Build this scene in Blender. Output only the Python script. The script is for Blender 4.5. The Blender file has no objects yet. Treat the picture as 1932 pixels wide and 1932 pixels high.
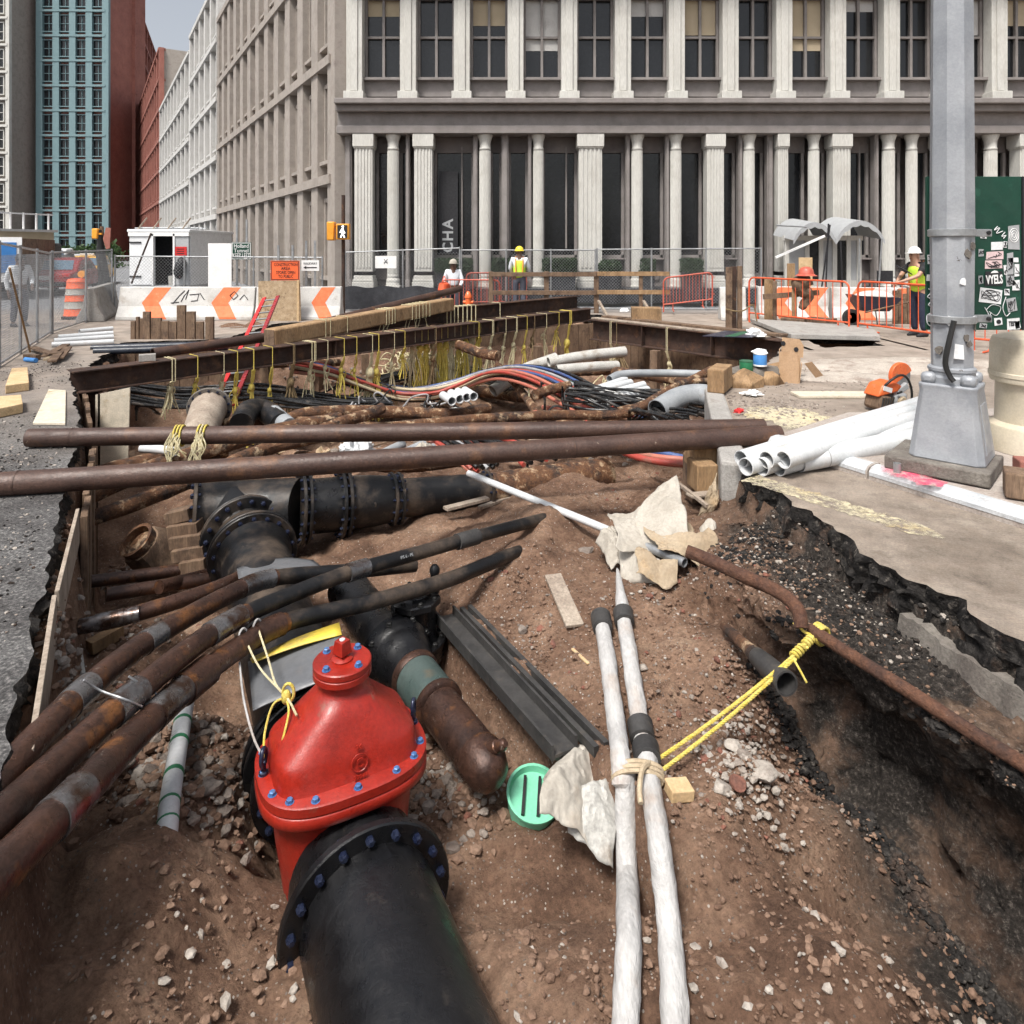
import bpy, bmesh, math, random
import numpy as np
from mathutils import Vector, Matrix, Euler, noise as mnoise

# ------------------------------------------------------------------ camera, sky, sun, exposure
scene = bpy.context.scene
C = scene.collection
F, CU, CV, EYE = 1285.0, 966.0, 470.0, 1.75      # survey of the photograph: focal length and horizon in its 1932 px frame
cam_d = bpy.data.cameras.new('camera')
cam = bpy.data.objects.new('camera', cam_d); C.objects.link(cam)
cam.location = (0, 0, EYE); cam.rotation_euler = (math.radians(90), 0, 0)
cam_d.sensor_width = 36.0; cam_d.sensor_fit = 'HORIZONTAL'
cam_d.lens = 36.0 * F / 1932.0
cam_d.shift_y = -(966.0 - CV) / 1932.0
cam_d.clip_start = 0.05; cam_d.clip_end = 3000
scene.camera = cam

SUN_EL, SUN_AZ = math.radians(60), math.radians(-150)   # azimuth from +Y towards +X: high, behind the camera's left shoulder
world = bpy.data.worlds.new('World'); scene.world = world; world.use_nodes = True
wn = world.node_tree; wn.nodes.clear()
wo = wn.nodes.new('ShaderNodeOutputWorld'); wb = wn.nodes.new('ShaderNodeBackground'); ws = wn.nodes.new('ShaderNodeTexSky')
ws.sky_type = 'NISHITA'; ws.sun_disc = False; ws.sun_elevation = SUN_EL; ws.sun_rotation = SUN_AZ
ws.air_density = 1.0; ws.dust_density = 4.0; ws.ozone_density = 0.6; ws.altitude = 20
wb.inputs['Strength'].default_value = 0.10
wh = wn.nodes.new('ShaderNodeHueSaturation'); wh.inputs['Saturation'].default_value = 0.35      # thin high overcast
wn.links.new(ws.outputs[0], wh.inputs['Color']); wn.links.new(wh.outputs[0], wb.inputs[0]); wn.links.new(wb.outputs[0], wo.inputs[0])
sun_d = bpy.data.lights.new('sun', 'SUN'); sun = bpy.data.objects.new('sun', sun_d); C.objects.link(sun)
sun_d.energy = 2.6; sun_d.angle = math.radians(14); sun_d.color = (1.0, 0.96, 0.9)
sdir = Vector((math.sin(SUN_AZ) * math.cos(SUN_EL), math.cos(SUN_AZ) * math.cos(SUN_EL), math.sin(SUN_EL)))
sun.rotation_euler = sdir.to_track_quat('Z', 'Y').to_euler(); sun.location = sdir * 60
vs = scene.view_settings
vs.view_transform = 'Standard'; vs.look = 'None'; vs.gamma = 1.0; vs.use_curve_mapping = False; vs.exposure = 0.8
scene.cycles.max_bounces = 6; scene.cycles.diffuse_bounces = 2; scene.cycles.glossy_bounces = 3
scene.cycles.caustics_reflective = False; scene.cycles.caustics_refractive = False
scene.cycles.use_adaptive_sampling = True; scene.cycles.adaptive_threshold = 0.03
scene.cycles.use_denoising = True

# ------------------------------------------------------------------ helpers
rng = random.Random(7)
R = math.radians
V = Vector
def at(u, v, d): return V(((u - CU) / F * d, d, EYE - (v - CV) / F * d))           # a surveyed point at distance d
def gz(u, v, z=0.0): return at(u, v, F * (EYE - z) / (v - CV))                      # ... at height z

class MB:
    """collects geometry for one mesh object"""
    def __init__(s): s.v = []; s.f = []
    def add(s, vs_, fs_):
        n = len(s.v); s.v += [V(p) for p in vs_]; s.f += [tuple(i + n for i in f) for f in fs_]; return s
    def box(s, c, size, rot=None):
        h = V(size) / 2; m = rot.to_matrix() if isinstance(rot, Euler) else (rot if rot is not None else Matrix.Identity(3))
        vs_ = [V(c) + m @ V((x * h.x, y * h.y, z * h.z)) for x in (-1, 1) for y in (-1, 1) for z in (-1, 1)]
        return s.add(vs_, [(0, 1, 3, 2), (4, 6, 7, 5), (0, 4, 5, 1), (2, 3, 7, 6), (0, 2, 6, 4), (1, 5, 7, 3)])
    def bar(s, p, q, w, h, up=(0, 0, 1)):
        p, q = V(p), V(q); d = (q - p); L = d.length; d.normalize(); up = V(up)
        x = d.cross(up)
        if x.length < 1e-5: x = d.cross(V((1, 0, 0)))
        x.normalize(); z = x.cross(d)
        m = Matrix((x, d, z)).transposed()
        return s.box((p + q) / 2, (w, L, h), m)
    def frames(s, path):
        path = [V(p) for p in path]; n = len(path); out = []; prev = None
        for i in range(n):
            t = (path[min(i + 1, n - 1)] - path[max(i - 1, 0)]).normalized()
            if prev is None:
                a = V((0, 0, 1)) if abs(t.z) < 0.9 else V((1, 0, 0))
                x = t.cross(a).normalized()
            else:
                x = prev - t * prev.dot(t)
                x = x.normalized() if x.length > 1e-6 else t.cross(V((0.3, 0.5, 0.8))).normalized()
            prev = x; out.append((path[i], x, t.cross(x), t))
        return out
    def tube(s, path, r, n=12, caps=True, hollow=0.0, depth=0.25, wob=0.0):
        fr = s.frames(path); rr = list(r) if isinstance(r, (list, tuple)) else [r] * len(path)
        vs_, fs_ = [], []
        for k, (c, x, y, t) in enumerate(fr):
            for i in range(n):
                a = 2 * math.pi * i / n
                q = rr[k] * (1 + (wob * (mnoise.noise(V((c.x * 9 + 3 * math.cos(a), c.y * 9, c.z * 9 + 3 * math.sin(a))))) if wob else 0))
                vs_.append(c + (x * math.cos(a) + y * math.sin(a)) * q)
        m = len(fr)
        for k in range(m - 1):
            for i in range(n):
                j = (i + 1) % n
                fs_.append((k * n + i, k * n + j, (k + 1) * n + j, (k + 1) * n + i))
        if hollow:
            for e, sg in ((0, 1), (m - 1, -1)):
                c, x, y, t = fr[e]; b = len(vs_)
                ri = rr[e] - hollow
                for dd in (0, depth):
                    for i in range(n):
                        a = 2 * math.pi * i / n
                        vs_.append(c + t * (sg * dd) + (x * math.cos(a) + y * math.sin(a)) * ri)
                for i in range(n):
                    j = (i + 1) % n
                    f1 = (e * n + i, b + i, b + j, e * n + j); f2 = (b + i, b + n + i, b + n + j, b + j)
                    if sg < 0: f1 = f1[::-1]; f2 = f2[::-1]
                    fs_ += [f1, f2]
                fs_.append(tuple(b + n + i for i in range(n)))
        elif caps:
            fs_.append(tuple(range(n))[::-1]); fs_.append(tuple((m - 1) * n + i for i in range(n)))
        return s.add(vs_, fs_)
    def cyl(s, p, q, r, r2=None, n=16, caps=True): return s.tube([p, q], [r, r if r2 is None else r2], n, caps)
    def lathe(s, prof, o=(0, 0, 0), axis=(0, 0, 1), n=24, caps=True):
        ax = V(axis).normalized(); a = V((0, 0, 1)) if abs(ax.z) < 0.9 else V((1, 0, 0))
        x = ax.cross(a).normalized(); y = ax.cross(x); o = V(o); vs_, fs_ = [], []
        for (r, h) in prof:
            for i in range(n):
                t = 2 * math.pi * i / n
                vs_.append(o + ax * h + (x * math.cos(t) + y * math.sin(t)) * r)
        for k in range(len(prof) - 1):
            for i in range(n):
                j = (i + 1) % n
                fs_.append((k * n + i, k * n + j, (k + 1) * n + j, (k + 1) * n + i))
        if caps: fs_ += [tuple(range(n))[::-1], tuple((len(prof) - 1) * n + i for i in range(n))]
        return s.add(vs_, fs_)
    def prism(s, poly, o, ex, ey, ez, t):
        """2-d outline in the plane (ex, ey) given thickness t along ez"""
        o, ex, ey, ez = V(o), V(ex), V(ey), V(ez); n = len(poly)
        a = [o + ex * p[0] + ey * p[1] for p in poly]; b = [p + ez * t for p in a]
        return s.add(a + b, [tuple(range(n))[::-1], tuple(range(n, 2 * n))] + [(i, (i + 1) % n, n + (i + 1) % n, n + i) for i in range(n)])
    def ball(s, c, r, n=10, m=7, sc=(1, 1, 1)):
        c = V(c); vs_ = [c + V((0, 0, r * sc[2]))]; fs_ = []
        for k in range(1, m):
            p = math.pi * k / m
            for i in range(n):
                t = 2 * math.pi * i / n
                vs_.append(c + V((r * sc[0] * math.sin(p) * math.cos(t), r * sc[1] * math.sin(p) * math.sin(t), r * sc[2] * math.cos(p))))
        vs_.append(c - V((0, 0, r * sc[2]))); L = len(vs_) - 1
        for i in range(n):
            j = (i + 1) % n
            fs_.append((0, 1 + i, 1 + j)); fs_.append((L, L - n + j, L - n + i))
            for k in range(m - 2): fs_.append((1 + k * n + i, 1 + (k + 1) * n + i, 1 + (k + 1) * n + j, 1 + k * n + j))
        return s.add(vs_, fs_)
    def rock(s, c, sx, sy, sz, seed):
        q = random.Random(seed); c = V(c); rz = Matrix.Rotation(q.uniform(0, 6.3), 3, 'Z') @ Matrix.Rotation(q.uniform(-.5, .5), 3, 'X')
        t = (1 + 5 ** .5) / 2
        base = [(-1, t, 0), (1, t, 0), (-1, -t, 0), (1, -t, 0), (0, -1, t), (0, 1, t), (0, -1, -t), (0, 1, -t), (t, 0, -1), (t, 0, 1), (-t, 0, -1), (-t, 0, 1)]
        fs_ = [(0, 11, 5), (0, 5, 1), (0, 1, 7), (0, 7, 10), (0, 10, 11), (1, 5, 9), (5, 11, 4), (11, 10, 2), (10, 7, 6), (7, 1, 8), (3, 9, 4), (3, 4, 2), (3, 2, 6), (3, 6, 8), (3, 8, 9), (4, 9, 5), (2, 4, 11), (6, 2, 10), (8, 6, 7), (9, 8, 1)]
        vs_ = []
        for b in base:
            k = q.uniform(.62, 1.1) / 1.9
            vs_.append(c + rz @ V((b[0] * k * sx, b[1] * k * sy, b[2] * k * sz)))
        return s.add(vs_, fs_)

wl = {}
def mesh_of(name, mb, mat, smooth=35):
    me = bpy.data.meshes.new(name)
    return me
def tag(o, label=None, cat=None, group=None, kind=None):
    if label: o['label'] = label
    if cat: o['category'] = cat
    if group: o['group'] = group
    if kind: o['kind'] = kind
    return o
def thing(name, label, cat, loc=(0, 0, 0), group=None):
    o = bpy.data.objects.new(name, None); C.objects.link(o); o.location = V(loc); o.empty_display_size = 0.1
    wl[o.name] = V(loc)
    return tag(o, label, cat, group)
def obj(name, mb, mat, parent=None, smooth=40, bevel=0, origin=None):
    if not mb.v: mb.box((0, 0, -50), (.01, .01, .01))
    a = np.array([tuple(p) for p in mb.v], dtype=np.float64)
    lo, hi = a.min(0), a.max(0)
    o0 = V((float(lo[0] + hi[0]) / 2, float(lo[1] + hi[1]) / 2, float(lo[2]))) if origin is None else V(origin)
    me = bpy.data.meshes.new(name)
    me.from_pydata([p - o0 for p in mb.v], [], mb.f); me.update()
    if mat: me.materials.append(mat)
    if smooth:
        me.shade_smooth()
        try: me.set_sharp_from_angle(angle=R(smooth))
        except Exception: pass
    o = bpy.data.objects.new(name, me); C.objects.link(o)
    if parent is not None:
        o.parent = parent; o.location = o0 - wl[parent.name]
    else: o.location = o0
    wl[o.name] = o0
    if bevel:
        b = o.modifiers.new('bevel', 'BEVEL'); b.width = bevel; b.segments = 2; b.limit_method = 'ANGLE'; b.angle_limit = R(35)
    return o
def dup(o, parent, loc, rot=None, scale=None):
    """another copy of a part, sharing its mesh"""
    c = o.copy(); C.objects.link(c); c.parent = parent
    c.location = V(loc) - (wl[parent.name] if parent is not None else V((0, 0, 0))); wl[c.name] = V(loc)
    if rot is not None: c.rotation_euler = rot if isinstance(rot, Euler) else (rot.to_euler() if hasattr(rot, 'to_euler') else rot)
    if scale is not None: c.scale = scale
    return c
def copy_tree(o, loc=None, rz=None, label=None, parent=None):
    c = o.copy(); C.objects.link(c); c.parent = parent
    if loc is not None: c.location = V(loc)
    if rz is not None: c.rotation_euler = (c.rotation_euler[0], c.rotation_euler[1], rz)
    if label: c['label'] = label
    for ch in list(o.children): copy_tree(ch, parent=c)
    return c
def single(name, mb, mat, label, cat, group=None, smooth=40, bevel=0):
    return tag(obj(name, mb, mat, None, smooth, bevel), label, cat, group)
def bez(pts, n=24):
    """Catmull-Rom through the points"""
    P = [V(p) for p in pts]; P = [P[0] * 2 - P[1]] + P + [P[-1] * 2 - P[-2]]; out = []; segs = len(P) - 3
    for s in range(segs):
        p0, p1, p2, p3 = P[s:s + 4]; m = max(2, n // segs)
        for k in range(m + (1 if s == segs - 1 else 0)):
            t = k / m
            out.append(.5 * ((2 * p1) + (p2 - p0) * t + (2 * p0 - 5 * p1 + 4 * p2 - p3) * t * t + (3 * p1 - p0 - 3 * p2 + p3) * t ** 3))
    return out
def lerp(a, b, t): return a + (b - a) * t
def text(name, body, mat, parent, o, ex, ey, size, thick=0.002, width=None, bold=0.0):
    """flat lettering standing on the plane (ex, ey), centred at o"""
    cu = bpy.data.curves.new(name, 'FONT'); cu.body = body; cu.size = size; cu.align_x = 'CENTER'; cu.align_y = 'CENTER'; cu.extrude = thick; cu.offset = bold
    cu.resolution_u = 2
    t = bpy.data.objects.new(name, cu); C.objects.link(t)
    bpy.context.view_layer.update()
    me = bpy.data.meshes.new_from_object(t); bpy.data.objects.remove(t); bpy.data.curves.remove(cu)
    me.materials.clear(); me.materials.append(mat); me.name = name
    t = bpy.data.objects.new(name, me); C.objects.link(t)
    xs = [v.co.x for v in me.vertices]; k = 1.0
    if width and xs: k = width / max(1e-6, max(xs) - min(xs))
    ex, ey = V(ex).normalized(), V(ey).normalized(); ez = ex.cross(ey)
    m = Matrix((ex * k, ey, ez)).transposed().to_4x4()
    for v in me.vertices: v.co = m.to_3x3() @ v.co
    t.parent = parent; t.location = V(o) - wl[parent.name]; wl[t.name] = V(o)
    return t

# ------------------------------------------------------------------ materials
mats = {}
def pm(name, c1, c2=None, scale=4.0, rough=0.7, metal=0.0, bump=0.0, bscale=40.0, c3=None, s3=6.0, t3=(0.55, 0.65), c4=None, s4=20.0, t4=(0.6, 0.66), fine=0.25, fscale=60.0, stretch=None, coat=0.0, spec=0.5, sub=None):
    m = bpy.data.materials.new(name); m.use_nodes = True; nt = m.node_tree; n = nt.nodes; L = nt.links; n.clear()
    out = n.new('ShaderNodeOutputMaterial'); b = n.new('ShaderNodeBsdfPrincipled'); L.new(b.outputs[0], out.inputs[0])
    tc = n.new('ShaderNodeTexCoord'); oi = n.new('ShaderNodeObjectInfo')
    mul = n.new('ShaderNodeMath'); mul.operation = 'MULTIPLY'; mul.inputs[1].default_value = 37.0; L.new(oi.outputs['Random'], mul.inputs[0])
    vadd = n.new('ShaderNodeVectorMath'); vadd.operation = 'ADD'; L.new(tc.outputs['Object'], vadd.inputs[0]); L.new(mul.outputs[0], vadd.inputs[1])
    vec = vadd.outputs[0]
    if stretch:
        mp = n.new('ShaderNodeVectorMath'); mp.operation = 'MULTIPLY'; mp.inputs[1].default_value = stretch; L.new(vec, mp.inputs[0]); svec = mp.outputs[0]
    else: svec = vec
    def noise(sc, det=6, vv=None, ro=0.6):
        t = n.new('ShaderNodeTexNoise'); t.inputs['Scale'].default_value = sc; t.inputs['Detail'].default_value = det; t.inputs['Roughness'].default_value = ro
        L.new(vv or vec, t.inputs['Vector']); return t.outputs['Fac']
    def ramp(f, a, bb, ca=(0, 0, 0, 1), cb=(1, 1, 1, 1)):
        r = n.new('ShaderNodeValToRGB'); r.color_ramp.elements[0].position = a; r.color_ramp.elements[1].position = bb
        r.color_ramp.elements[0].color = ca; r.color_ramp.elements[1].color = cb; L.new(f, r.inputs[0]); return r.outputs[0]
    def mix(f, a, bb, mode='MIX'):
        x = n.new('ShaderNodeMix'); x.data_type = 'RGBA'; x.blend_type = mode
        if isinstance(f, float): x.inputs['Factor'].default_value = f
        else: L.new(f, x.inputs['Factor'])
        for k, s_ in ((6, a), (7, bb)):
            if isinstance(s_, tuple): x.inputs[k].default_value = s_
            else: L.new(s_, x.inputs[k])
        return x.outputs[2]
    r4 = lambda c: (c[0], c[1], c[2], 1.0)
    col = ramp(noise(scale, 4, svec), 0.36, 0.64, r4(c1), r4(c2 or c1))
    if c3: col = mix(ramp(noise(s3, 5, None, 0.65), *t3), col, r4(c3))
    if c4: col = mix(ramp(noise(s4, 5, None, 0.7), *t4), col, r4(c4))
    fn = noise(fscale, 3, svec)
    if fine:
        g = 1 - fine; col = mix(1.0, col, ramp(fn, 0.3, 0.7, (g, g, g, 1), (1 + fine * .3,) * 3 + (1,)), 'MULTIPLY')
    L.new(col, b.inputs['Base Color'])
    rr = ramp(noise(scale * 3.1, 2), 0.3, 0.7, (max(rough - .14, .05),) * 3 + (1,), (min(rough + .14, 1),) * 3 + (1,))
    L.new(rr, b.inputs['Roughness'])
    b.inputs['Metallic'].default_value = metal; b.inputs['Specular IOR Level'].default_value = spec
    if coat: b.inputs['Coat Weight'].default_value = coat; b.inputs['Coat Roughness'].default_value = .15
    if sub: b.inputs['Subsurface Weight'].default_value = sub; b.inputs['Subsurface Radius'].default_value = (.02, .01, .01)
    if bump:
        bp = n.new('ShaderNodeBump'); bp.inputs['Strength'].default_value = bump; bp.inputs['Distance'].default_value = 0.02
        L.new(noise(bscale, 4, svec, 0.7), bp.inputs['Height']); L.new(bp.outputs[0], b.inputs['Normal'])
    mats[name] = m; return m

M = {}
M['steel_rust'] = pm('steel_rust', (.034, .019, .014), (.07, .035, .023), 3, .75, 0, .35, 60, c3=(.16, .075, .035), s3=5, t3=(.55, .75), c4=(.22, .17, .13), s4=9, t4=(.68, .8))
M['pipe_brown'] = pm('pipe_brown', (.058, .032, .025), (.10, .056, .042), 2.2, .48, .1, .25, 45, c3=(.18, .088, .045), s3=3.2, t3=(.56, .72), c4=(.36, .28, .22), s4=10, t4=(.68, .74), fine=.4)
M['pipe_black'] = pm('pipe_black', (.007, .007, .008), (.013, .013, .014), 3, .42, 0, .15, 70, c3=(.095, .07, .052), s3=3.0, t3=(.47, .68), c4=(.16, .12, .09), s4=8, t4=(.66, .76), fine=.35, spec=.4)
M['gloss_black'] = pm('gloss_black', (.005, .005, .006), (.009, .009, .01), 4, .33, 0, .15, 60, c3=(.05, .042, .035), s3=5, t3=(.62, .8))
M['rust_dark'] = pm('rust_dark', (.075, .034, .022), (.13, .058, .032), 8, .9, 0, .8, 30, c3=(.05, .026, .019), s3=6, t3=(.5, .65), c4=(.34, .28, .24), s4=5, t4=(.66, .72), fine=.4)
M['rust_pipe'] = pm('rust_pipe', (.085, .04, .022), (.19, .085, .035), 7, .92, 0, 1.0, 24, c3=(.04, .024, .018), s3=5, t3=(.5, .62), c4=(.46, .33, .21), s4=7, t4=(.54, .64), fine=.5)
M['conduit_rust'] = pm('conduit_rust', (.05, .028, .022), (.10, .05, .034), 6, .36, .4, .2, 60, c3=(.24, .10, .035), s3=5, t3=(.56, .68), c4=(.34, .28, .23), s4=11, t4=(.66, .72), fine=.4)
M['conduit_sleeve'] = pm('conduit_sleeve', (.16, .155, .158), (.28, .275, .28), 5, .28, .7, .1, 60, c3=(.085, .05, .036), s3=7, t3=(.48, .62), c4=(.3, .25, .2), s4=14, t4=(.66, .72))
M['red_paint'] = pm('red_paint', (.30, .016, .008), (.36, .022, .011), 3, .40, 0, .14, 130, c3=(.22, .014, .008), s3=4, t3=(.5, .72), c4=(.20, .11, .075), s4=8, t4=(.63, .76), fine=.22, coat=.12)
M['blue_bolt'] = pm('blue_bolt', (.06, .15, .36), (.09, .2, .43), 20, .4, .2, .05, c3=(.2, .13, .09), s3=30, t3=(.58, .68))
M['dark_bolt'] = pm('dark_bolt', (.012, .017, .045), (.03, .038, .07), 20, .32, .3, .05, c3=(.25, .2, .14), s3=30, t3=(.66, .74))  # pale specks put highlights of metal shine into the colour
M['wood'] = pm('wood', (.28, .17, .085), (.40, .26, .14), 6, .8, 0, .25, 50, c3=(.13, .08, .045), s3=5, t3=(.55, .75), stretch=(1, 1, .25), fine=.35)
M['wood_old'] = pm('wood_old', (.15, .092, .058), (.235, .155, .10), 6, .85, 0, .35, 50, c3=(.07, .043, .03), s3=5, t3=(.5, .7), stretch=(1.4, 1.4, .2), fine=.45)
M['wood_grey'] = pm('wood_grey', (.30, .24, .19), (.42, .35, .28), 6, .85, 0, .3, 50, c3=(.17, .12, .09), s3=5, t3=(.55, .75), stretch=(1, 1, .25), fine=.35)
M['wood_new'] = pm('wood_new', (.55, .38, .20), (.66, .48, .28), 8, .75, 0, .2, 50, c3=(.38, .25, .13), s3=7, t3=(.6, .75), fine=.25)
M['plywood'] = pm('plywood', (.42, .30, .18), (.55, .42, .28), 10, .8, 0, .15, 60, c3=(.25, .17, .10), s3=14, t3=(.56, .66), fine=.25)
M['plywood_pale'] = pm('plywood_pale', (.55, .49, .39), (.68, .60, .48), 9, .8, 0, .1, 60, c3=(.4, .3, .17), s3=4, t3=(.58, .75), fine=.2)
M['concrete'] = pm('concrete', (.30, .285, .265), (.42, .40, .375), 3, .9, 0, .3, 50, c3=(.2, .17, .145), s3=3, t3=(.55, .75), fine=.3)
M['concrete_dark'] = pm('concrete_dark', (.14, .12, .105), (.21, .19, .165), 5, .92, 0, .5, 40, c3=(.36, .33, .29), s3=5, t3=(.62, .78), fine=.35)
M['concrete_white'] = pm('concrete_white', (.52, .51, .49), (.64, .63, .61), 3, .85, 0, .2, 40, c3=(.38, .33, .28), s3=2.2, t3=(.54, .74), c4=(.17, .15, .13), s4=9, t4=(.66, .72), fine=.2)
M['orange_paint'] = pm('orange_paint', (.72, .165, .06), (.78, .21, .085), 6, .7, 0, .1, 50, c3=(.82, .5, .38), s3=6, t3=(.62, .8), fine=.12)
M['barricade'] = pm('barricade', (.66, .095, .03), (.72, .13, .05), 6, .5, 0, .05, 50, c3=(.42, .09, .05), s3=5, t3=(.55, .75), fine=.15)
M['barricade_red'] = pm('barricade_red', (.45, .085, .055), (.55, .13, .085), 6, .5, 0, .05, 50, c3=(.3, .07, .05), s3=5, t3=(.55, .75), fine=.15)
M['white_plastic'] = pm('white_plastic', (.54, .56, .57), (.64, .65, .66), 4, .4, 0, .05, 50, c3=(.46, .41, .35), s3=4, t3=(.58, .8), fine=.12)
M['white_dirty'] = pm('white_dirty', (.42, .41, .38), (.54, .53, .50), 4, .7, 0, .2, 40, c3=(.25, .2, .15), s3=4, t3=(.5, .7), fine=.3)
M['hose_white'] = pm('hose_white', (.40, .39, .38), (.50, .49, .48), 5, .75, 0, .7, 22, c3=(.40, .33, .28), s3=4, t3=(.55, .75), c4=(.16, .13, .11), s4=16, t4=(.70, .75), fine=.2, stretch=(1, .35, 1))  # darkest patches put the shade of creases into the colour
M['galv'] = pm('galv', (.30, .31, .32), (.42, .43, .44), 6, .45, .6, .05, 60, fine=.15)
M['pole_grey'] = pm('pole_grey', (.27, .285, .31), (.35, .365, .39), 3, .48, .15, .12, 30, c3=(.42, .43, .45), s3=2.5, t3=(.55, .75), c4=(.09, .075, .065), s4=6, t4=(.70, .72), fine=.10)
M['sign_green'] = pm('sign_green', (.004, .042, .026), (.007, .055, .034), 3, .45, 0, .03, 50, c3=(.03, .12, .08), s3=5, t3=(.6, .8), fine=.12)
M['black'] = pm('black', (.01, .01, .01), (.016, .016, .016), 4, .55)
M['rubber'] = pm('rubber', (.03, .029, .029), (.055, .052, .05), 5, .6, c3=(.10, .085, .07), s3=7, t3=(.58, .76))
M['cable_black'] = pm('cable_black', (.009, .009, .01), (.02, .02, .02), 5, .32, c3=(.12, .10, .085), s3=6, t3=(.55, .72), fine=.3)
M['rope_yellow'] = pm('rope_yellow', (.70, .54, .08), (.78, .64, .18), 30, .8, 0, .5, 120, c3=(.5, .38, .1), s3=8, t3=(.55, .7), fine=.4, fscale=150)
M['rope_cream'] = pm('rope_cream', (.66, .57, .33), (.76, .69, .47), 30, .85, 0, .5, 120, c3=(.35, .27, .13), s3=8, t3=(.52, .7), fine=.4, fscale=150)
M['rope_brown'] = pm('rope_brown', (.20, .14, .07), (.32, .23, .12), 30, .85, 0, .5, 120, fine=.4, fscale=150)
M['strap'] = pm('strap', (.42, .33, .22), (.52, .42, .29), 10, .85, 0, .3, 90, fine=.25)
M['canvas'] = pm('canvas', (.30, .225, .145), (.40, .32, .225), 4, .85, 0, .2, 40, c3=(.42, .29, .16), s3=5, t3=(.56, .76), fine=.2)
M['canvas_white'] = pm('canvas_white', (.36, .325, .275), (.46, .425, .37), 4, .85, 0, .2, 40, c3=(.5, .42, .33), s3=4, t3=(.6, .8), fine=.15)
M['asphalt_edge'] = pm('asphalt_edge', (.012, .011, .011), (.045, .041, .038), 14, .9, 0, 1.0, 22, c3=(.17, .15, .13), s3=22, t3=(.58, .70), c4=(.10, .07, .055), s4=5, t4=(.55, .7), fine=.5, spec=.15)
M['mint'] = pm('mint', (.18, .55, .36), (.22, .62, .42), 4, .45, c3=(.3, .5, .38), s3=6, t3=(.6, .8), fine=.1)
M['pvc_grey'] = pm('pvc_grey', (.24, .255, .27), (.34, .355, .37), 4, .5, c3=(.25, .2, .16), s3=5, t3=(.6, .8), fine=.15)
M['hdpe_dark'] = pm('hdpe_dark', (.018, .022, .032), (.035, .042, .058), 4, .35, c3=(.14, .13, .13), s3=4, t3=(.6, .8), fine=.2)
M['beige_plastic'] = pm('beige_plastic', (.56, .49, .37), (.64, .57, .45), 4, .6, c3=(.44, .36, .26), s3=3, t3=(.55, .8), fine=.12)
M['orange_saw'] = pm('orange_saw', (.72, .13, .03), (.78, .17, .05), 6, .4, c3=(.4, .2, .12), s3=9, t3=(.6, .75), fine=.15)
M['cardboard'] = pm('cardboard', (.44, .28, .16), (.52, .35, .22), 5, .85, 0, .08, 60, c3=(.36, .22, .12), s3=5, t3=(.55, .8), fine=.15)
M['skin_dark'] = pm('skin_dark', (.11, .06, .04), (.14, .075, .05), 8, .55, fine=.1)
M['skin'] = pm('skin', (.42, .24, .16), (.48, .28, .2), 8, .55, fine=.1)
def flat(name, c, rough=.6, metal=0.0, fine=.12): 
    M[name] = pm(name, c, tuple(min(1, x * 1.12) for x in c), 5, rough, metal, 0, 50, fine=fine, c3=((.20, .15, .11) if name.startswith('c_') else None), s3=4, t3=(.52, .78)); return M[name]
for k, c, r_ in [('c_red', (.36, .055, .04), .5), ('c_salmon', (.45, .15, .105), .5), ('c_blue', (.045, .085, .22), .45), ('c_teal', (.035, .16, .15), .45), ('c_green', (.03, .11, .06), .5), ('c_cream', (.46, .38, .25), .5), ('c_grey', (.30, .30, .31), .45), ('c_yellow', (.65, .48, .06), .45), ('c_pink', (.62, .33, .28), .5),
                 ('lime', (.55, .80, .06), .7), ('hat_yellow', (.80, .62, .05), .4), ('hat_white', (.75, .74, .72), .4), ('shirt_white', (.68, .72, .76), .8), ('navy', (.02, .025, .05), .8), ('denim', (.07, .075, .10), .85), ('shirt_black', (.012, .012, .014), .8), ('vest_orange', (.75, .25, .06), .7),
                 ('glass', (.012, .013, .015), .12), ('glass_blue', (.10, .16, .22), .15), ('amber', (.75, .32, .03), .4), ('white', (.78, .78, .77), .6), ('ink', (.015, .015, .018), .7), ('print_red', (.55, .02, .02), .6), ('print_orange', (.82, .13, .035), .6),
                 ('chrome', (.5, .5, .5), .25), ('tyre', (.018, .018, .018), .8), ('car_red', (.26, .018, .02), .3), ('taxi', (.80, .42, .03), .35), ('car_white', (.72, .73, .74), .35), ('truck_blue', (.03, .16, .42), .45), ('silver', (.38, .39, .40), .4), ('sticker', (.70, .71, .72), .6), ('sticker_pink', (.66, .50, .50), .6), ('grey_print', (.34, .35, .36), .6), ('navy_plate', (.03, .03, .05), .4), ('blue_can', (.07, .26, .62), .5), ('green_can', (.02, .16, .07), .45)]:
    flat(k, c, r_)

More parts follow.
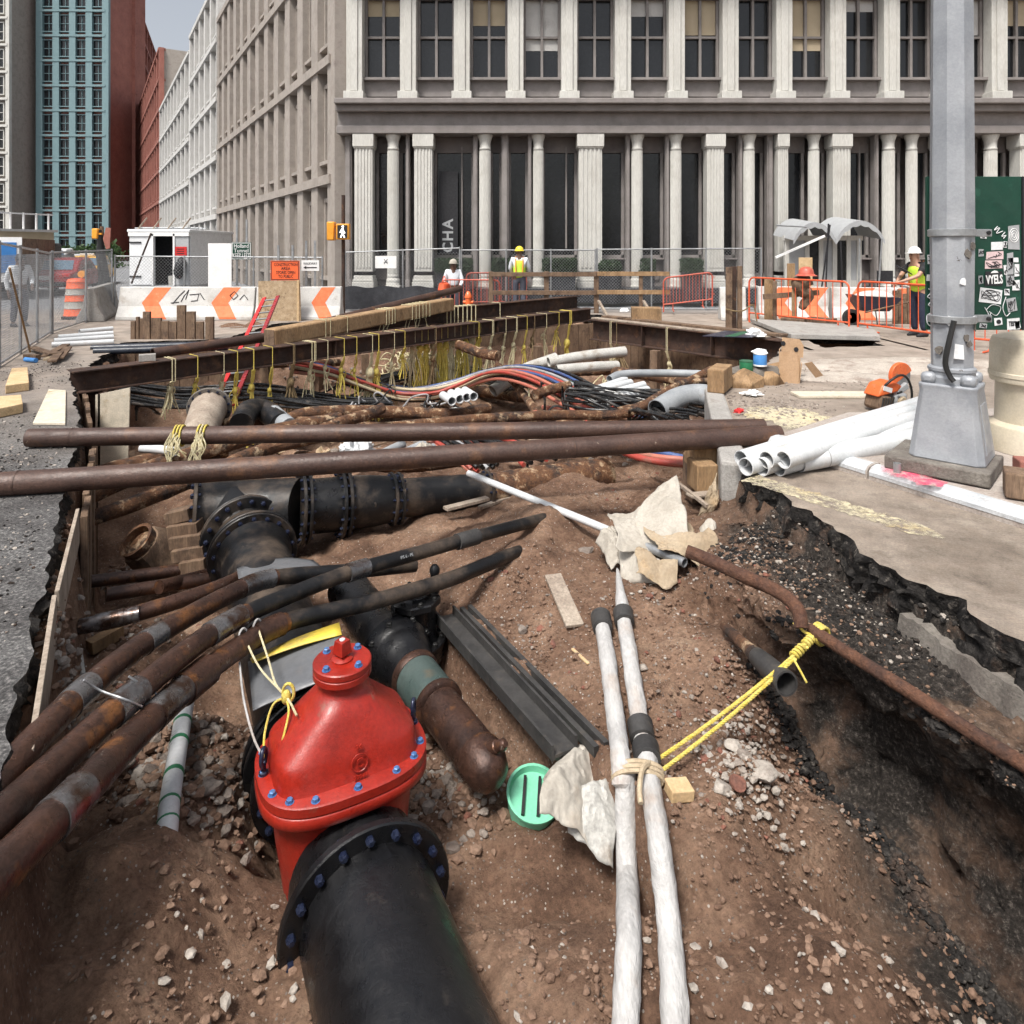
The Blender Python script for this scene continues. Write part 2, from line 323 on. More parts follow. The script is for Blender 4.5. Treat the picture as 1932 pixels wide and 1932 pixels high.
# ------------------------------------------------------------------ ground, pit, pavement
def ground_mat():
    m = bpy.data.materials.new('street_surface'); m.use_nodes = True; nt = m.node_tree; n = nt.nodes; L = nt.links
    b = n['Principled BSDF']; b.inputs['Roughness'].default_value = .9
    tc = n.new('ShaderNodeTexCoord'); sep = n.new('ShaderNodeSeparateXYZ'); L.new(tc.outputs['Object'], sep.inputs[0])
    def noise(sc, det=8, ro=.65):
        t = n.new('ShaderNodeTexNoise'); t.inputs['Scale'].default_value = sc; t.inputs['Detail'].default_value = det; t.inputs['Roughness'].default_value = ro
        L.new(tc.outputs['Object'], t.inputs[0]); return t.outputs['Fac']
    def ramp(f, stops):
        r = n.new('ShaderNodeValToRGB'); e = r.color_ramp.elements
        while len(e) < len(stops): e.new(.5)
        for k, (p, c) in enumerate(stops): e[k].position = p; e[k].color = tuple(c) + (1,)
        L.new(f, r.inputs[0]); return r.outputs[0]
    def mix(f, a, c, mode='MIX'):
        x = n.new('ShaderNodeMix'); x.data_type = 'RGBA'; x.blend_type = mode
        if isinstance(f, float): x.inputs[0].default_value = f
        else: L.new(f, x.inputs[0])
        L.new(a, x.inputs[6]); L.new(c, x.inputs[7]); return x.outputs[2]
    def math_(op, a, v, v2=None):
        x = n.new('ShaderNodeMath'); x.operation = op; x.use_clamp = (op == 'MULTIPLY_ADD')
        L.new(a, x.inputs[0])
        if isinstance(v, (int, float)): x.inputs[1].default_value = v
        else: L.new(v, x.inputs[1])
        if v2 is not None: x.inputs[2].default_value = v2
        return x.outputs[0]
    asph = ramp(noise(48, 6, .8), [(.34, (.022, .021, .022)), (.48, (.085, .083, .082)), (.56, (.19, .185, .18)), (.66, (.42, .40, .38))])
    blot = ramp(noise(1.7), [(.40, (.42, .40, .40)), (.62, (1, 1, 1))])
    asph = mix(1.0, asph, blot, 'MULTIPLY')
    tan = ramp(noise(2.2), [(.32, (.19, .155, .125)), (.5, (.27, .225, .185)), (.66, (.345, .295, .245))])
    tan = mix(1.0, tan, ramp(noise(.9, 6, .7), [(.36, (.70, .68, .66)), (.5, (1, 1, 1)), (.66, (1.12, 1.1, 1.08))]), 'MULTIPLY')
    tan = mix(1.0, tan, ramp(noise(6, 7, .8), [(.32, (.62, .60, .58)), (.46, (.95, .95, .95)), (.64, (1.12, 1.1, 1.08))]), 'MULTIPLY')
    tan = mix(1.0, tan, ramp(noise(70, 5, .75), [(.3, (.68, .68, .68)), (.62, (1.06, 1.05, 1.04))]), 'MULTIPLY')
    dust = ramp(noise(2.4), [(.33, (.20, .165, .135)), (.5, (.30, .25, .21)), (.66, (.37, .315, .265))])
    road = ramp(noise(1.1), [(.35, (.16, .165, .175)), (.65, (.24, .245, .255))])
    wob = math_('MULTIPLY', noise(.9), 1.6)
    xs = math_('MULTIPLY_ADD', math_('ADD', sep.outputs[0], wob), .8, -.9)        # 0 on the left, 1 on the right of the pit
    col = mix(xs, asph, tan)
    ys = math_('MULTIPLY_ADD', math_('ADD', sep.outputs[1], wob), .22, -1.35)     # dusty beyond about seven metres
    dustf = n.new('ShaderNodeMath'); dustf.operation = 'MULTIPLY'; L.new(ys, dustf.inputs[0])
    L.new(ramp(noise(.8), [(.3, (.35, .35, .35)), (.55, (1, 1, 1))]), dustf.inputs[1])
    col = mix(dustf.outputs[0], col, dust)
    yr = math_('MULTIPLY_ADD', math_('ADD', sep.outputs[1], wob), .4, -7.5)       # carriageway far behind
    col = mix(yr, col, road)
    L.new(col, b.inputs['Base Color'])
    bp = n.new('ShaderNodeBump'); bp.inputs['Strength'].default_value = .55; bp.inputs['Distance'].default_value = .012
    L.new(noise(70, 6, .75), bp.inputs['Height']); L.new(bp.outputs[0], b.inputs['Normal'])
    return m
def soil_mat():
    m = bpy.data.materials.new('soil'); m.use_nodes = True; nt = m.node_tree; n = nt.nodes; L = nt.links
    b = n['Principled BSDF']; b.inputs['Roughness'].default_value = .95; b.inputs['Specular IOR Level'].default_value = .2
    tc = n.new('ShaderNodeTexCoord'); sep = n.new('ShaderNodeSeparateXYZ'); L.new(tc.outputs['Object'], sep.inputs[0])
    def noise(sc, det=8, ro=.65):
        t = n.new('ShaderNodeTexNoise'); t.inputs['Scale'].default_value = sc; t.inputs['Detail'].default_value = det; t.inputs['Roughness'].default_value = ro
        L.new(tc.outputs['Object'], t.inputs[0]); return t.outputs['Fac']
    def ramp(f, stops):
        r = n.new('ShaderNodeValToRGB'); e = r.color_ramp.elements
        while len(e) < len(stops): e.new(.5)
        for k, (p, c) in enumerate(stops): e[k].position = p; e[k].color = tuple(c) + (1,)
        L.new(f, r.inputs[0]); return r.outputs[0]
    def mix(f, a, c, mode='MIX'):
        x = n.new('ShaderNodeMix'); x.data_type = 'RGBA'; x.blend_type = mode
        if isinstance(f, float): x.inputs[0].default_value = f
        else: L.new(f, x.inputs[0])
        L.new(a, x.inputs[6]); L.new(c, x.inputs[7]); return x.outputs[2]
    base = ramp(noise(1.6, 8, .7), [(.30, (.075, .043, .03)), (.46, (.185, .110, .074)), (.58, (.275, .175, .12)), (.72, (.41, .295, .21))])
    grain = ramp(noise(34, 7, .78), [(.28, (.42, .40, .38)), (.5, (.95, .95, .95)), (.70, (1.35, 1.33, 1.3))])
    col = mix(1.0, base, grain, 'MULTIPLY')
    # crushed stone speckle
    vo = n.new('ShaderNodeTexVoronoi'); vo.inputs['Scale'].default_value = 62; L.new(tc.outputs['Object'], vo.inputs[0])
    spot = n.new('ShaderNodeMath'); spot.operation = 'LESS_THAN'; spot.inputs[1].default_value = .30; L.new(vo.outputs['Distance'], spot.inputs[0])
    sepc = n.new('ShaderNodeSeparateColor'); L.new(vo.outputs['Color'], sepc.inputs[0])
    g2 = n.new('ShaderNodeMath'); g2.operation = 'GREATER_THAN'; g2.inputs[1].default_value = .78; L.new(sepc.outputs[0], g2.inputs[0])
    f = n.new('ShaderNodeMath'); f.operation = 'MULTIPLY'; L.new(spot.outputs[0], f.inputs[0]); L.new(g2.outputs[0], f.inputs[1])
    stone = ramp(sepc.outputs[1], [(0, (.13, .105, .09)), (.6, (.32, .27, .23)), (1, (.52, .47, .42))])
    col = mix(f.outputs[0], col, stone)
    # black cinder layer in the right-hand bank
    xr = n.new('ShaderNodeMath'); xr.operation = 'MULTIPLY_ADD'; xr.use_clamp = True; xr.inputs[1].default_value = 3.0; xr.inputs[2].default_value = -4.1
    L.new(sep.outputs[0], xr.inputs[0])
    yr = n.new('ShaderNodeMath'); yr.operation = 'MULTIPLY_ADD'; yr.use_clamp = True; yr.inputs[1].default_value = -1.6; yr.inputs[2].default_value = 9.2
    L.new(sep.outputs[1], yr.inputs[0])
    xy = n.new('ShaderNodeMath'); xy.operation = 'MULTIPLY'; L.new(xr.outputs[0], xy.inputs[0]); L.new(yr.outputs[0], xy.inputs[1])
    kk = n.new('ShaderNodeMath'); kk.operation = 'MULTIPLY'; L.new(xy.outputs[0], kk.inputs[0])
    L.new(ramp(noise(2.2), [(.34, (.3, .3, .3)), (.5, (1, 1, 1))]), kk.inputs[1])
    cinder = ramp(noise(40, 7, .8), [(.34, (.010, .009, .008)), (.54, (.045, .038, .033)), (.70, (.22, .19, .165))])
    col = mix(kk.outputs[0], col, cinder)
    L.new(col, b.inputs['Base Color'])
    bp = n.new('ShaderNodeBump'); bp.inputs['Strength'].default_value = .9; bp.inputs['Distance'].default_value = .03
    L.new(noise(40, 8, .75), bp.inputs['Height']); L.new(bp.outputs[0], b.inputs['Normal'])
    return m
M['street'] = ground_mat(); M['soil'] = soil_mat()
M['sidewalk'] = pm('sidewalk', (.36, .31, .275), (.46, .41, .37), 2.5, .9, 0, .25, 60, c3=(.27, .21, .18), s3=3, t3=(.55, .75), fine=.28)

PIT = [(-1.05, .9), (-1.78, 2.37), (-3.15, 4.78), (-4.2, 6.6), (-6.05, 9.35), (-7.3, 12.8), (-5.6, 13.3), (-5.5, 16.2), (-2, 16.8), (2.3, 18.3), (5.25, 13.2), (4.5, 11.4), (3.05, 9.2), (2.5, 8.2),
       (1.98, 6.4), (1.85, 5.35), (2.0, 4.3), (2.12, 3.72), (2.31, 3.08), (2.45, 2.2), (2.5, .9)]
HOLE = [(5.55, 12.1), (6.75, 12.35), (6.95, 13.3), (5.75, 13.45)]
def jag(poly, step, amp, seed):
    q = random.Random(seed); out = []
    for i in range(len(poly)):
        a, b = V(poly[i]), V(poly[(i + 1) % len(poly)]); d = b - a; k = max(2, int(d.length / step)); nn = V((-d.y, d.x)).normalized()
        for j in range(k):
            t = j / k; p = a + d * t
            ax_ = amp * (.45 if p.x < 0 and p.y < 9 else 1.0); w = ax_ * (mnoise.noise(V((p.x * 2.1, p.y * 2.1, seed))) * 1.2 + mnoise.noise(V((p.x * 9, p.y * 9, seed))) * .8)
            out.append((p.x + nn.x * w, p.y + nn.y * w))
    return out
pit_loop = jag(PIT, .035, .085, 3); hole_loop = jag(HOLE, .15, .08, 5)
bm = bmesh.new()
def loop_edges(pts, z=0):
    vv = [bm.verts.new((x, y, z)) for x, y in pts]
    return [bm.edges.new((vv[i], vv[(i + 1) % len(vv)])) for i in range(len(vv))]
E = loop_edges([(-600, -30), (600, -30), (600, 900), (-600, 900)]) + loop_edges(pit_loop) + loop_edges(hole_loop)
bmesh.ops.triangle_fill(bm, use_beauty=True, use_dissolve=False, edges=E)
for f in bm.faces:
    if f.normal.z < 0: f.normal_flip()
me = bpy.data.meshes.new('street_ground'); bm.to_mesh(me); bm.free(); me.materials.append(M['street'])
street_ground = bpy.data.objects.new('street_ground', me); C.objects.link(street_ground); tag(street_ground, 'dusty asphalt street surface around the excavation', None, None, 'structure'); wl[street_ground.name] = V((0, 0, 0))
# broken asphalt edge round the pit (rough thickness)
mb = MB()
for lp, dep in ((pit_loop, .19), (hole_loop, .1)):
    n = len(lp); rows = 8; base = len(mb.v); ca = V((sum(p[0] for p in lp) / n, sum(p[1] for p in lp) / n, 0))
    for k in range(rows):
        for i, (x, y) in enumerate(lp):
            p = V((x, y, 0)); nr = (V((lp[(i + 1) % n][1] - lp[i - 1][1], -(lp[(i + 1) % n][0] - lp[i - 1][0]), 0)))
            nr = nr.normalized() if nr.length > 0 else V((0, 0, 0))
            if (ca - p).dot(nr) < 0: nr = -nr
            z = -dep * k / (rows - 1) * (1 + .25 * mnoise.noise(V((x * 3, y * 3, 9))))
            off = 0 if k == 0 else .05 * mnoise.noise(V((x * 6, y * 6, k * .55))) + .035 * mnoise.noise(V((x * 19, y * 19, k * 1.7))) + .006 * k * (1 if x > 0 else .4)
            mb.v.append(p + nr * off + V((0, 0, z - (0.001 if k == 0 else 0))))
    for k in range(rows - 1):
        for i in range(n):
            j = (i + 1) % n; mb.f.append((base + k * n + i, base + k * n + j, base + (k + 1) * n + j, base + (k + 1) * n + i))
asphalt_edge = obj('asphalt_edge', mb, M['asphalt_edge'], street_ground, smooth=70)

# pit floor as a height field
FLOOR = [(-2.7, 4.5, -.82), (-3.35, 6.1, -1.55), (-3.0, 5.6, -1.2), (-2.6, 5.2, -1.0), (-2.2, 3.6, -.72), (-1.6, 3.3, -.78), (-1.5, 2.4, -.6), (-.6, 2.2, -.95), (-.9, 3.4, -1.3), (-1.6, 4.4, -1.25), (-2.3, 5.7, -1.25), (-.3, 3.4, -1.02), (-.7, 4.4, -1.1), (-1.0, 5.2, -.95),
         (-3.9, 7.0, -1.8), (-4.4, 7.8, -1.8), (-2.6, 7.4, -1.45), (-1.0, 7.8, -1.25), (.8, 8.0, -1.0), (-1.4, 6.4, -.98), (-.5, 6.5, -.86), (.6, 7.2, -.72), (0, 5.4, -.66), (.5, 4.8, -.62), (.8, 6.0, -.63), (1.3, 6.6, -.6), (1.5, 5.4, -.52), (.30, 5.8, -.47), (.02, 5.3, -.50), (.65, 5.9, -.64), (-.1, 5.7, -.6), (1.2, 5.0, -.58), (.6, 3.9, -.66), (1.0, 3.3, -.70), (.4, 2.8, -.84), (1.2, 2.4, -.80), (1.3, 4.1, -.60), (1.7, 2.2, -1.3), (1.62, 2.9, -1.22), (1.45, 3.3, -.95), (1.9, 3.5, -1.2), (2.1, 2.8, -1.3), (1.85, 4.4, -.8), (1.75, 5.2, -.66),
         (1.4, 1.5, -.95), (0, 1.5, -1.0), (-5, 9.6, -1.6), (-3, 9.5, -1.65), (0, 9.5, -1.5), (1.8, 8.6, -1.2), (3.0, 10.5, -1.2), (-6.3, 12, -1.5), (-4, 12, -1.7), (-1.5, 12.5, -1.7), (0, 12, -1.6), (1.5, 11, -1.5), (3.2, 12.2, -1.2), (-3.6, 15.2, -1.1), (-5, 15.3, -.6), (0, 15, -1.5), (2.2, 16, -1.2), (-1, 16.5, -1.1), (-2, 14, -1.5)]
SHELF = [(1.75, 5.2, -.30), (1.72, 4.6, -.28), (1.85, 4.0, -.25), (1.9, 3.5, -.27), (2.05, 3.0, -.27), (2.2, 2.4, -.27), (2.3, 1.5, -.3)]
def sstep(t): t = np.clip(t, 0, 1); return t * t * (3 - 2 * t)
def idw(X, Y, pts, p=3.2):
    num = np.zeros_like(X); den = np.zeros_like(X)
    for (x, y, z) in pts:
        w = 1.0 / (((X - x) ** 2 + (Y - y) ** 2 + .02) ** (p / 2)); num += w * z; den += w
    return num / den
def seg_dist(X, Y, lp):
    best = np.full(X.shape, 1e9); inside = np.zeros(X.shape, bool); n = len(lp)
    for i in range(n):
        x0, y0 = lp[i]; x1, y1 = lp[(i + 1) % n]; dx, dy = x1 - x0, y1 - y0; L2 = dx * dx + dy * dy + 1e-12
        t = np.clip(((X - x0) * dx + (Y - y0) * dy) / L2, 0, 1)
        best = np.minimum(best, (X - x0 - t * dx) ** 2 + (Y - y0 - t * dy) ** 2)
        cond = ((y0 > Y) != (y1 > Y)) & (X < (x1 - x0) * (Y - y0) / (y1 - y0 + 1e-12) + x0)
        inside ^= cond
    return np.sqrt(best), inside
def side(X, Y, a, b):   # signed distance to the line a>b, positive on its left
    dx, dy = b[0] - a[0], b[1] - a[1]; L = math.hypot(dx, dy)
    return ((Y - a[1]) * dx - (X - a[0]) * dy) / L
SH_LINE = [(1.25, 5.5), (1.45, 4.5), (1.50, 3.9), (1.68, 3.55), (1.86, 3.10), (2.02, 2.70), (2.2, 2.2), (2.3, .9)]
def shelf_amt(X, Y):
    xl = np.interp(Y, [p[1] for p in SH_LINE[::-1]], [p[0] for p in SH_LINE[::-1]])
    w = np.interp(Y, [.9, 3.2, 3.7, 4.6, 5.6], [.08, .10, .2, .45, .5])
    a = sstep((X - xl + w * .5) / w); return a * sstep((5.9 - Y) / .6)
def floor_z(X, Y):
    z = idw(X, Y, FLOOR)
    # sharp step down into the pipe trench beside the steel channel
    d = side(X, Y, (-.60, 4.75), (.42, 3.15)); m = sstep((.10 - d) / .16)
    zone = sstep((Y - 2.6) / .3) * sstep((5.1 - Y) / .5) * sstep((1.2 - X) / .4) * sstep((X + 1.1) / .4)
    low = np.minimum(z, -1.08)
    hi = np.maximum(z, -.74)
    z = z * (1 - zone) + zone * (hi * (1 - m) + low * m) if False else z * (1 - zone) + zone * (hi * sstep((d + .06) / .16) + low * (1 - sstep((d + .06) / .16)))
    return z
ys = [.85]
while ys[-1] < 18.9: ys.append(ys[-1] + .024 + max(0, ys[-1] - 3) * .0085)
xs = np.arange(-7.9, 6.0, .037); ys = np.array(ys); X, Y = np.meshgrid(xs, ys)
D, INS = seg_dist(X, Y, PIT)
fz = floor_z(X, Y)
W = np.where(X > 1.2, .10, np.where(Y > 9, .35, .14))
t = np.where(INS, sstep((D - .03) / W), 0)
Z = -.115 * (1 - t) + fz * t
Z = np.where(INS, Z, -.115 - .03)
flatX, flatY = X.ravel(), Y.ravel()
nz = np.empty(flatX.shape)
for i in range(len(flatX)):
    p = V((flatX[i], flatY[i], 0))
    nz[i] = .11 * mnoise.noise(p * 2.3) + .045 * mnoise.noise(p * 6.1) + .026 * mnoise.noise(p * 15) + .03 * abs(mnoise.noise(p * 31)) + .03 * abs(mnoise.noise(p * 12))
nz = nz.reshape(X.shape) * np.where(INS, sstep(D / .25), 0)
rough_zone = .8 + .6 * shelf_amt(X, Y) + .25 * sstep((-.6 - X) / .6)
Z = Z + nz * rough_zone
def ground_at(x, y):
    i = min(max(int((x - xs[0]) / .037), 0), len(xs) - 1); j = min(max(int(np.searchsorted(ys, y)), 0), len(ys) - 1)
    return float(Z[j, i])
nx, ny = len(xs), len(ys)
verts = np.column_stack([flatX, flatY, Z.ravel()])
idx = np.arange(nx * ny).reshape(ny, nx)
keep = (D < 0.45) | INS
kq = keep[:-1, :-1] & keep[1:, :-1] & keep[:-1, 1:] & keep[1:, 1:]
quads = np.column_stack([idx[:-1, :-1][kq], idx[:-1, 1:][kq], idx[1:, 1:][kq], idx[1:, :-1][kq]])
me = bpy.data.meshes.new('pit_floor')
me.from_pydata(verts.tolist(), [], quads.tolist()); me.update(); me.materials.append(M['soil']); me.shade_smooth()
pit_floor = bpy.data.objects.new('pit_floor', me); C.objects.link(pit_floor); tag(pit_floor, 'brown soil and rubble floor of the open excavation', None, None, 'structure'); wl[pit_floor.name] = V((0, 0, 0))
# overhanging right-hand bank between the broken pavement and the pit
RE = [(2.5, .85), (2.45, 2.2), (2.31, 3.08), (2.12, 3.72), (2.0, 4.3), (1.85, 5.35), (1.93, 6.0)]
mb = MB(); yy = np.arange(.86, 5.75, .021); NS = 74
for y in yy:
    xe = float(np.interp(y, [p[1] for p in RE], [p[0] for p in RE])); xl = float(np.interp(y, [p[1] for p in SH_LINE[::-1]], [p[0] for p in SH_LINE[::-1]])); xl = min(xl, xe - .05)
    k = 1 - float(sstep(np.array((y - 3.6) / .9))); zf = float(np.interp(y, [.9, 3.2, 3.8, 4.6, 5.6], [-1.36, -1.3, -1.0, -.75, -.72])); zl = float(np.interp(y, [.9, 3.5, 4.4, 5.2, 5.75], [-.37, -.35, -.33, -.42, -.6]))
    cs = [V((xe + .16, y, -.10)), V((xe + .02, y, -.145)), V((xe - .05, y, -.24)), V((lerp(xe, xl, .4), y, lerp(-.25, zl, .5))), V((lerp(xe, xl, .75), y, lerp(-.25, zl, .8))), V((xl, y, zl)), V((xl + .03 * k - .06 * (1 - k), y, lerp(zl, zf, .12))), V((xl + .17 * k - .14 * (1 - k), y, lerp(zl, zf, .28))), V((xl + .24 * k - .22 * (1 - k), y, lerp(zl, zf, .55))), V((xl + .16 * k - .32 * (1 - k), y, lerp(zl, zf, .9))), V((xl - .05 * k - .45 * (1 - k), y, zf - .08))]
    row = bez(cs, NS)[:NS]
    while len(row) < NS: row.append(row[-1])
    for j, p in enumerate(row):
        a_ = min(1, j / 8) * min(1, (NS - 1 - j) / 6)
        d = V((mnoise.noise(p * 5 + V((3, 0, 0))), mnoise.noise(p * 5 + V((0, 7, 0))), mnoise.noise(p * 5 + V((0, 0, 5))))) * .055 + V((mnoise.noise(p * 14), mnoise.noise(p * 14 + V((9, 0, 0))), mnoise.noise(p * 14 + V((0, 9, 0))))) * .034 + V((mnoise.noise(p * 38), mnoise.noise(p * 38 + V((5, 0, 0))), mnoise.noise(p * 38 + V((0, 5, 0))))) * .02
        mb.v.append(p + d * a_)
for i in range(len(yy) - 1):
    for j in range(NS - 1): mb.f.append((i * NS + j, i * NS + j + 1, (i + 1) * NS + j + 1, (i + 1) * NS + j))
from mathutils.bvhtree import BVHTree
bank_tree = BVHTree.FromPolygons(mb.v, mb.f)
soil_bank = obj('soil_bank', mb, M['soil'], pit_floor, smooth=80, origin=(0, 0, 0))
def ground_at(x, y, _g=ground_at):
    z = _g(x, y)
    if x > .8 and y < 5.8:
        h = bank_tree.ray_cast(V((x, y, .2)), V((0, 0, -1)))
        if h[0] is not None: z = max(z, h[0].z)
    return z
# soil box under the second opening
mb = MB(); mb.box((6.2, 12.8, -.65), (2.0, 2.0, .1)); mb.box((6.2, 13.9, -.35), (2.0, .1, .7)); mb.box((5.2, 12.8, -.35), (.1, 2.0, .7)); mb.box((7.2, 12.8, -.35), (.1, 2.0, .7))
obj('hole_soil', mb, M['soil'], street_ground)

# right-hand pavement with its curb
cu0, cu1 = V((2.25, 6.02, 0)), V((4.75, 1.35, 0)); cd = (cu1 - cu0).normalized(); cn = V((cd.y, -cd.x, 0)); cn = cn if cn.x > 0 else -cn
mb = MB(); a, b_ = cu0 + cn * .17, cu1 + cn * .17
poly = [(a.x, a.y), (b_.x, b_.y), (16, 1.35), (16, 7.4), (5.2, 7.1), (3.4, 6.9)]
mb.prism(poly, (0, 0, .02), (1, 0, 0), (0, 1, 0), (0, 0, 1), .075)
sidewalk = tag(obj('sidewalk', mb, M['sidewalk'], None, smooth=0), 'worn concrete sidewalk under the lamp post', None, None, 'structure')
M['curb_white'] = pm('curb_white', (.44, .46, .48), (.56, .575, .59), 5, .8, 0, .2, 60, c3=(.30, .26, .23), s3=7, t3=(.58, .72), fine=.2)
M['curb_stone'] = M['sidewalk']
tcur = 0.0
for k, Ls in enumerate((.95, 1.35, 1.15, 1.6)):
    p, q = cu0 + cd * (tcur + .012), cu0 + cd * (tcur + Ls); tcur += Ls
    mb = MB(); prof = [(0.0, -.25), (0.0, .06), (.03, .092), (.075, .103), (.155, .103), (.155, -.25)]
    mb.prism([(x, z) for x, z in prof], p + V((0, 0, 0)), cn, V((0, 0, 1)), cd, (q - p).length)
    st = obj('curb_stone', mb, M['sidewalk'], sidewalk, smooth=0, bevel=.008)
    mb = MB(); prof = [(-.004, .035), (-.004, .062), (.027, .096), (.075, .1075), (.105, .1075), (.10, .100), (.02, .05)]
    mb.prism(prof, p + cd * .01, cn, V((0, 0, 1)), cd, (q - p).length - .02)
    obj('white_paint', mb, M['curb_white'], st, smooth=0)
def blob_sheet(name, c, rx, ry, mat, z, parent, seed, n=44, rot=0):
    q = random.Random(seed); mb = MB(); pts = []
    for i in range(n):
        a_ = 2 * math.pi * i / n; k = 1 + .35 * mnoise.noise(V((math.cos(a_) * 2.2, math.sin(a_) * 2.2, seed))) + .18 * q.uniform(-1, 1)
        x, y = rx * k * math.cos(a_), ry * k * math.sin(a_)
        pts.append((x * math.cos(rot) - y * math.sin(rot), x * math.sin(rot) + y * math.cos(rot)))
    mb.add([(c[0], c[1], z)] + [(c[0] + p[0], c[1] + p[1], z) for p in pts], [(0, i + 1, (i + 1) % n + 1) for i in range(n)])
    return obj(name, mb, mat, parent, smooth=0)
M['pink_spray'] = pm('pink_spray', (.75, .08, .16), (.78, .18, .25), 8, .9, c3=(.5, .36, .33), s3=16, t3=(.5, .62), fine=.2)
def worn_paint(name, src, radius=None, nscale=14, lo=.42, hi=.56):
    m = M[src].copy(); m.name = name; nt = m.node_tree; n = nt.nodes; L = nt.links; out = [x for x in n if x.type == 'OUTPUT_MATERIAL'][0]; b = [x for x in n if x.type == 'BSDF_PRINCIPLED'][0]
    tc = n.new('ShaderNodeTexCoord'); no = n.new('ShaderNodeTexNoise'); no.inputs['Scale'].default_value = nscale; no.inputs['Detail'].default_value = 6; no.inputs['Roughness'].default_value = .75; L.new(tc.outputs['Object'], no.inputs[0])
    f = no.outputs['Fac']
    if radius:
        ln = n.new('ShaderNodeVectorMath'); ln.operation = 'LENGTH'; L.new(tc.outputs['Object'], ln.inputs[0]); sc = n.new('ShaderNodeMath'); sc.operation = 'MULTIPLY_ADD'; sc.inputs[1].default_value = -.55 / radius; sc.inputs[2].default_value = .36; L.new(ln.outputs['Value'], sc.inputs[0])
        ad = n.new('ShaderNodeMath'); ad.operation = 'ADD'; L.new(f, ad.inputs[0]); L.new(sc.outputs[0], ad.inputs[1]); f = ad.outputs[0]
    r = n.new('ShaderNodeMapRange'); r.inputs['From Min'].default_value = lo; r.inputs['From Max'].default_value = hi; L.new(f, r.inputs['Value'])
    tr = n.new('ShaderNodeBsdfTransparent'); mx = n.new('ShaderNodeMixShader'); L.new(r.outputs[0], mx.inputs[0]); L.new(tr.outputs[0], mx.inputs[1]); L.new(b.outputs[0], mx.inputs[2]); L.new(mx.outputs[0], out.inputs[0]); return m
M['pink_spray'] = worn_paint('pink_spray_thin', 'pink_spray', .2, 26, .35, .8)
pk = gz(1702, 896, .1) + cn * .03; blob_sheet('pink_spray_mark', (pk.x, pk.y), .26, .135, M['pink_spray'], .1095, sidewalk, 4, rot=math.atan2(cd.y, cd.x))
for k, (u, v) in enumerate(((1752, 912), (1730, 893))):
    p = gz(u, v, .1); blob_sheet('pink_spray_speck', (p.x, p.y), .12 - .006 * k, .08, M['pink_spray'], .1085 + .0005 * k, sidewalk, 20 + k, n=18)
M['line_paint'] = pm('line_paint', (.50, .45, .33), (.60, .52, .34), 4, .85, 0, .1, 60, c3=(.52, .38, .18), s3=3.5, t3=(.55, .75), c4=(.27, .225, .185), s4=13, t4=(.54, .60), fine=.2)
M['line_paint'] = worn_paint('line_paint_worn', 'line_paint', None, 13, .36, .60)
mb = MB(); A0, A1 = gz(1413, 902), gz(1782, 1016); dr = (A1 - A0).normalized(); pr = V((dr.y, -dr.x, 0)); Lm = (A1 - A0).length
up, lo_ = [], []
for i in range(61):
    t = i / 60; w = .10 * (1 - .75 * max(0, (t - .88) / .12))
    c_ = A0 + dr * (Lm * t)
    up.append(c_ + pr * (w + .05 * mnoise.noise(V((t * 30, 1, 0))))); lo_.append(c_ - pr * (w + .045 * mnoise.noise(V((t * 26, 5, 0)))))
pts = [(p.x, p.y) for p in up] + [(p.x, p.y) for p in lo_[::-1]]
for i in range(61): mb.v += [V((up[i].x, up[i].y, .004)), V((lo_[i].x, lo_[i].y, .004))]
for i in range(60): mb.f.append((2 * i, 2 * i + 1, 2 * i + 3, 2 * i + 2))
tag(obj('road_marking', mb, M['line_paint'], None, smooth=0), 'worn cream and yellow painted line along the broken pavement edge', None, None, 'structure')
M['tactile'] = worn_paint('tactile_worn', 'line_paint', .8, 24, .40, .62)
blob_sheet('tactile_paint', tuple(gz(1490, 786).xy), .42, .5, M['tactile'], .004, street_ground, 9, rot=.3)
# concrete base course showing below the asphalt at the right
mb = MB(); A0, A1 = V((2.03, 3.62, 0)), V((2.44, 1.9, 0)); prev = None
for i in range(61):
    t = i / 60; p = lerp(A0, A1, t) + V((.03 * mnoise.noise(V((t * 4, 2, 0))), 0, 0))
    row = [p + V((.03 + .03 * mnoise.noise(V((t * 21, 0, 7))), 0, -.185 + .025 * mnoise.noise(V((t * 9, 0, 0))) + .015 * mnoise.noise(V((t * 40, 0, 0))))), p + V((.005 + .03 * mnoise.noise(V((t * 17, 0, 3))), 0, -.34 + .04 * mnoise.noise(V((t * 7, 3, 0)))))]
    row += [row[1] + V((.3, .05, 0)), row[0] + V((.3, .05, 0))]
    b0 = len(mb.v); mb.v += row
    if prev is not None:
        for k in range(4): mb.f.append((prev + k, prev + (k + 1) % 4, b0 + (k + 1) % 4, b0 + k))
    else: mb.f.append((b0, b0 + 1, b0 + 2, b0 + 3))
    prev = b0
mb.f.append((prev + 3, prev + 2, prev + 1, prev))
obj('concrete_base_course', mb, M['concrete_dark'], street_ground, smooth=50)
# far pavement in front of the big facade, street running away on the left
mb = MB(); mb.box((8, 21.9, .06), (34, 1.6, .12)); tag(obj('far_sidewalk', mb, M['concrete'], None), 'far sidewalk along the grey building', None, None, 'structure')

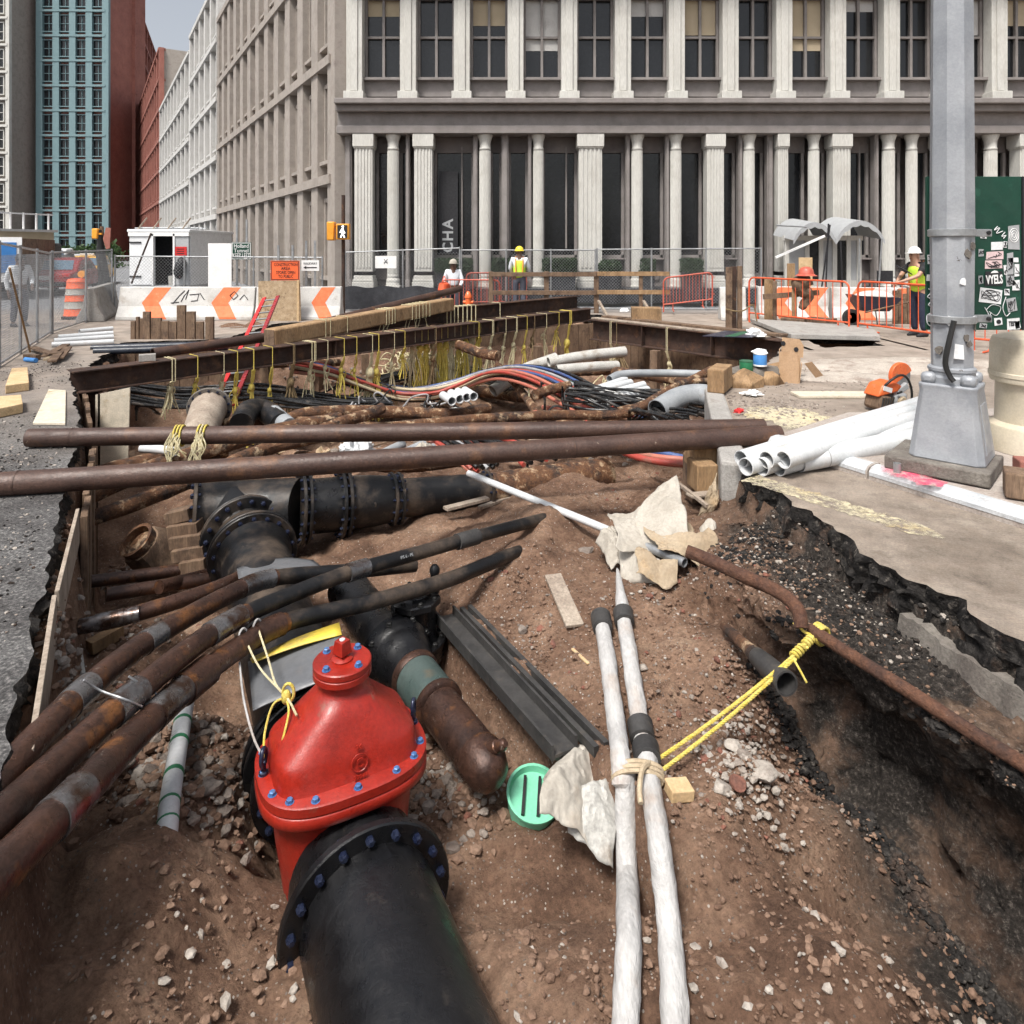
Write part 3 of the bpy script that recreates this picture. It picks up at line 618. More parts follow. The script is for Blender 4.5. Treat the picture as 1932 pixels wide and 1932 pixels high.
# ------------------------------------------------------------------ buildings and trees behind the site
M['iron_light'] = pm('iron_light', (.56, .55, .51), (.63, .62, .58), 2, .7, 0, .08, 40, c3=(.48, .46, .42), s3=1.2, t3=(.5, .8), stretch=(1, 1, .1), fine=.2)
M['iron_dark'] = pm('iron_dark', (.155, .135, .13), (.20, .175, .165), 2, .7, 0, .08, 40, c3=(.11, .095, .09), s3=2.5, t3=(.55, .8), fine=.12)
M['iron_mid'] = pm('iron_mid', (.21, .19, .18), (.27, .245, .235), 2, .7, 0, .08, 40, c3=(.2, .18, .17), s3=2.5, t3=(.55, .8), fine=.12)
M['granite'] = pm('granite', (.028, .03, .036), (.05, .052, .06), 4, .5, 0, .1, 60, c3=(.09, .09, .1), s3=20, t3=(.6, .7))
M['stone_white'] = pm('stone_white', (.52, .51, .49), (.62, .61, .59), 2, .8, 0, .1, 30, c3=(.4, .38, .36), s3=2, t3=(.55, .8), fine=.12)
M['stone_pink'] = pm('stone_pink', (.30, .265, .235), (.40, .355, .315), 2, .8, 0, .1, 30, c3=(.22, .18, .165), s3=2, t3=(.55, .8), fine=.12)
M['brick'] = pm('brick', (.29, .11, .085), (.36, .145, .11), 1.2, .85, 0, .1, 30, c3=(.24, .09, .07), s3=.6, t3=(.5, .7), fine=.2, fscale=12)
M['teal_frame'] = flat('teal_frame', (.16, .25, .27), .6)
M['beige_wall'] = pm('beige_wall', (.46, .38, .26), (.54, .45, .32), .8, .85, 0, .05, 20, fine=.1)
M['leaf'] = pm('leaf', (.028, .06, .018), (.055, .10, .03), 6, .6, fine=.3, spec=.3)
M['leaf_dark'] = pm('leaf_dark', (.016, .036, .014), (.032, .062, .022), 6, .6, fine=.3, spec=.3)
M['bark'] = pm('bark', (.07, .05, .04), (.11, .085, .07), 8, .9, 0, .4, 30)
M['warm_interior'] = flat('warm_interior', (.20, .11, .06), .6)

FY = 21.5; PXM = F / FY
def fx(u): return (u - CU) / PXM
bld = thing('cast_iron_building', 'grey cast-iron storefront building with tall columns and dark windows behind the site', 'building', (6, FY, 0))
cols = [(655, 668, 'thin'), (675, 710, 'pil'), (735, 755, 'col'), (768, 776, 'thin'), (785, 820, 'pil'), (893, 903, 'thin'), (906, 926, 'col'), (946, 960, 'mull'), (995, 1003, 'thin'), (1006, 1024, 'col'), (1088, 1133, 'pil'), (1177, 1186, 'thin'), (1189, 1208, 'col'), (1251, 1259, 'thin'),
        (1261, 1280, 'col'), (1324, 1357, 'pil'), (1387, 1395, 'thin'), (1397, 1416, 'col'), (1440, 1452, 'mull'), (1455, 1475, 'pil'), (1518, 1536, 'col'), (1556, 1590, 'pil'), (1640, 1648, 'thin'), (1656, 1676, 'col'), (1700, 1718, 'col'), (1752, 1786, 'pil'), (1846, 1866, 'col'), (1900, 1936, 'pil'), (1990, 2010, 'col'), (2060, 2095, 'pil')]
x0b, x1b = fx(650), fx(2100)
ZB, ZT = .56, 5.3
mb = MB(); mb.box(((x0b + x1b) / 2, FY + 5.0, 9), (x1b - x0b, 9.0, 18)); obj('wall', mb, M['iron_dark'], bld)
mb = MB(); mb.box(((x0b + x1b) / 2, FY - .15, ZB / 2 + .06), (x1b - x0b + .3, 1.4, ZB - .12)); obj('granite_step', mb, M['granite'], bld, bevel=.02)
def column(u0, u1, kind, z0, z1, y):
    x0, x1 = fx(u0), fx(u1); xc, w = (x0 + x1) / 2, x1 - x0; mb = MB(); bs = MB(); cp = MB()
    if kind == 'col':
        w *= 1.12; r = w / 2; prof = []
        n = 28; vs_, fs_ = [], []
        hs = [z0 + .42, z1 - .5]
        for z in hs:
            for i in range(n * 2):
                a_ = math.pi * i / n; rr = r * .98 * (1 if i % 2 else .94)
                vs_.append((xc + rr * math.cos(a_), y + rr * math.sin(a_), z))
        for i in range(n * 2): j = (i + 1) % (n * 2); fs_.append((i, j, n * 2 + j, n * 2 + i))
        mb.add(vs_, fs_)
        bs.lathe([(r * 1.18, 0), (r * 1.18, .12), (r * 1.12, .14), (r * 1.16, .2), (r * 1.08, .26), (r * .95, .29), (r * 1.02, .34), (r * .98, .40), (r * .86, .43)], (xc, y, z0), n=24)
        bs.box((xc, y, z0 + .03), (w * 1.25, w * 1.25, .06))
        cp.lathe([(r * .86, 0), (r * 1.0, .06), (r * .9, .12), (r * .95, .3), (r * 1.25, .45), (r * 1.3, .5)], (xc, y, z1 - .5), n=24)
    elif kind == 'pil':
        mb.box((xc, y, (z0 + z1) / 2 + .1), (w * .94, .45, z1 - z0 - .8))
        for k in range(-2, 3): mb.box((xc + k * w * .17, y - .235, (z0 + z1) / 2 + .12), (w * .085, .03, z1 - z0 - 1.0))
        bs.box((xc, y, z0 + .09), (w * 1.14, .66, .18)); bs.box((xc, y, z0 + .23), (w * 1.08, .60, .08)); bs.box((xc, y, z0 + .32), (w * 1.0, .52, .10))
        cp.box((xc, y, z1 - .2), (w * 1.1, .6, .4)); cp.box((xc, y, z1 - .42), (w * 1.03, .53, .06))
    else:
        mb.box((xc, y + .12, (z0 + z1) / 2), (w * .9, .26, z1 - z0)); mb.box((xc, y - .03, (z0 + z1) / 2), (w * .5, .06, z1 - z0 - .4))
        bs.box((xc, y + .1, z0 + .12), (w * 1.05, .36, .24))
    mt = M['iron_light'] if kind in ('col', 'pil') else M['iron_mid']
    c_ = obj('column' if kind == 'col' else ('pilaster' if kind == 'pil' else 'mullion'), mb, mt, bld)
    obj('column_base', bs, mt, c_, bevel=.012)
    if cp.v: obj('capital', cp, mt, c_, bevel=.012)
for (a, b_, k) in cols: column(a, b_, k, ZB, ZT, FY - .3)
for i in range(len(cols) - 1):
    a, b_ = cols[i][1], cols[i + 1][0]
    if b_ - a < 10: continue
    xa, xb = fx(a) - .06, fx(b_) + .06; xc, w = (xa + xb) / 2, xb - xa; door = (1416 <= a <= 1440)
    zs = 1.47 if not door else .9
    mb = MB()
    mb.box((xc, FY + .18, (ZB + zs) / 2), (w, .16, zs - ZB)); mb.box((xc, FY + .08, (ZB + zs) / 2), (w * .62, .06, (zs - ZB) * .55)); mb.box((xc, FY + .02, zs - .03), (w, .34, .06))
    fr = obj('sill_panel', mb, M['iron_dark'], bld, bevel=.015)
    mb = MB(); mb.box((xc, FY + .2, ZT - .25), (w, .16, .5)); obj('transom', mb, M['iron_dark'], fr, bevel=.015)
    mb = MB(); mb.box((xc, FY + .22, (zs + ZT - .5) / 2), (w, .02, ZT - .5 - zs)); obj('pane', mb, M['glass'], fr)
    mb = MB()
    for sx in (-1, 1): mb.box((xc + sx * (w / 2 - .08), FY + .15, (zs + ZT - .5) / 2), (.09, .1, ZT - .5 - zs))
    mb.box((xc, FY + .15, zs + .05), (w, .1, .09))
    if w > .9: mb.box((xc + w * .18, FY + .16, (zs + ZT) / 2), (.05, .08, ZT - zs - .6))
    obj('window_frame', mb, M['iron_mid'], fr)
# entablature and upper storey
mb = MB(); xm, wm = (x0b + x1b) / 2, x1b - x0b
for (z, h, y) in ((5.42, .24, .62), (5.75, .42, .5), (6.06, .2, .75), (6.24, .16, .95)): mb.box((xm, FY + .45 - y / 2, z), (wm + .2, y + .9, h))
obj('entablature', mb, M['iron_mid'], bld, bevel=.02)
mb = MB(); k = 0
x = x0b + .2
while x < x1b: mb.box((x, FY - .28, 5.98), (.12, .3, .12)); x += .3
obj('dentil_row', mb, M['iron_mid'], bld)
ux = x0b + .35; n_b = 14; wbay = (wm - .7) / n_b
pil0 = None
for i in range(n_b + 1):
    xx = x0b + .35 + i * wbay
    if pil0 is None:
        mb = MB(); mb.box((xx, FY, 8.3), (.5, .4, 3.9)); mb.box((xx, FY - .05, 6.5), (.62, .56, .35)); mb.box((xx, FY - .05, 10.1), (.62, .56, .35)); mb.box((xx, FY - .22, 8.3), (.22, .06, 3.2))
        pil0 = obj('upper_pilaster', mb, M['iron_light'], bld, bevel=.012); pz = wl[pil0.name]
    else: dup(pil0, bld, (xx, pz.y, pz.z))
win0 = None
for i in range(n_b):
    xx = x0b + .35 + (i + .5) * wbay
    if win0 is None:
        mb = MB(); w = wbay - .5
        mb.box((xx, FY + .3, 6.85), (w, .3, .5)); mb.box((xx, FY + .16, 7.13), (w, .4, .08)); mb.box((xx, FY + .3, 9.95), (w, .3, .5))
        for sx in (-1, 0, 1): mb.box((xx + sx * (w / 2 - .04), FY + .28, 8.4), (.08, .12, 2.6))
        mb.box((xx, FY + .28, 8.5), (w, .1, .07))
        win0 = obj('upper_window', mb, M['iron_mid'], bld); wz = wl[win0.name]
        mb = MB(); mb.box((xx, FY + .36, 8.4), (w, .03, 2.7)); p0 = obj('pane', mb, M['glass'], win0); pz2 = wl[p0.name]
    else:
        w2 = dup(win0, bld, (xx, wz.y, wz.z)); dup(p0, w2, (xx, pz2.y, pz2.z))
    if i % 3 != 1:
        hb = (.5, 1.1, .8, 1.6, .35)[i % 5]; mb = MB(); mb.box((xx, FY + .335, 9.7 - hb / 2), (wbay - .62, .012, hb)); obj('blind', mb, M['stone_white'] if i % 2 else M['beige_wall'], bld)
mb = MB()
for (z, h, y) in ((10.5, .4, .5), (10.85, .3, .8), (11.1, .18, 1.1)): mb.box((xm, FY + .45 - y / 2, z), (wm + .2, y + .9, h))
obj('cornice', mb, M['iron_mid'], bld, bevel=.02)
# letters hung vertically in a window
p = V((fx(846), FY + .02, 0))
bn = thing('window_banner', 'narrow dark banner with pale sideways letters in the storefront window', 'banner', (p.x, p.y - .02, 1.6))
mb = MB(); mb.box((p.x, FY - .02, 2.9), (.6, .015, 2.6)); obj('cloth', mb, M['ink'], bn)
for k, ch in enumerate('CHA'): text('letter', ch, M['grey_print'], bn, (p.x, FY - .032, 1.80 + k * .37), (0, 0, 1), (-1, 0, 0), .46, .002, bold=.012)
# hedges in planters against the facade
def leaf_cloud(mb, fn, n, s, seed, flat_=.5):
    q = random.Random(seed)
    for _ in range(n):
        c_, nr = fn(q); c_ = V(c_); e = Euler((q.uniform(0, 6.3), q.uniform(0, 6.3), q.uniform(0, 6.3))).to_matrix(); k = s * q.uniform(.6, 1.4)
        vs_ = [c_ + e @ V(v_) * k for v_ in ((-.5, 0, 0), (0, -.32, .06), (.55, 0, 0), (0, .32, .06))]
        mb.add(vs_, [(0, 1, 2, 3)])
def hedge(u0, u1, v0, v1, y, label):
    x0, x1 = (u0 - CU) / F * y, (u1 - CU) / F * y; zt, zb = EYE - (v0 - CV) / F * y, EYE - (v1 - CV) / F * y
    t = thing('hedge', label, 'hedge', ((x0 + x1) / 2, y, .12), 'clipped hedges in front of the grey storefront')
    mb = MB(); mb.box(((x0 + x1) / 2, y + .02, (.12 + zb) / 2), (x1 - x0 - .04, .42, zb - .12)); obj('planter', mb, M['granite'], t, bevel=.01)
    mb = MB(); mb.box(((x0 + x1) / 2, y, (zt + zb) / 2), (x1 - x0 - .12, .4, zt - zb - .1)); hb = obj('inner_twigs', mb, M['leaf_dark'], t)
    mb = MB()
    def fn(q):
        f_ = q.random(); 
        x = q.uniform(x0, x1); z = q.uniform(zb, zt); yy = y - .26 + q.uniform(-.05, .1)
        if f_ < .25: z = zt + q.uniform(-.06, .03); yy = y + q.uniform(-.25, .25)
        elif f_ < .4: x = q.choice((x0, x1)) + q.uniform(-.04, .04); yy = y + q.uniform(-.25, .25)
        return (x, yy, z), None
    leaf_cloud(mb, fn, int(1500 * (x1 - x0)), .075, int(u0)); obj('foliage', mb, M['leaf_dark'], t, smooth=0)
for k, (a, b_, lb) in enumerate(((824, 862, 'dark clipped hedge behind the worker in the white hat'), (866, 890, 'narrow dark hedge left of the first wide grey column pair'), (930, 985, 'dark clipped hedge behind the worker in the yellow vest'), (1026, 1086, 'wide dark hedge between the yellow-vested worker and a broad pilaster'), (1210, 1234, 'short square hedge beside the narrow glazed door'), (1286, 1322, 'dark hedge behind the tilted red barricade'))):
    hedge(a, b_, 489 if k != 4 else 490, 514, 20.6, lb)
def bush(u, v, rad, y, label):
    c_ = at(u, v, y); t = thing('round_bush', label, 'bush', (c_.x, y, .12), 'round bushes beside a storefront window')
    mb = MB(); mb.cyl((c_.x, y, .12), (c_.x, y, c_.z - rad * .5), .2, .26); obj('pot', mb, M['granite'], t)
    mb = MB(); mb.ball(c_, rad * .82); obj('inner_twigs', mb, M['leaf_dark'], t)
    mb = MB()
    def fn(q):
        d = V((q.gauss(0, 1), q.gauss(0, 1), q.gauss(0, 1))).normalized(); return c_ + d * rad * q.uniform(.8, 1.08), d
    leaf_cloud(mb, fn, 700, .07, int(u)); obj('foliage', mb, M['leaf_dark'], t, smooth=0)
bush(1143, 505, .23, 20.6, 'left of two round dark bushes in pots'); bush(1158, 505, .23, 20.5, 'right of two round dark bushes in pots')

# street facades running away to the left
SD = V((-.62, 1, 0)).normalized(); SN = V((SD.y, -SD.x, 0)) * -1      # faces the street (to the left)
def row_building(name, label, P0, dirv, L, H, nb, ns, wallm, pilm, z0=.3, pw=.5, inset=.16, facing=None, depth=10, glassm='glass', base=.0, wfrac=.62):
    P0 = V(P0); dv = V(dirv).normalized(); nv = V(facing).normalized(); t = thing(name, label, 'building', P0)
    m3 = Matrix((dv, -nv, V((0, 0, 1)))).transposed()
    mb = MB(); mb.box(P0 + dv * L / 2 - nv * (depth / 2 + .25) + V((0, 0, H / 2)), (L, depth, H), m3); obj('wall', mb, wallm, t)
    bw, sh = L / nb, (H - z0) / ns; pl = None
    for i in range(nb + 1):
        c_ = P0 + dv * (bw * i) + V((0, 0, H / 2))
        if pl is None:
            mb = MB(); mb.box(V((0, 0, 0)), (pw, .5, H), m3); pl = obj('pilaster', mb, pilm, t, origin=(0, 0, 0)); pl.location = c_ - wl[t.name]
        else: dup(pl, t, c_)
    wn_ = None
    for j in range(ns):
        mb = MB(); mb.box(P0 + dv * L / 2 + V((0, 0, z0 + sh * (j + 1) - .12)) - nv * .05, (L, .75, .3), m3); obj('string_course', mb, pilm, t)
        for i in range(nb):
            c_ = P0 + dv * (bw * (i + .5)) + V((0, 0, z0 + sh * (j + .47)))
            if wn_ is None:
                ww, wh = bw * wfrac, sh * .68; mb = MB()
                for sx in (-1, 1): mb.box(m3 @ V((sx * ww / 2, .1, 0)), (.12, .24, wh), m3)
                mb.box(m3 @ V((0, .1, wh / 2)), (ww + .12, .26, .14), m3); mb.box(m3 @ V((0, .02, -wh / 2)), (ww + .3, .4, .12), m3); mb.box(m3 @ V((0, .14, 0)), (ww, .1, .07), m3); mb.box(m3 @ V((0, .14, 0)), (.06, .1, wh), m3)
                wn_ = obj('window', mb, pilm, t, origin=(0, 0, 0)); wn_.location = c_ - wl[t.name]; wl[wn_.name] = c_
                mb = MB(); mb.box(m3 @ V((0, .2, 0)), (ww, .03, wh), m3); pn = obj('pane', mb, M[glassm], None, origin=(0, 0, 0)); pn.parent = wn_; pn.location = (0, 0, 0)
            else:
                w2 = dup(wn_, t, c_); dup(pn, w2, c_)
    return t
q0 = V((fx(650) - .02, FY - .15, 0))
row_building('street_building', 'pinkish-grey building with close pilasters running down the side street', q0 + SD * .4, SD, 22.5, 15.5, 12, 4, M['stone_pink'], M['stone_pink'], pw=.75, facing=(-1, -.62, 0), wfrac=.55)
row_building('corner_building', 'pale stone building with quoins beyond the pinkish-grey one', q0 + SD * 23.2, SD, 13, 18, 5, 5, M['stone_white'], M['stone_white'], pw=.5, facing=(-1, -.62, 0))
row_building('far_row_building', 'light grey row building farther down the side street', q0 + SD * 36.6, SD, 26, 17, 9, 5, M['iron_light'], M['stone_white'], pw=.5, facing=(-1, -.62, 0))
row_building('distant_row_building', 'brown row building near the far end of the side street', q0 + SD * 63.5, SD, 40, 24, 12, 7, M['stone_pink'], M['brick'], pw=.6, facing=(-1, -.62, 0))
# left-hand side of that street
tw = V((-66.5, 96, 0))
row_building('brick_tower', 'red brick tower with teal-framed windows on the left of the street', tw, (1, 0.02, 0), 9.2, 46, 4, 13, M['brick'], M['teal_frame'], pw=.9, facing=(0, -1, 0), wfrac=.7)
row_building('brick_block', 'long red brick block beside the teal-windowed tower', V((-57.2, 103, 0)), (-.42, 1, 0), 60, 40, 14, 11, M['brick'], M['brick'], pw=.5, facing=(1, .42, 0), wfrac=.4)
row_building('far_brick_building', 'distant brown-pink building closing the street', V((-92, 190, 0)), (1, 0, 0), 26, 46, 8, 12, M['stone_pink'], M['brick'], pw=.5, facing=(0, -1, 0), wfrac=.4)
bb = thing('beige_building', 'low beige building with white railing on its roof at far left', 'building', (-55, 62, 0))
dv = V((.36, 1, 0)).normalized(); nv = V((1, -.36, 0)).normalized(); m3 = Matrix((dv, -nv, V((0, 0, 1)))).transposed()
mb = MB(); P0 = V((-56.5, 58, 0)); mb.box(P0 + dv * 9 - nv * 6 + V((0, 0, 1.75)), (18, 12, 3.7), m3); obj('wall', mb, M['beige_wall'], bb)
mb = MB(); mb.box(P0 + dv * 9 - nv * 5.9 + V((0, 0, 3.72)), (18.4, 12.6, .25), m3); obj('roof_slab', mb, M['stone_white'], bb)
rp = None
for i in range(14):
    c_ = P0 + dv * (i * 1.35) + V((0, 0, 4.7)) - nv * .2
    if rp is None: mb = MB(); mb.box((0, 0, 0), (.16, .16, 1.8)); rp = obj('railing_post', mb, M['white'], bb, origin=(0, 0, 0)); rp.location = c_ - wl[bb.name]
    else: dup(rp, bb, c_)
mb = MB(); mb.bar(P0 + V((0, 0, 5.5)) - nv * .2, P0 + dv * 18 + V((0, 0, 5.5)) - nv * .2, .15, .15); obj('handrail', mb, M['white'], bb)
row_building('grey_apartment_block', 'tall grey apartment block behind the low beige building', V((-92, 92, 0)), (1, 0, 0), 24, 44, 9, 12, M['stone_pink'], M['iron_light'], pw=.5, facing=(0, -1, 0), wfrac=.5)
# trees at the far end of the street
def tree(u, v, y, rx, rz, label, seed):
    c_ = at(u, v, y); t = thing('street_tree', label, 'tree', (c_.x, y, 0), 'trees at the end of the side street')
    q = random.Random(seed); mb = MB(); top = V((c_.x, y, c_.z)); mb.tube([V((c_.x, y, 0)), V((c_.x + .1, y, c_.z * .5)), top], [.22, .17, .08], 8)
    ends = []
    for k in range(9):
        a_ = q.uniform(0, 6.28); e = c_ + V((math.cos(a_) * rx * .7, math.sin(a_) * rx * .7, q.uniform(-.3, .6) * rz)); st = lerp(V((c_.x, y, 0)), top, q.uniform(.55, .95))
        mb.tube([st, lerp(st, e, .5) + V((0, 0, .3)), e], [.08, .05, .02], 6); ends.append(e)
    obj('trunk', mb, M['bark'], t)
    mb = MB(); cl = [c_ + V((q.gauss(0, .5) * rx, q.gauss(0, .5) * rx, q.gauss(0, .45) * rz)) for _ in range(22)] + ends
    def fn(q2):
        b_ = q2.choice(cl); return b_ + V((q2.gauss(0, .22) * rx, q2.gauss(0, .22) * rx, q2.gauss(0, .2) * rz)), None
    leaf_cloud(mb, fn, 2600, .34, seed); obj('crown', mb, M['leaf'], t, smooth=0)
tree(160, 492, 62, 1.7, 1.5, 'leafy green tree behind the yellow taxi', 5); tree(176, 497, 70, 1.9, 1.5, 'smaller green tree right of the leafy one at the street end', 6)
tree(146, 500, 78, 1.8, 1.3, 'green tree farthest left at the end of the side street', 8)

# ------------------------------------------------------------------ barriers, signs, vehicles, fences, people
JP = [(.30, 0), (.30, .08), (.17, .34), (.085, .81)]           # jersey barrier half section
def jface(z):
    for (a, z0), (b_, z1) in zip(JP, JP[1:]):
        if z <= z1: return lerp(a, b_, (z - z0) / (z1 - z0 + 1e-9))
    return JP[-1][0]
def jersey(name, label, P, Q, mat, chev=(), group=None, hgt=1.0):
    P, Q = V(P), V(Q); dv = (Q - P).normalized(); L = (Q - P).length; nv = V((dv.y, -dv.x, 0)); nv = nv if nv.y < 0 else -nv
    t = thing(name, label, 'barrier', P, group)
    prof = [(-a, z) for a, z in JP] + [(a, z) for a, z in JP[::-1]]
    mb = MB(); mb.prism(prof, P, nv, V((0, 0, hgt)), dv, L); obj('body', mb, mat, t, smooth=0, bevel=.02)
    for rows in chev:                       # painted arrow: rows of (z, s0, s1)
        mb = MB()
        for (z, s0, s1) in rows:
            f_ = nv * (jface(z) + .004) + V((0, 0, z * hgt)); mb.v += [P + dv * s0 + f_, P + dv * s1 + f_]
        for k in range(len(rows) - 1): mb.f.append((2 * k, 2 * k + 1, 2 * k + 3, 2 * k + 2))
        obj('orange_chevron', mb, M['orange_paint'], t, smooth=0)
    return t
def chevron(c_, w=.5, lean=.28, wid=.42):
    rows = []
    for z in (.80, .7, .6, .5, .42): k = (.80 - z) / .38; rows.append((z, c_ + lean * (1 - k), c_ + lean * (1 - k) + wid))
    for z in (.34, .25, .16, .08, .03): k = (.42 - z) / .39; rows.append((z, c_ + lean * k * .95, c_ + lean * k * .95 + wid))
    return rows
bl = at(230, 604, 17.0); br = at(484, 603, 17.0); b2 = at(645, 600, 17.1)
jersey('jersey_barrier', 'long white concrete barrier with two orange arrows and black graffiti', (bl.x, 17, 0), (br.x, 17, 0), M['concrete_white'], [chevron(.58), chevron(2.3)])
jersey('jersey_barrier', 'white concrete barrier with one orange arrow right of the plywood sheet', (br.x + .03, 17.0, 0), (b2.x, 17.1, 0), M['concrete_white'], [chevron(1.36, lean=.24, wid=.34)])
gt = [o for o in C.objects if o.name.startswith('jersey_barrier')][0]
mb = MB(); P = V((bl.x, 17, 0)); q = random.Random(5)
def onface(s, z): return P + V((s, -(jface(z) + .007), z))
for st in ([(1.35, .40), (1.5, .6), (1.62, .72)], [(1.55, .45), (1.62, .6), (1.72, .74), (1.66, .5)], [(1.75, .62), (1.98, .64), (1.95, .48), (1.8, .46)], [(2.0, .66), (2.12, .5)], [(1.3, .42), (1.5, .44)], [(2.75, .6), (2.85, .7), (2.95, .6), (2.85, .5), (2.75, .6)], [(3.0, .5), (3.1, .62), (3.2, .5)]):
    mb.tube([onface(*p) for p in st], .011, 5)
obj('graffiti', mb, M['ink'], gt, smooth=0)
jersey('jersey_barrier', 'weathered grey barrier seen end-on beside the orange drum', (-10.1, 16.3, 0), (-11.3, 19.2, 0), M['concrete'])
# plywood sheet leaning on the barrier
pl = thing('plywood_sheet', 'brown plywood sheet standing between the two white barriers', 'plywood', at(524, 604, 16.5))
x0, x1 = at(484, 0, 16.5).x, at(565, 0, 16.5).x; mb = MB(); mb.prism([(x0, .0), (x1, -.02), (x1 - .01, .99), (x0 + .02, .97)], (0, 16.62, 0), (1, 0, 0), (0, -.06, 1), (0, 1, 0), .02); obj('sheet', mb, M['plywood'], pl, smooth=0)
mb = MB(); mb.box((x1 - .03, 16.5, .5), (.05, .05, 1.0)); obj('batten', mb, M['wood_new'], pl, smooth=0)
# orange drum with warning light
def drum(x, y, label):
    t = thing('traffic_drum', label, 'traffic drum', (x, y, 0)); k = [(.33, 0), (.33, .06), (.30, .07)]
    mb = MB(); mb.lathe(k + [(.29, .08)], (x, y, 0), n=24); obj('rubber_base', mb, M['black'], t)
    zs = [.08, .26, .44, .60, .76, .92, 1.0]; rs = [.285, .272, .259, .248, .236, .22, .19]
    for i in range(6):
        mb = MB(); r0, r1 = rs[i], rs[i + 1]; mb.lathe([(r0 + .008, zs[i]), (r0 + .008, zs[i] + .015), (r0 - .004, zs[i] + .03), (r1, zs[i + 1])], (x, y, 0), n=24, caps=(i == 5)); obj('orange_band' if i % 2 == 0 or i == 5 else 'white_band', mb, M['print_orange'] if i % 2 == 0 or i == 5 else M['white_dirty'], t)
    mb = MB(); mb.cyl((x + .12, y - .02, 1.12), (x + .12, y + .05, 1.12), .09, n=20); obj('amber_light', mb, M['amber'], t)
    mb = MB(); mb.box((x + .12, y + .02, 1.02), (.04, .04, .08)); mb.box((x, y, 1.0), (.3, .06, .03)); obj('handle', mb, M['print_orange'], t)
dm = gz(145, 601); drum(dm.x, dm.y, 'orange and white striped traffic drum beside the street')
# ---- chain link
def chain_fence(name, label, P, Q, z0, z1, posts=4, mesh=True, zt=None, pitch=.085, wr=.0034, screen=None):
    P, Q = V(P), V(Q); dv = (Q - P).normalized(); L = (Q - P).length; t = thing(name, label, 'fence', P); zt2 = z1 if zt is None else zt
    for i in range(posts):
        s = L * i / (posts - 1); p = P + dv * s; ztop = lerp(z1, zt2, s / L)
        mb = MB(); mb.cyl((p.x, p.y, 0), (p.x, p.y, ztop + .04), .024, n=8); obj('post', mb, M['galv'], t)
    mb = MB(); mb.cyl(P + V((0, 0, z1)), Q + V((0, 0, zt2)), .02, n=8); obj('top_rail', mb, M['galv'], t)
    mb = MB(); mb.cyl(P + V((0, 0, z0 + .03)), Q + V((0, 0, z0 + .03)), .016, n=6); obj('bottom_rail', mb, M['galv'], t)
    if mesh:
        mb = MB(); H = min(z1, zt2) - z0; c_ = -H
        nv = V((dv.y, -dv.x, 0)) * .006
        while c_ < L:
            for sg in (1, -1):
                a0, b0 = (c_, 0), (c_ + H, H)
                if a0[0] < 0: a0 = (0, -c_)
                if b0[0] > L: b0 = (L, L - c_)
                if sg < 0: a0, b0 = (a0[0], H - a0[1]), (b0[0], H - b0[1])
                if abs(a0[0] - b0[0]) > .02:
                    p, q_ = P + dv * a0[0] + V((0, 0, z0 + a0[1])) + nv * sg, P + dv * b0[0] + V((0, 0, z0 + b0[1])) + nv * sg
                    mb.tube([p, q_], wr, 3, False)
            c_ += pitch
        o = obj('chain_link', mb, M['galv'], t, smooth=0); o['kind'] = 'stuff'
    if screen:
        s0, s1, za, zb = screen
        mb = MB(); n = 26
        for i in range(n + 1):
            s = lerp(s0, s1, i / n); w = .02 * math.sin(i * 1.7) + .03
            for z in (za, (za + zb) / 2, zb + .03 * math.sin(i * .9)): mb.v.append(P + dv * s + V((dv.y, -dv.x, 0)) * w + V((0, 0, z)))
        for i in range(n):
            for k in range(2): mb.f.append((i * 3 + k, i * 3 + k + 1, i * 3 + k + 4, i * 3 + k + 3))
        obj('debris_screen', mb, M['granite'], t)
    return t
nA = gz(0, 692); nB = gz(96, 630); ext = nA + (nA - nB) * .35
chain_fence('chain_link_fence', 'leaning chain-link fence at the far left edge by the lumber', (ext.x, ext.y, 0), (nB.x, nB.y, 0), .02, 1.9, 5, zt=1.66, pitch=.07, wr=.0026)
chain_fence('chain_link_fence', 'chain-link fence section running back past the orange drum', (nB.x, nB.y + .05, 0), (-10.75, 18.3, 0), .02, 1.68, 3, zt=1.72)
chain_fence('chain_link_fence', 'chain-link fence behind the white barriers below the white trailer', (-10.7, 18.35, 0), (-5.15, 18.5, 0), .02, 1.56, 4, zt=1.52, pitch=.09)
chain_fence('chain_link_fence', 'long chain-link fence with dark screen in front of the grey columns', (-4.72, 19.3, 0), (-1.5, 19.5, 0), .02, 1.66, 3, zt=1.78, pitch=.09, screen=(0, 3.3, .05, .68))
chain_fence('chain_link_fence', 'chain-link fence in front of the hedges and the yellow-vested worker', (-1.45, 19.5, 0), (2.4, 19.6, 0), .02, 1.72, 4, zt=1.72, pitch=.09)
chain_fence('chain_link_fence', 'chain-link fence right of the wooden railing in front of the glazed doors', (2.45, 19.6, 0), (7.1, 19.4, 0), .02, 1.74, 4, zt=1.77, pitch=.09)
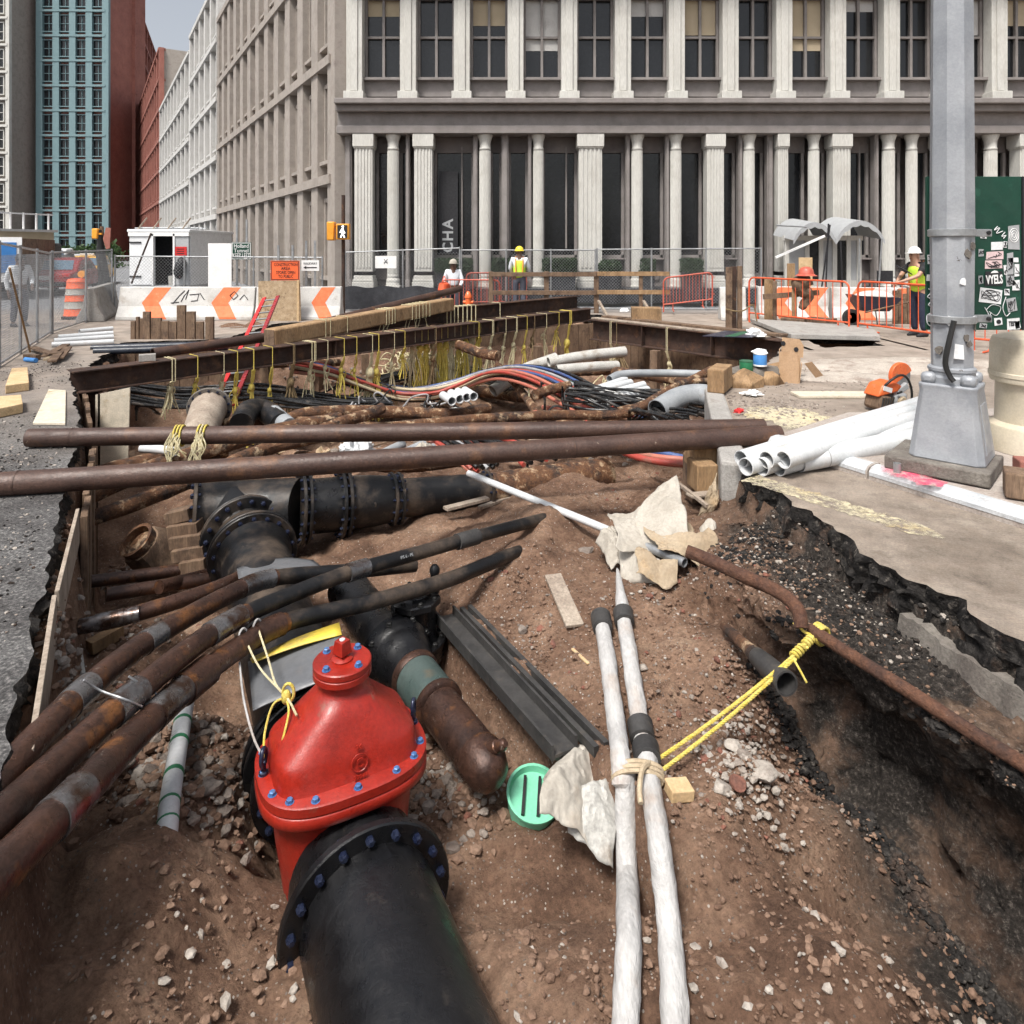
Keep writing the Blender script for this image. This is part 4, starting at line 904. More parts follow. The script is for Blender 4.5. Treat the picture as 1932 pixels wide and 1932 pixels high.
def board_sign(name, label, u0, u1, v0, v1, d, mat, cat='sign', rim=None, legs=0.0, tilt=0.0):
    a, b_ = at(u0, v0, d), at(u1, v1, d); t = thing(name, label, cat, ((a.x + b_.x) / 2, d, b_.z)); w, h = b_.x - a.x, a.z - b_.z
    mb = MB(); mb.box(((a.x + b_.x) / 2, d, (a.z + b_.z) / 2), (w, .02, h), Euler((0, tilt, 0))); obj('panel', mb, mat, t, smooth=0)
    if rim:
        mb = MB(); cx, cz = (a.x + b_.x) / 2, (a.z + b_.z) / 2; k = .022
        for (x, z, sx, sz) in ((cx, a.z - k, w - k, k * .7), (cx, b_.z + k, w - k, k * .7), (a.x + k, cz, k * .7, h - k * 2.8), (b_.x - k, cz, k * .7, h - k * 2.8)): mb.box((x, d - .012, z), (sx, .004, sz))
        obj('border', mb, rim, t, smooth=0)
    if legs:
        for x in (a.x + w * .25, b_.x - w * .25): mb = MB(); mb.box((x, d + .03, (b_.z + a.z + legs - .1) / 2), (.05, .04, a.z - .1 - legs)); obj('post', mb, M['galv'], t, smooth=0)
    return t, (a.x + b_.x) / 2, a.z, b_.z, w, h
t, cx, z1, z0, w, h = board_sign('white_board', 'blank white board fixed to the chain-link fence', 393, 437, 459, 541, 18.2, M['white'], 'board')
t, cx, z1, z0, w, h = board_sign('direction_sign', 'green road sign with white lettering beside the white board', 437, 474, 457, 490, 18.9, M['sign_green'], 'sign', M['white'], legs=.01)
for k, s in enumerate(('Holland', 'Tunnel', 'KEEP LEFT')): text('lettering', s, M['white'], t, (cx, 18.885, z1 - h * (.22 + .27 * k)), (1, 0, 0), (0, 0, 1), .155, .002, w * (.74 if k < 2 else .86))
mb = MB(); mb.prism([(-.09, .03), (0, -.05), (.09, .03), (0, 0)], (cx + .12, 18.886, z0 + .055), (1, 0, 0), (0, 0, 1), (0, -1, 0), .004); obj('arrow', mb, M['white'], t, smooth=0)
t, cx, z1, z0, w, h = board_sign('construction_sign', 'orange construction sign with black lettering above the plywood sheet', 511, 565, 492, 529, 16.9, M['print_orange'], 'sign', M['ink'], legs=.02)
for k, (s, ww) in enumerate((('CONSTRUCTION', .82), ('AREA', .32), ('STORES OPEN', .66), ('TO PUBLIC', .52))): text('lettering', s, M['ink'], t, (cx + .02, 16.885, z1 - h * (.2 + .2 * k)), (1, 0, 0), (0, 0, 1), .105, .002, w * ww)
t, cx, z1, z0, w, h = board_sign('walkway_sign', 'small white sign with a black arrow right of the orange sign', 569, 602, 491, 511, 17.3, M['white'], 'sign', None, legs=.02)
text('lettering', 'WALKWAY', M['ink'], t, (cx, 17.285, z1 - h * .32), (1, 0, 0), (0, 0, 1), .09, .002, w * .78)
mb = MB(); mb.prism([(-.17, 0), (-.1, .04), (-.1, .012), (.17, .012), (.17, -.012), (-.1, -.012), (-.1, -.04)], (cx, 17.286, z1 - h * .68), (1, 0, 0), (0, 0, 1), (0, -1, 0), .004); obj('arrow', mb, M['ink'], t, smooth=0)
t, cx, z1, z0, w, h = board_sign('paper_notice', 'white notice marked with an X tied to the fence near the grey columns', 708, 748, 483, 506, 19.2, M['white'], 'notice', None)
mb = MB()
for s in (-1, 1): mb.bar((cx - .05 * s, 19.185, z0 + h * .35), (cx + .05 * s, 19.185, z0 + h * .75), .014, .004, (0, 1, 0))
mb.bar((cx + .06, 19.185, z0 + h * .5), (cx - .06, 19.185, z0 + h * .5), .012, .004, (0, 1, 0))
obj('mark', mb, M['ink'], t, smooth=0)
# pedestrian signal on its pole
ps = thing('pedestrian_signal', 'yellow pedestrian signal showing a white walking figure', 'signal', at(646, 600, 18.2))
p = at(646, 480, 18.2); mb = MB(); mb.cyl((p.x, 18.3, 0), (p.x, 18.3, 3.2), .05, n=12); obj('pole', mb, M['steel_rust'], ps)
c_ = at(646, 437, 18.0); mb = MB(); mb.box((c_.x, c_.y + .1, c_.z), (.34, .2, .42)); hs = obj('housing', mb, M['amber'], ps, bevel=.02)
mb = MB(); mb.box((c_.x, c_.y - .005, c_.z), (.26, .02, .34)); obj('lens', mb, M['ink'], hs)
mb = MB(); 
def flat_poly(pts, k, mbx, o): mbx.prism([(x * k, z * k) for x, z in pts], o, (1, 0, 0), (0, 0, 1), (0, -1, 0), .006)
flat_poly([(-.02, .36), (.06, .36), (.1, .15), (.22, -.05), (.17, -.1), (.08, .04), (.06, -.1), (.2, -.42), (.12, -.45), (0, -.18), (-.12, -.45), (-.2, -.4), (-.08, -.1), (-.1, .1), (-.2, -.05), (-.25, 0), (-.14, .22)], .32, mb, (c_.x + .01, c_.y - .017, c_.z - .02))
mb.lathe([(.03, 0), (.03, .006)], (c_.x + .015, c_.y - .017, c_.z + .135), (0, -1, 0), 12)
m_ = bpy.data.materials.new('signal_lamp'); m_.use_nodes = True; m_.node_tree.nodes['Principled BSDF'].inputs['Emission Color'].default_value = (1, 1, .95, 1); m_.node_tree.nodes['Principled BSDF'].inputs['Emission Strength'].default_value = 1.4
obj('walking_figure', mb, m_, hs, smooth=0)
c2 = at(624, 436, 18.1); mb = MB(); mb.box((c2.x, c2.y + .1, c2.z), (.2, .3, .5)); obj('side_housing', mb, M['amber'], ps, bevel=.03)
mb = MB(); mb.box((c2.x + .16, c2.y + .1, c2.z + .12), (.3, .06, .06)); obj('bracket', mb, M['amber'], ps)
# leaning amber signal and dark post on the left
p = at(194, 500, 19.5); sg = thing('wrapped_post', 'dark cloth-wrapped post with an amber signal head by the drum', 'post', (p.x, 19.5, 0))
mb = MB(); mb.tube([(p.x + .05, 19.5, 0), (p.x, 19.5, 1.0), (p.x - .03, 19.5, 2.4)], [.07, .07, .05], 10); obj('post', mb, M['wood_old'], sg)
mb = MB(); mb.tube([(p.x, 19.45, .4), (p.x + .06, 19.45, 1.0), (p.x - .03, 19.45, 1.6), (p.x - .06, 19.45, 2.3)], [.09, .15, .12, .05], 10, wob=.35); obj('cloth', mb, M['black'], sg)
c_ = at(181, 441, 19.4); mb = MB(); mb.box(c_, (.17, .16, .3)); hd = obj('signal_head', mb, M['amber'], sg, bevel=.03)
mb = MB(); mb.box((c_.x + .12, c_.y, c_.z), (.1, .05, .05)); obj('bracket', mb, M['amber'], sg)
mb = MB(); c_ = at(200, 470, 19.4); mb.prism([(0, 0), (.1, .02), (.13, .6), (.0, .62), (-.09, .3)], c_, (1, 0, 0), (0, 0, 1), (0, 1, 0), .04); obj('red_flag', mb, M['brick'], sg)
# ---- white site trailer
tr = thing('site_trailer', 'white box trailer with an open dark doorway behind the barriers', 'trailer', at(298, 545, 23))
xa, xb = at(243, 0, 23).x, at(357, 0, 23).x; zt, zb = 2.32, .52; xd0, xd1 = at(289, 0, 23).x, at(327, 0, 23).x
def bx(x0, x1, y0, y1, z0, z1): return MB().box(((x0 + x1) / 2, (y0 + y1) / 2, (z0 + z1) / 2), (x1 - x0, y1 - y0, z1 - z0))
obj('floor_frame', bx(xa, xb, 23, 26.5, zb - .12, zb), M['silver'], tr)
obj('side_wall', bx(xa, xa + .05, 23.1, 26.5, zb, zt), M['car_white'], tr); obj('side_wall', bx(xb - .05, xb, 23.1, 26.5, zb, zt), M['car_white'], tr); obj('back_wall', bx(xa, xb, 26.5, 26.55, zb, zt), M['ink'], tr); obj('doorway_shade_sheet', bx(xa + .06, xb - .06, 24.0, 24.05, zb, zt - .02), M['ink'], tr)  # black end wall and added black sheet put the doorway's shade into colour
obj('roof', bx(xa - .04, xb + .04, 22.95, 26.6, zt, zt + .1), M['car_white'], tr, bevel=.02)
d1 = obj('left_door', bx(xa + .02, xd0 - .03, 23.0, 23.06, zb + .02, zt - .12), M['car_white'], tr, bevel=.01)
for z in (.8, 1.95): obj('hinge', bx(xa + .04, xa + .42, 22.97, 23.0, z, z + .05), M['ink'], d1)
d2 = obj('right_panel', bx(xd1 + .05, xb - .02, 23.0, 23.06, zb + .02, zt - .12), M['silver'], tr, bevel=.01)
obj('door_post', bx(xd0 - .04, xd0 + .02, 22.96, 23.1, zb, zt - .05), M['white'], tr); obj('door_post', bx(xd1, xd1 + .06, 22.96, 23.1, zb, zt - .05), M['white'], tr); obj('header', bx(xa, xb, 22.96, 23.1, zt - .13, zt), M['white'], tr)
mb = bx(xb - .47, xb - .08, 22.98, 23.0, 1.53, 1.83); rs_ = obj('red_notice', mb, M['print_red'], tr)
for k in range(3): obj('printed_line', bx(xb - .42, xb - .16, 22.974, 22.98, 1.59 + k * .075, 1.615 + k * .075), M['ink'], rs_)
mb = MB(); mb.tube(bez([(xb - .3, 22.9, .75), (xb - .28, 22.85, 1.0), (xb - .2, 22.88, 1.3), (xb - .27, 22.9, 1.42)], 10), [.05, .12, .15, .17, .17, .17, .16, .14, .11, .09][:len(bez([(0, 0, 0), (0, 0, 1), (0, 0, 2), (0, 0, 3)], 10))] + [.06] * 0, 10); obj('hanging_bag', mb, M['ink'], tr)
mb = MB(); mb.box((xb - .27, 22.8, .95), (.14, .06, .3)); obj('red_extinguisher', mb, M['car_red'], tr, bevel=.04)
mb = MB(); mb.lathe([(.11, 0), (.13, .32)], (xd1 - .14, 23.2, zb), n=14); obj('bucket', mb, M['white_dirty'], tr)
for k in range(5): obj('rack_pipe', MB().cyl((xa + .1 + k * .02, 23.2 + k * .35, zt + .14 + .03 * (k % 2)), (xb - .1, 23.3 + k * .3, zt + .17), .025, n=8), M['galv'], tr)
for k in range(4): obj('rack_bar', MB().bar((xa + .25 + k * .5, 23.1, zt + .1), (xa + .45 + k * .5, 23.3, zt + .5), .04, .04), M['wood_grey'], tr)
obj('prop_pole', MB().cyl(at(248, 535, 22.6), at(285, 440, 22.6), .03, n=8), M['steel_rust'], tr)
def wheel(t, c_, r, w, axis):
    mb = MB(); mb.lathe([(r * .55, -w / 2), (r * .92, -w / 2), (r, -w * .3), (r, w * .3), (r * .92, w / 2), (r * .55, w / 2)], c_, axis, 24); o = obj('wheel', mb, M['tyre'], t)
    mb = MB(); mb.lathe([(r * .1, w * .36), (r * .5, w * .3), (r * .6, w * .5)], c_, axis, 18, True); mb.lathe([(r * .1, -w * .36), (r * .5, -w * .3), (r * .6, -w * .5)], c_, axis, 18, True); obj('rim', mb, M['silver'], o)
for y in (25.2,): 
    wheel(tr, V((xa + .1, y, .3)), .3, .2, (1, 0, 0)); wheel(tr, V((xb - .1, y, .3)), .3, .2, (1, 0, 0))
obj('stand_leg', bx(xa + .15, xa + .22, 23.3, 23.37, 0, zb - .1), M['steel_rust'], tr); obj('stand_leg', bx(xb - .22, xb - .15, 23.3, 23.37, 0, zb - .1), M['steel_rust'], tr)
# ---- cars
def car(name, label, loc, rz, body, kind='sedan', cat='car'):
    t = thing(name, label, cat, (0, 0, 0)); L, W = 4.6, 1.78
    if kind == 'sedan': prof = [(-2.3, .32), (-2.32, .55), (-2.2, .84), (-1.5, .92), (-.95, 1.34), (.35, 1.42), (1.0, 1.05), (1.1, .96), (2.1, .82), (2.28, .6), (2.26, .3)]
    else: prof = [(-2.3, .35), (-2.32, .6), (-2.28, 1.0), (-2.1, 1.75), (.6, 1.8), (1.15, 1.15), (2.15, .95), (2.28, .65), (2.26, .33)]
    mb = MB(); n = len(prof); ws = [(-1, .90), (-.82, 1), (.82, 1), (1, .90)]
    secs = []
    for sx in (-1.0, -.93, -.6, .6, .93, 1.0):
        row = []
        for (y, z) in prof:
            inset = .14 * max(0, (z - .9)) if abs(sx) > .5 else 0
            edge = .05 if abs(sx) == 1.0 else 0
            row.append(V((sx * W / 2 * (1 - inset * 1.0), y * (1 - edge * .5), z - edge * (1 if z > .6 else -.5))))
        secs.append(row)
    for s in secs: mb.v += s
    for k in range(len(secs) - 1):
        for i in range(n): j = (i + 1) % n; mb.f.append((k * n + i, k * n + j, (k + 1) * n + j, (k + 1) * n + i))
    mb.f.append(tuple(range(n))[::-1]); mb.f.append(tuple((len(secs) - 1) * n + i for i in range(n)))
    b_ = obj('body', mb, M[body], t, bevel=.03)
    if kind == 'sedan': gl = [((-1.47, .95), (-.97, 1.31), 'rear_window'), ((1.03, 1.02), (.4, 1.39), 'windscreen')]
    else: gl = [((-2.27, 1.1), (-2.13, 1.66), 'rear_window'), ((1.12, 1.2), (.64, 1.74), 'windscreen')]
    for (a, c_, nm) in gl:
        o = V((0, a[0] - c_[0], a[1] - c_[1])).cross(V((1, 0, 0))).normalized(); 
        if (o.y > 0) != (a[0] > 0): o = -o
        e = W * .39; f_ = W * .34; o *= .012
        mb = MB(); mb.add([V((-e, a[0], a[1])) + o, V((e, a[0], a[1])) + o, V((f_, c_[0], c_[1])) + o, V((-f_, c_[0], c_[1])) + o], [(0, 1, 2, 3)]); obj(nm, mb, M['glass_blue'] if nm == 'rear_window' else M['glass'], t, smooth=0)
    zt_ = 1.33 if kind == 'sedan' else 1.68
    for sx in (-1, 1):
        for (y0, y1) in ((-1.0, -.15), (-.08, .75)):
            mb = MB(); xo = sx * (W / 2 * .985); xi = sx * (W / 2 * .93)
            mb.add([(xo, y0, .96), (xo, y1, .96), (xi, y1 - (.3 if y1 > .5 else 0), zt_), (xi, y0 + (.25 if y0 < -.5 else 0), zt_)], [(0, 1, 2, 3)]); obj('side_window', mb, M['glass'], t, smooth=0)
        mb = MB(); mb.box((sx * W * .40, -2.25, .76), (.26, .12, .14)); obj('tail_light', mb, M['print_red'], t, bevel=.02)
        mb = MB(); mb.box((sx * W * .38, 2.17, .66), (.3, .12, .12)); obj('headlight', mb, M['white'], t, bevel=.02)
        for y in (-1.38, 1.42): wheel(t, V((sx * (W / 2 - .1), y, .32)), .32, .22, (1, 0, 0))
    mb = MB(); mb.box((0, -2.3, .44), (W * .95, .12, .16)); obj('rear_bumper', mb, M['ink'], t, bevel=.03)
    mb = MB(); mb.box((0, -2.335, .68), (.34, .02, .16)); obj('number_plate', mb, M['white'], t)
    if body == 'taxi': mb = MB(); mb.box((0, -.3, 1.48), (.6, .2, .12)); obj('roof_light', mb, M['white'], t, bevel=.02)
    t.location = V(loc); t.rotation_euler = (0, 0, rz)
    return t
c_ = at(122, 0, 27.5); car('parked_car', 'dark red sedan seen from behind left of the orange drum', (c_.x, 27.5, 0), .3, 'car_red')
c_ = at(166, 0, 34); car('taxi', 'yellow taxi farther down the side street', (c_.x, 34, 0), .42, 'taxi')
c_ = at(108, 0, 43); car('parked_van', 'white van ahead of the dark red sedan', (c_.x, 43, 0), .45, 'car_white', 'van', 'van')
c_ = at(152, 0, 47); car('parked_car', 'white car beyond the yellow taxi', (c_.x, 47, 0), .5, 'car_white')
c_ = at(90, 0, 54); car('parked_car', 'silver car at the far left kerb beyond the white van', (c_.x, 54, 0), .5, 'silver')
tp = thing('tarpaulin_load', 'black tarpaulin-covered load rising above the white van', 'tarpaulin', at(118, 520, 33)); c_ = at(118, 500, 33)
mb = MB(); mb.tube([c_ + V((0, 0, -1.0)), c_ + V((-.1, 0, -.3)), c_ + V((.1, 0, .1)), c_ + V((.45, 0, .5))], [.95, .75, .45, .14], 12, wob=.6); obj('cover', mb, M['black'], tp)
mb = MB(); mb.box(c_ + V((0, 0, -1.6)), (1.7, 2.0, 1.2)); obj('pallet', mb, M['wood_old'], tp)
for k in (-.6, .6): obj('wheel_stand', MB().box(c_ + V((k, 0, -2.0)), (.2, .4, .8)), M['tyre'], tp)
# blue-panelled truck
bt = thing('box_truck', 'box truck with a blue end panel behind the left fence', 'truck', at(20, 566, 23.4)); xk = at(40, 0, 23.4).x
dv = V((-.42, 1, 0)).normalized(); nx_ = V((-1, -.42, 0)).normalized(); m3 = Matrix((-nx_, dv, V((0, 0, 1)))).transposed(); o = V((xk, 23.4, 0))
def tb(x0, x1, y0, y1, z0, z1): return MB().box(o + m3 @ V(((x0 + x1) / 2, (y0 + y1) / 2, (z0 + z1) / 2)), (x1 - x0, y1 - y0, z1 - z0), m3)
obj('cargo_box', tb(-2.2, 0, 0, 5, .62, 2.12), M['wood_old'], bt); obj('end_frame', tb(-2.25, .03, -.06, 0, .62, 2.16), M['white'], bt)
obj('blue_panel', tb(-2.1, -.12, -.09, -.06, .95, 1.98), M['truck_blue'], bt); obj('chassis', tb(-2.0, -.2, .1, 6.2, .42, .6), M['ink'], bt); obj('cab', tb(-2.1, -.05, 5.1, 6.6, .5, 2.0), M['ink'], bt, bevel=.1)
for y in (1.0, 5.6):
    for x in (-1.9, -.2): wheel(bt, o + m3 @ V((x, y, .42)), .42, .26, m3 @ V((1, 0, 0)))
obj('mudguard', tb(-.35, .06, .4, 1.6, .5, .62), M['ink'], bt); obj('tail_lamp', tb(-.1, .0, -.1, -.06, .68, .8), M['print_red'], bt)
# ---- red crowd barricades
def barricade(name, label, P, Q, h=1.1, mat='barricade', nb=15, z0=0.0, lean=0.0, drop=0.0, group='orange pedestrian barricades'):
    P, Q = V(P), V(Q); dv = (Q - P).normalized(); L = (Q - P).length; t = thing(name, label, 'barricade', P + V((0, 0, z0)), group)
    up = (V((0, 0, 1)) + V((dv.y, -dv.x, 0)) * lean).normalized(); base = P + V((0, 0, z0))
    def p(s, z): return base + dv * s + up * z + V((0, 0, -drop * s))
    r = .14; path = [p(0, 0), p(0, h - r)] + [p(r - r * math.cos(a_), h - r + r * math.sin(a_)) for a_ in (.4, .8, 1.2, 1.57)] + [p(L - r + r * math.sin(a_), h - r + r * math.cos(a_)) for a_ in (0, .4, .8, 1.2, 1.57)] + [p(L, 0)]
    obj('frame', MB().tube(path, .021, 10), M[mat], t)
    obj('bottom_rail', MB().cyl(p(0, .2), p(L, .2), .019, n=8), M[mat], t)
    b0 = None
    for i in range(nb):
        s = L * (i + 1) / (nb + 1); a, b_ = p(s, .2), p(s, h - .01)
        obj('bar', MB().cyl(a, b_, .0085, n=6), M[mat], t)
    for s in (.25, L - .25):
        nv = V((dv.y, -dv.x, 0)); obj('foot', MB().tube([p(s, .2) , p(s, .06) , p(s, .02) + nv * .1, p(s, .02) + nv * .3], .016, 8), M[mat], t)
        obj('foot', MB().tube([p(s, .16), p(s, .05) - nv * .05, p(s, .02) - nv * .3], .016, 8), M[mat], t)
    for z in (.35, .8): obj('hook', MB().tube([p(L, z), p(L + .04, z), p(L + .045, z - .05)], .01, 6), M[mat], t)
    return t
barricade('pedestrian_barricade', 'orange barricade right of the dark steel post, left of the pair', (5.78, 16.6, 0), (7.1, 14.35, 0), 1.06, nb=13)
barricade('pedestrian_barricade', 'orange barricade ending behind the grey lamp post', (7.24, 14.25, 0), (7.92, 11.95, 0), 1.08, nb=12)
barricade('pedestrian_barricade', 'orange barricade just visible right of the grey lamp post', (8.0, 11.8, 0), (9.3, 10.0, 0), 1.0, nb=12)
a, b_ = at(832, 0, 18.8), at(943, 0, 18.8); barricade('pedestrian_barricade', 'red barricade in front of the worker in the white hat', (a.x, 18.9, 0), (b_.x, 18.7, 0), 1.1, 'barricade_red', 12, -.2)
a, b_ = at(880, 0, 20), at(993, 0, 20); barricade('pedestrian_barricade', 'red barricade in front of the worker in the yellow vest', (a.x, 20, 0), (b_.x, 20.1, 0), 1.05, 'barricade_red', 16, 0)
a, b_ = at(1255, 0, 18.2), at(1344, 0, 18.2); barricade('pedestrian_barricade', 'tilted red barricade in front of the glazed shopfront', (a.x, 18.4, 0), (b_.x, 18.2, 0), .92, 'barricade_red', 14, .05, 0, -.13)
fh = thing('fire_hydrant', 'small orange hydrant standing behind the red barricade', 'hydrant', at(883, 575, 18.6)); p = V((at(883, 0, 18.5).x, 18.6, -.1))
obj('barrel', MB().lathe([(.11, 0), (.12, .05), (.085, .08), (.08, .5), (.1, .52), (.1, .56), (.085, .6), (.05, .68), (.02, .7)], p, n=14), M['orange_saw'], fh)
obj('outlet', MB().cyl(p + V((-.14, 0, .4)), p + V((.14, 0, .4)), .045, n=10), M['orange_saw'], fh)
# ---- wooden guard rail
gr = thing('wooden_guard_rail', 'rough timber guard rail with two boards crossing in front of the hedges', 'railing', at(1100, 590, 17.9))
yv = 18.6
for (u, w_) in ((926, .12), (1031, .13), (1125, .13), (1209, .1)): x = (u - CU) / F * yv; obj('post', MB().box((x, yv, .56), (w_, .09, 1.16)), M['wood_old'], gr, bevel=.008)
for (v, u0, u1) in ((517.5, 926, 1125), (552, 930, 1125), (516.5, 1126, 1262), (551, 1126, 1262)):
    z = EYE - (v - CV) / F * yv; a, b_ = (u0 - CU) / F * yv, (u1 - CU) / F * yv; obj('rail_board', MB().box(((a + b_) / 2, yv - .066, z), (b_ - a, .04, .12)), M['wood_old'] if u0 < 1100 else M['wood'], gr, bevel=.006)
for (u, du) in ((1128, 14), (1212, 10)): x = (u - CU) / F * yv; obj('brace', MB().bar((x, yv - .12, .35), (x + .18, yv - .5, -.02), .07, .05), M['wood_grey'], gr)
# ---- brown steel pile and clutter round it
sp = thing('steel_sheet_pile', 'tall brown rusted steel pile beside the orange barricade', 'pile', at(1384, 618, 14.6)); x = at(1384, 0, 14.6).x
zt = EYE - (503 - CV) / F * 14.6
for (dx, w_, dy, nm) in ((-.1, .13, 0, 'flange'), (.02, .12, .06, 'web'), (.13, .1, 0, 'flange')): obj(nm, bx(x + dx - w_ / 2, x + dx + w_ / 2, 14.6 + dy - .03, 14.6 + dy + .03, 0 - .4, zt + dx * .1), M['steel_rust'] if nm == 'web' else M['wood_old'], sp, bevel=.005)
obj('rope_tie', MB().tube(bez([(x - .18, 14.54, .47), (x, 14.5, .43), (x + .2, 14.54, .44), (x + .42, 14.6, .55), (x + .5, 14.6, .2)], 16), .015, 6), M['rope_brown'], sp)
jersey('jersey_barrier', 'short white barrier behind the brown steel pile', (5.15, 16.9, 0), (5.75, 16.8, 0), M['concrete_white'])
jersey('jersey_barrier', 'white barrier with an orange stripe behind the left orange barricade', (6.2, 17.2, 0), (7.8, 16.9, 0), M['concrete_white'], [chevron(.2), chevron(.95)])
jersey('jersey_barrier', 'white barrier with an orange stripe behind the wheelbarrow', (7.9, 16.9, 0), (9.6, 16.6, 0), M['concrete_white'], [chevron(.3), chevron(1.25)])
wb = thing('wheelbarrow', 'dark wheelbarrow heaped with white material behind the orange barricade', 'wheelbarrow', at(1648, 615, 15.2)); c_ = gz(1648, 612); c_ = V((at(1648, 0, 15.4).x, 15.4, 0))
mb = MB(); top = [V((-.5, -.3, .72)), V((.5, -.3, .66)), V((.5, .3, .66)), V((-.5, .3, .72))]; bot = [V((-.3, -.2, .36)), V((.25, -.2, .36)), V((.25, .2, .36)), V((-.3, .2, .36))]
mb.add([c_ + p for p in top + bot], [(4, 5, 6, 7)] + [(i, (i + 1) % 4, 4 + (i + 1) % 4, 4 + i) for i in range(4)]); obj('tub', mb, M['navy_plate'], wb, smooth=0)
obj('white_load', MB().ball(c_ + V((0, 0, .68)), .42, 14, 8, (1.05, .6, .32)), M['concrete_white'], wb)
obj('handle', MB().cyl(c_ + V((-.3, -.22, .34)), c_ + V((.85, -.25, .62)), .02, n=8), M['wood_old'], wb); obj('handle', MB().cyl(c_ + V((-.3, .22, .34)), c_ + V((.85, .25, .62)), .02, n=8), M['wood_old'], wb)
wheel(wb, c_ + V((-.5, 0, .2)), .2, .09, (0, 1, 0))
for sy in (-.2, .2): obj('leg', MB().tube([c_ + V((.15, sy, .36)), c_ + V((.2, sy, 0)), c_ + V((.32, sy, .02))], .015, 6), M['galv'], wb)
cb = thing('site_boards', 'rough upright timber boards stacked behind the orange barricade', 'boards', at(1480, 590, 16.2))
for (u0, u1, v0, v1, d, m_) in ((1443, 1463, 527, 600, 16.0, 'wood'), (1486, 1500, 497, 575, 17.6, 'wood'), (1508, 1533, 486, 580, 17.4, 'wood_new'), (1459, 1466, 530, 596, 15.8, 'wood_old'), (1495, 1504, 528, 604, 15.6, 'wood')):
    a, b_ = at(u0, v0, d), at(u1, v1, d); obj('board', bx(a.x, b_.x, d, d + .05, max(0, b_.z - .4), a.z), M[m_], cb, bevel=.005)
a, b_ = at(1440, 560, 15.7), at(1545, 552, 15.7); obj('cross_board', MB().bar(a, b_, .05, .12), M['wood_old'], cb)
hm = thing('red_helmet', 'red helmet and work clothes hung on the timber boards', 'helmet', at(1522, 522, 15.5)); c_ = at(1521, 512, 15.5)
obj('shell', MB().lathe([(.25, 0), (.22, .01), (.17, .04), (.15, .14), (.1, .19), (.02, .21)], c_ + V((0, 0, -.1)), n=18), M['barricade_red'], hm)
obj('hanging_clothes', MB().tube(bez([c_ + V((0, .05, -.1)), c_ + V((-.08, .03, -.35)), c_ + V((.05, .02, -.6)), c_ + V((-.12, .02, -.85))], 12), [.12, .17, .2, .2, .18, .17, .17, .15, .13, .11, .1, .08, .06][:13], 10, wob=.5), M['wood_old'], hm)
for (n_, a, b_, zz) in (('timber_stack', 1480, 1525, .16), ('timber_stack', 1530, 1580, .18)):
    p0 = gz(a, 606, 0); t = thing('timber_beam', 'squared timber lying on the ground behind the orange barricade, %s' % ('left piece' if a == 1480 else 'right piece'), 'timber', p0); x0_, x1_ = at(a, 0, 15.6).x, at(b_, 0, 15.2).x
    obj('beam', MB().bar((x0_, 15.7, .1), (x1_, 15.3, .1), .24, zz), M['wood_old'], t, bevel=.01)
wp = thing('timber_sheeting', 'brown vertical timber sheeting beside the worker in the lime vest', 'sheeting', at(1715, 600, 15.8))
for k in range(9):
    u = 1686 + k * 9; d = 15.9 + .02 * (k % 3); a, b_ = at(u, 548 - 5 * (k % 2) + 3 * (k % 3), d), at(u + 8.4, 604, d); obj('plank', bx(a.x, b_.x, d, d + .06, 0, a.z), M['wood_old'], wp, bevel=.006)
# ---- glazed booth with canopy on the right
bo = thing('glazed_booth', 'grey glazed sidewalk booth with scalloped canopy behind the site', 'booth', at(1570, 560, 19.6)); yb = 19.7
bxs = [at(u, 0, yb).x for u in (1484, 1522, 1548, 1574, 1600, 1620)]
for i, x in enumerate(bxs): obj('frame_post', bx(x - .06, x + .06, yb - .05, yb + .06, 0, 2.1), M['iron_light'], bo)
for i in range(len(bxs) - 1):
    obj('lower_panel', bx(bxs[i] + .06, bxs[i + 1] - .06, yb, yb + .04, 0, .85), M['iron_light'], bo); obj('glass_pane', bx(bxs[i] + .06, bxs[i + 1] - .06, yb, yb + .03, .85, 2.0), M['glass'] if i % 2 else M['grey_print'], bo)
for (u0, u1, zt_) in ((1478, 1556, 2.55), (1556, 1645, 2.6)):
    a, b_ = at(u0, 0, yb).x, at(u1, 0, yb).x; mb = MB(); n = 12
    for i in range(n + 1):
        t_ = i / n; x = lerp(a, b_, t_); z = 2.05 + (zt_ - 2.05) * math.sin(math.pi * t_) ** .7
        mb.v += [V((x, yb - .7, z - .18 - .04 * (i % 2))), V((x, yb - .7, z - .05)), V((x, yb + .8, z + .12))]
    for i in range(n):
        for k in range(2): mb.f.append((i * 3 + k, i * 3 + k + 1, i * 3 + k + 4, i * 3 + k + 3))
    obj('canopy', mb, M['grey_print'], bo)
obj('canopy_beam', MB().bar(at(1463, 486, 19.0), at(1556, 445, 19.0), .06, .06), M['white'], bo); obj('header', bx(bxs[0] - .1, bxs[-1] + .1, yb - .06, yb + .06, 2.0, 2.14), M['iron_light'], bo)
for u in (1620, 1572): pass
sc = thing('scaffold_poles', 'thin dark scaffold poles standing in front of the glazed booth', 'scaffold', at(1563, 560, 18.6))
for (u0, v0, u1, v1) in ((1558, 545, 1563, 422), (1548, 560, 1566, 424), (1590, 560, 1586, 455), (1620, 560, 1622, 450), (1658, 540, 1664, 450)): obj('pole', MB().cyl(at(u0, v0, 18.6), at(u1, v1, 18.6), .022, n=7), M['galv'] if u0 > 1600 else M['ink'], sc)
obj('cross_pole', MB().cyl(at(1465, 425, 18.6), at(1522, 428, 18.6), .025, n=7), M['galv'], sc)
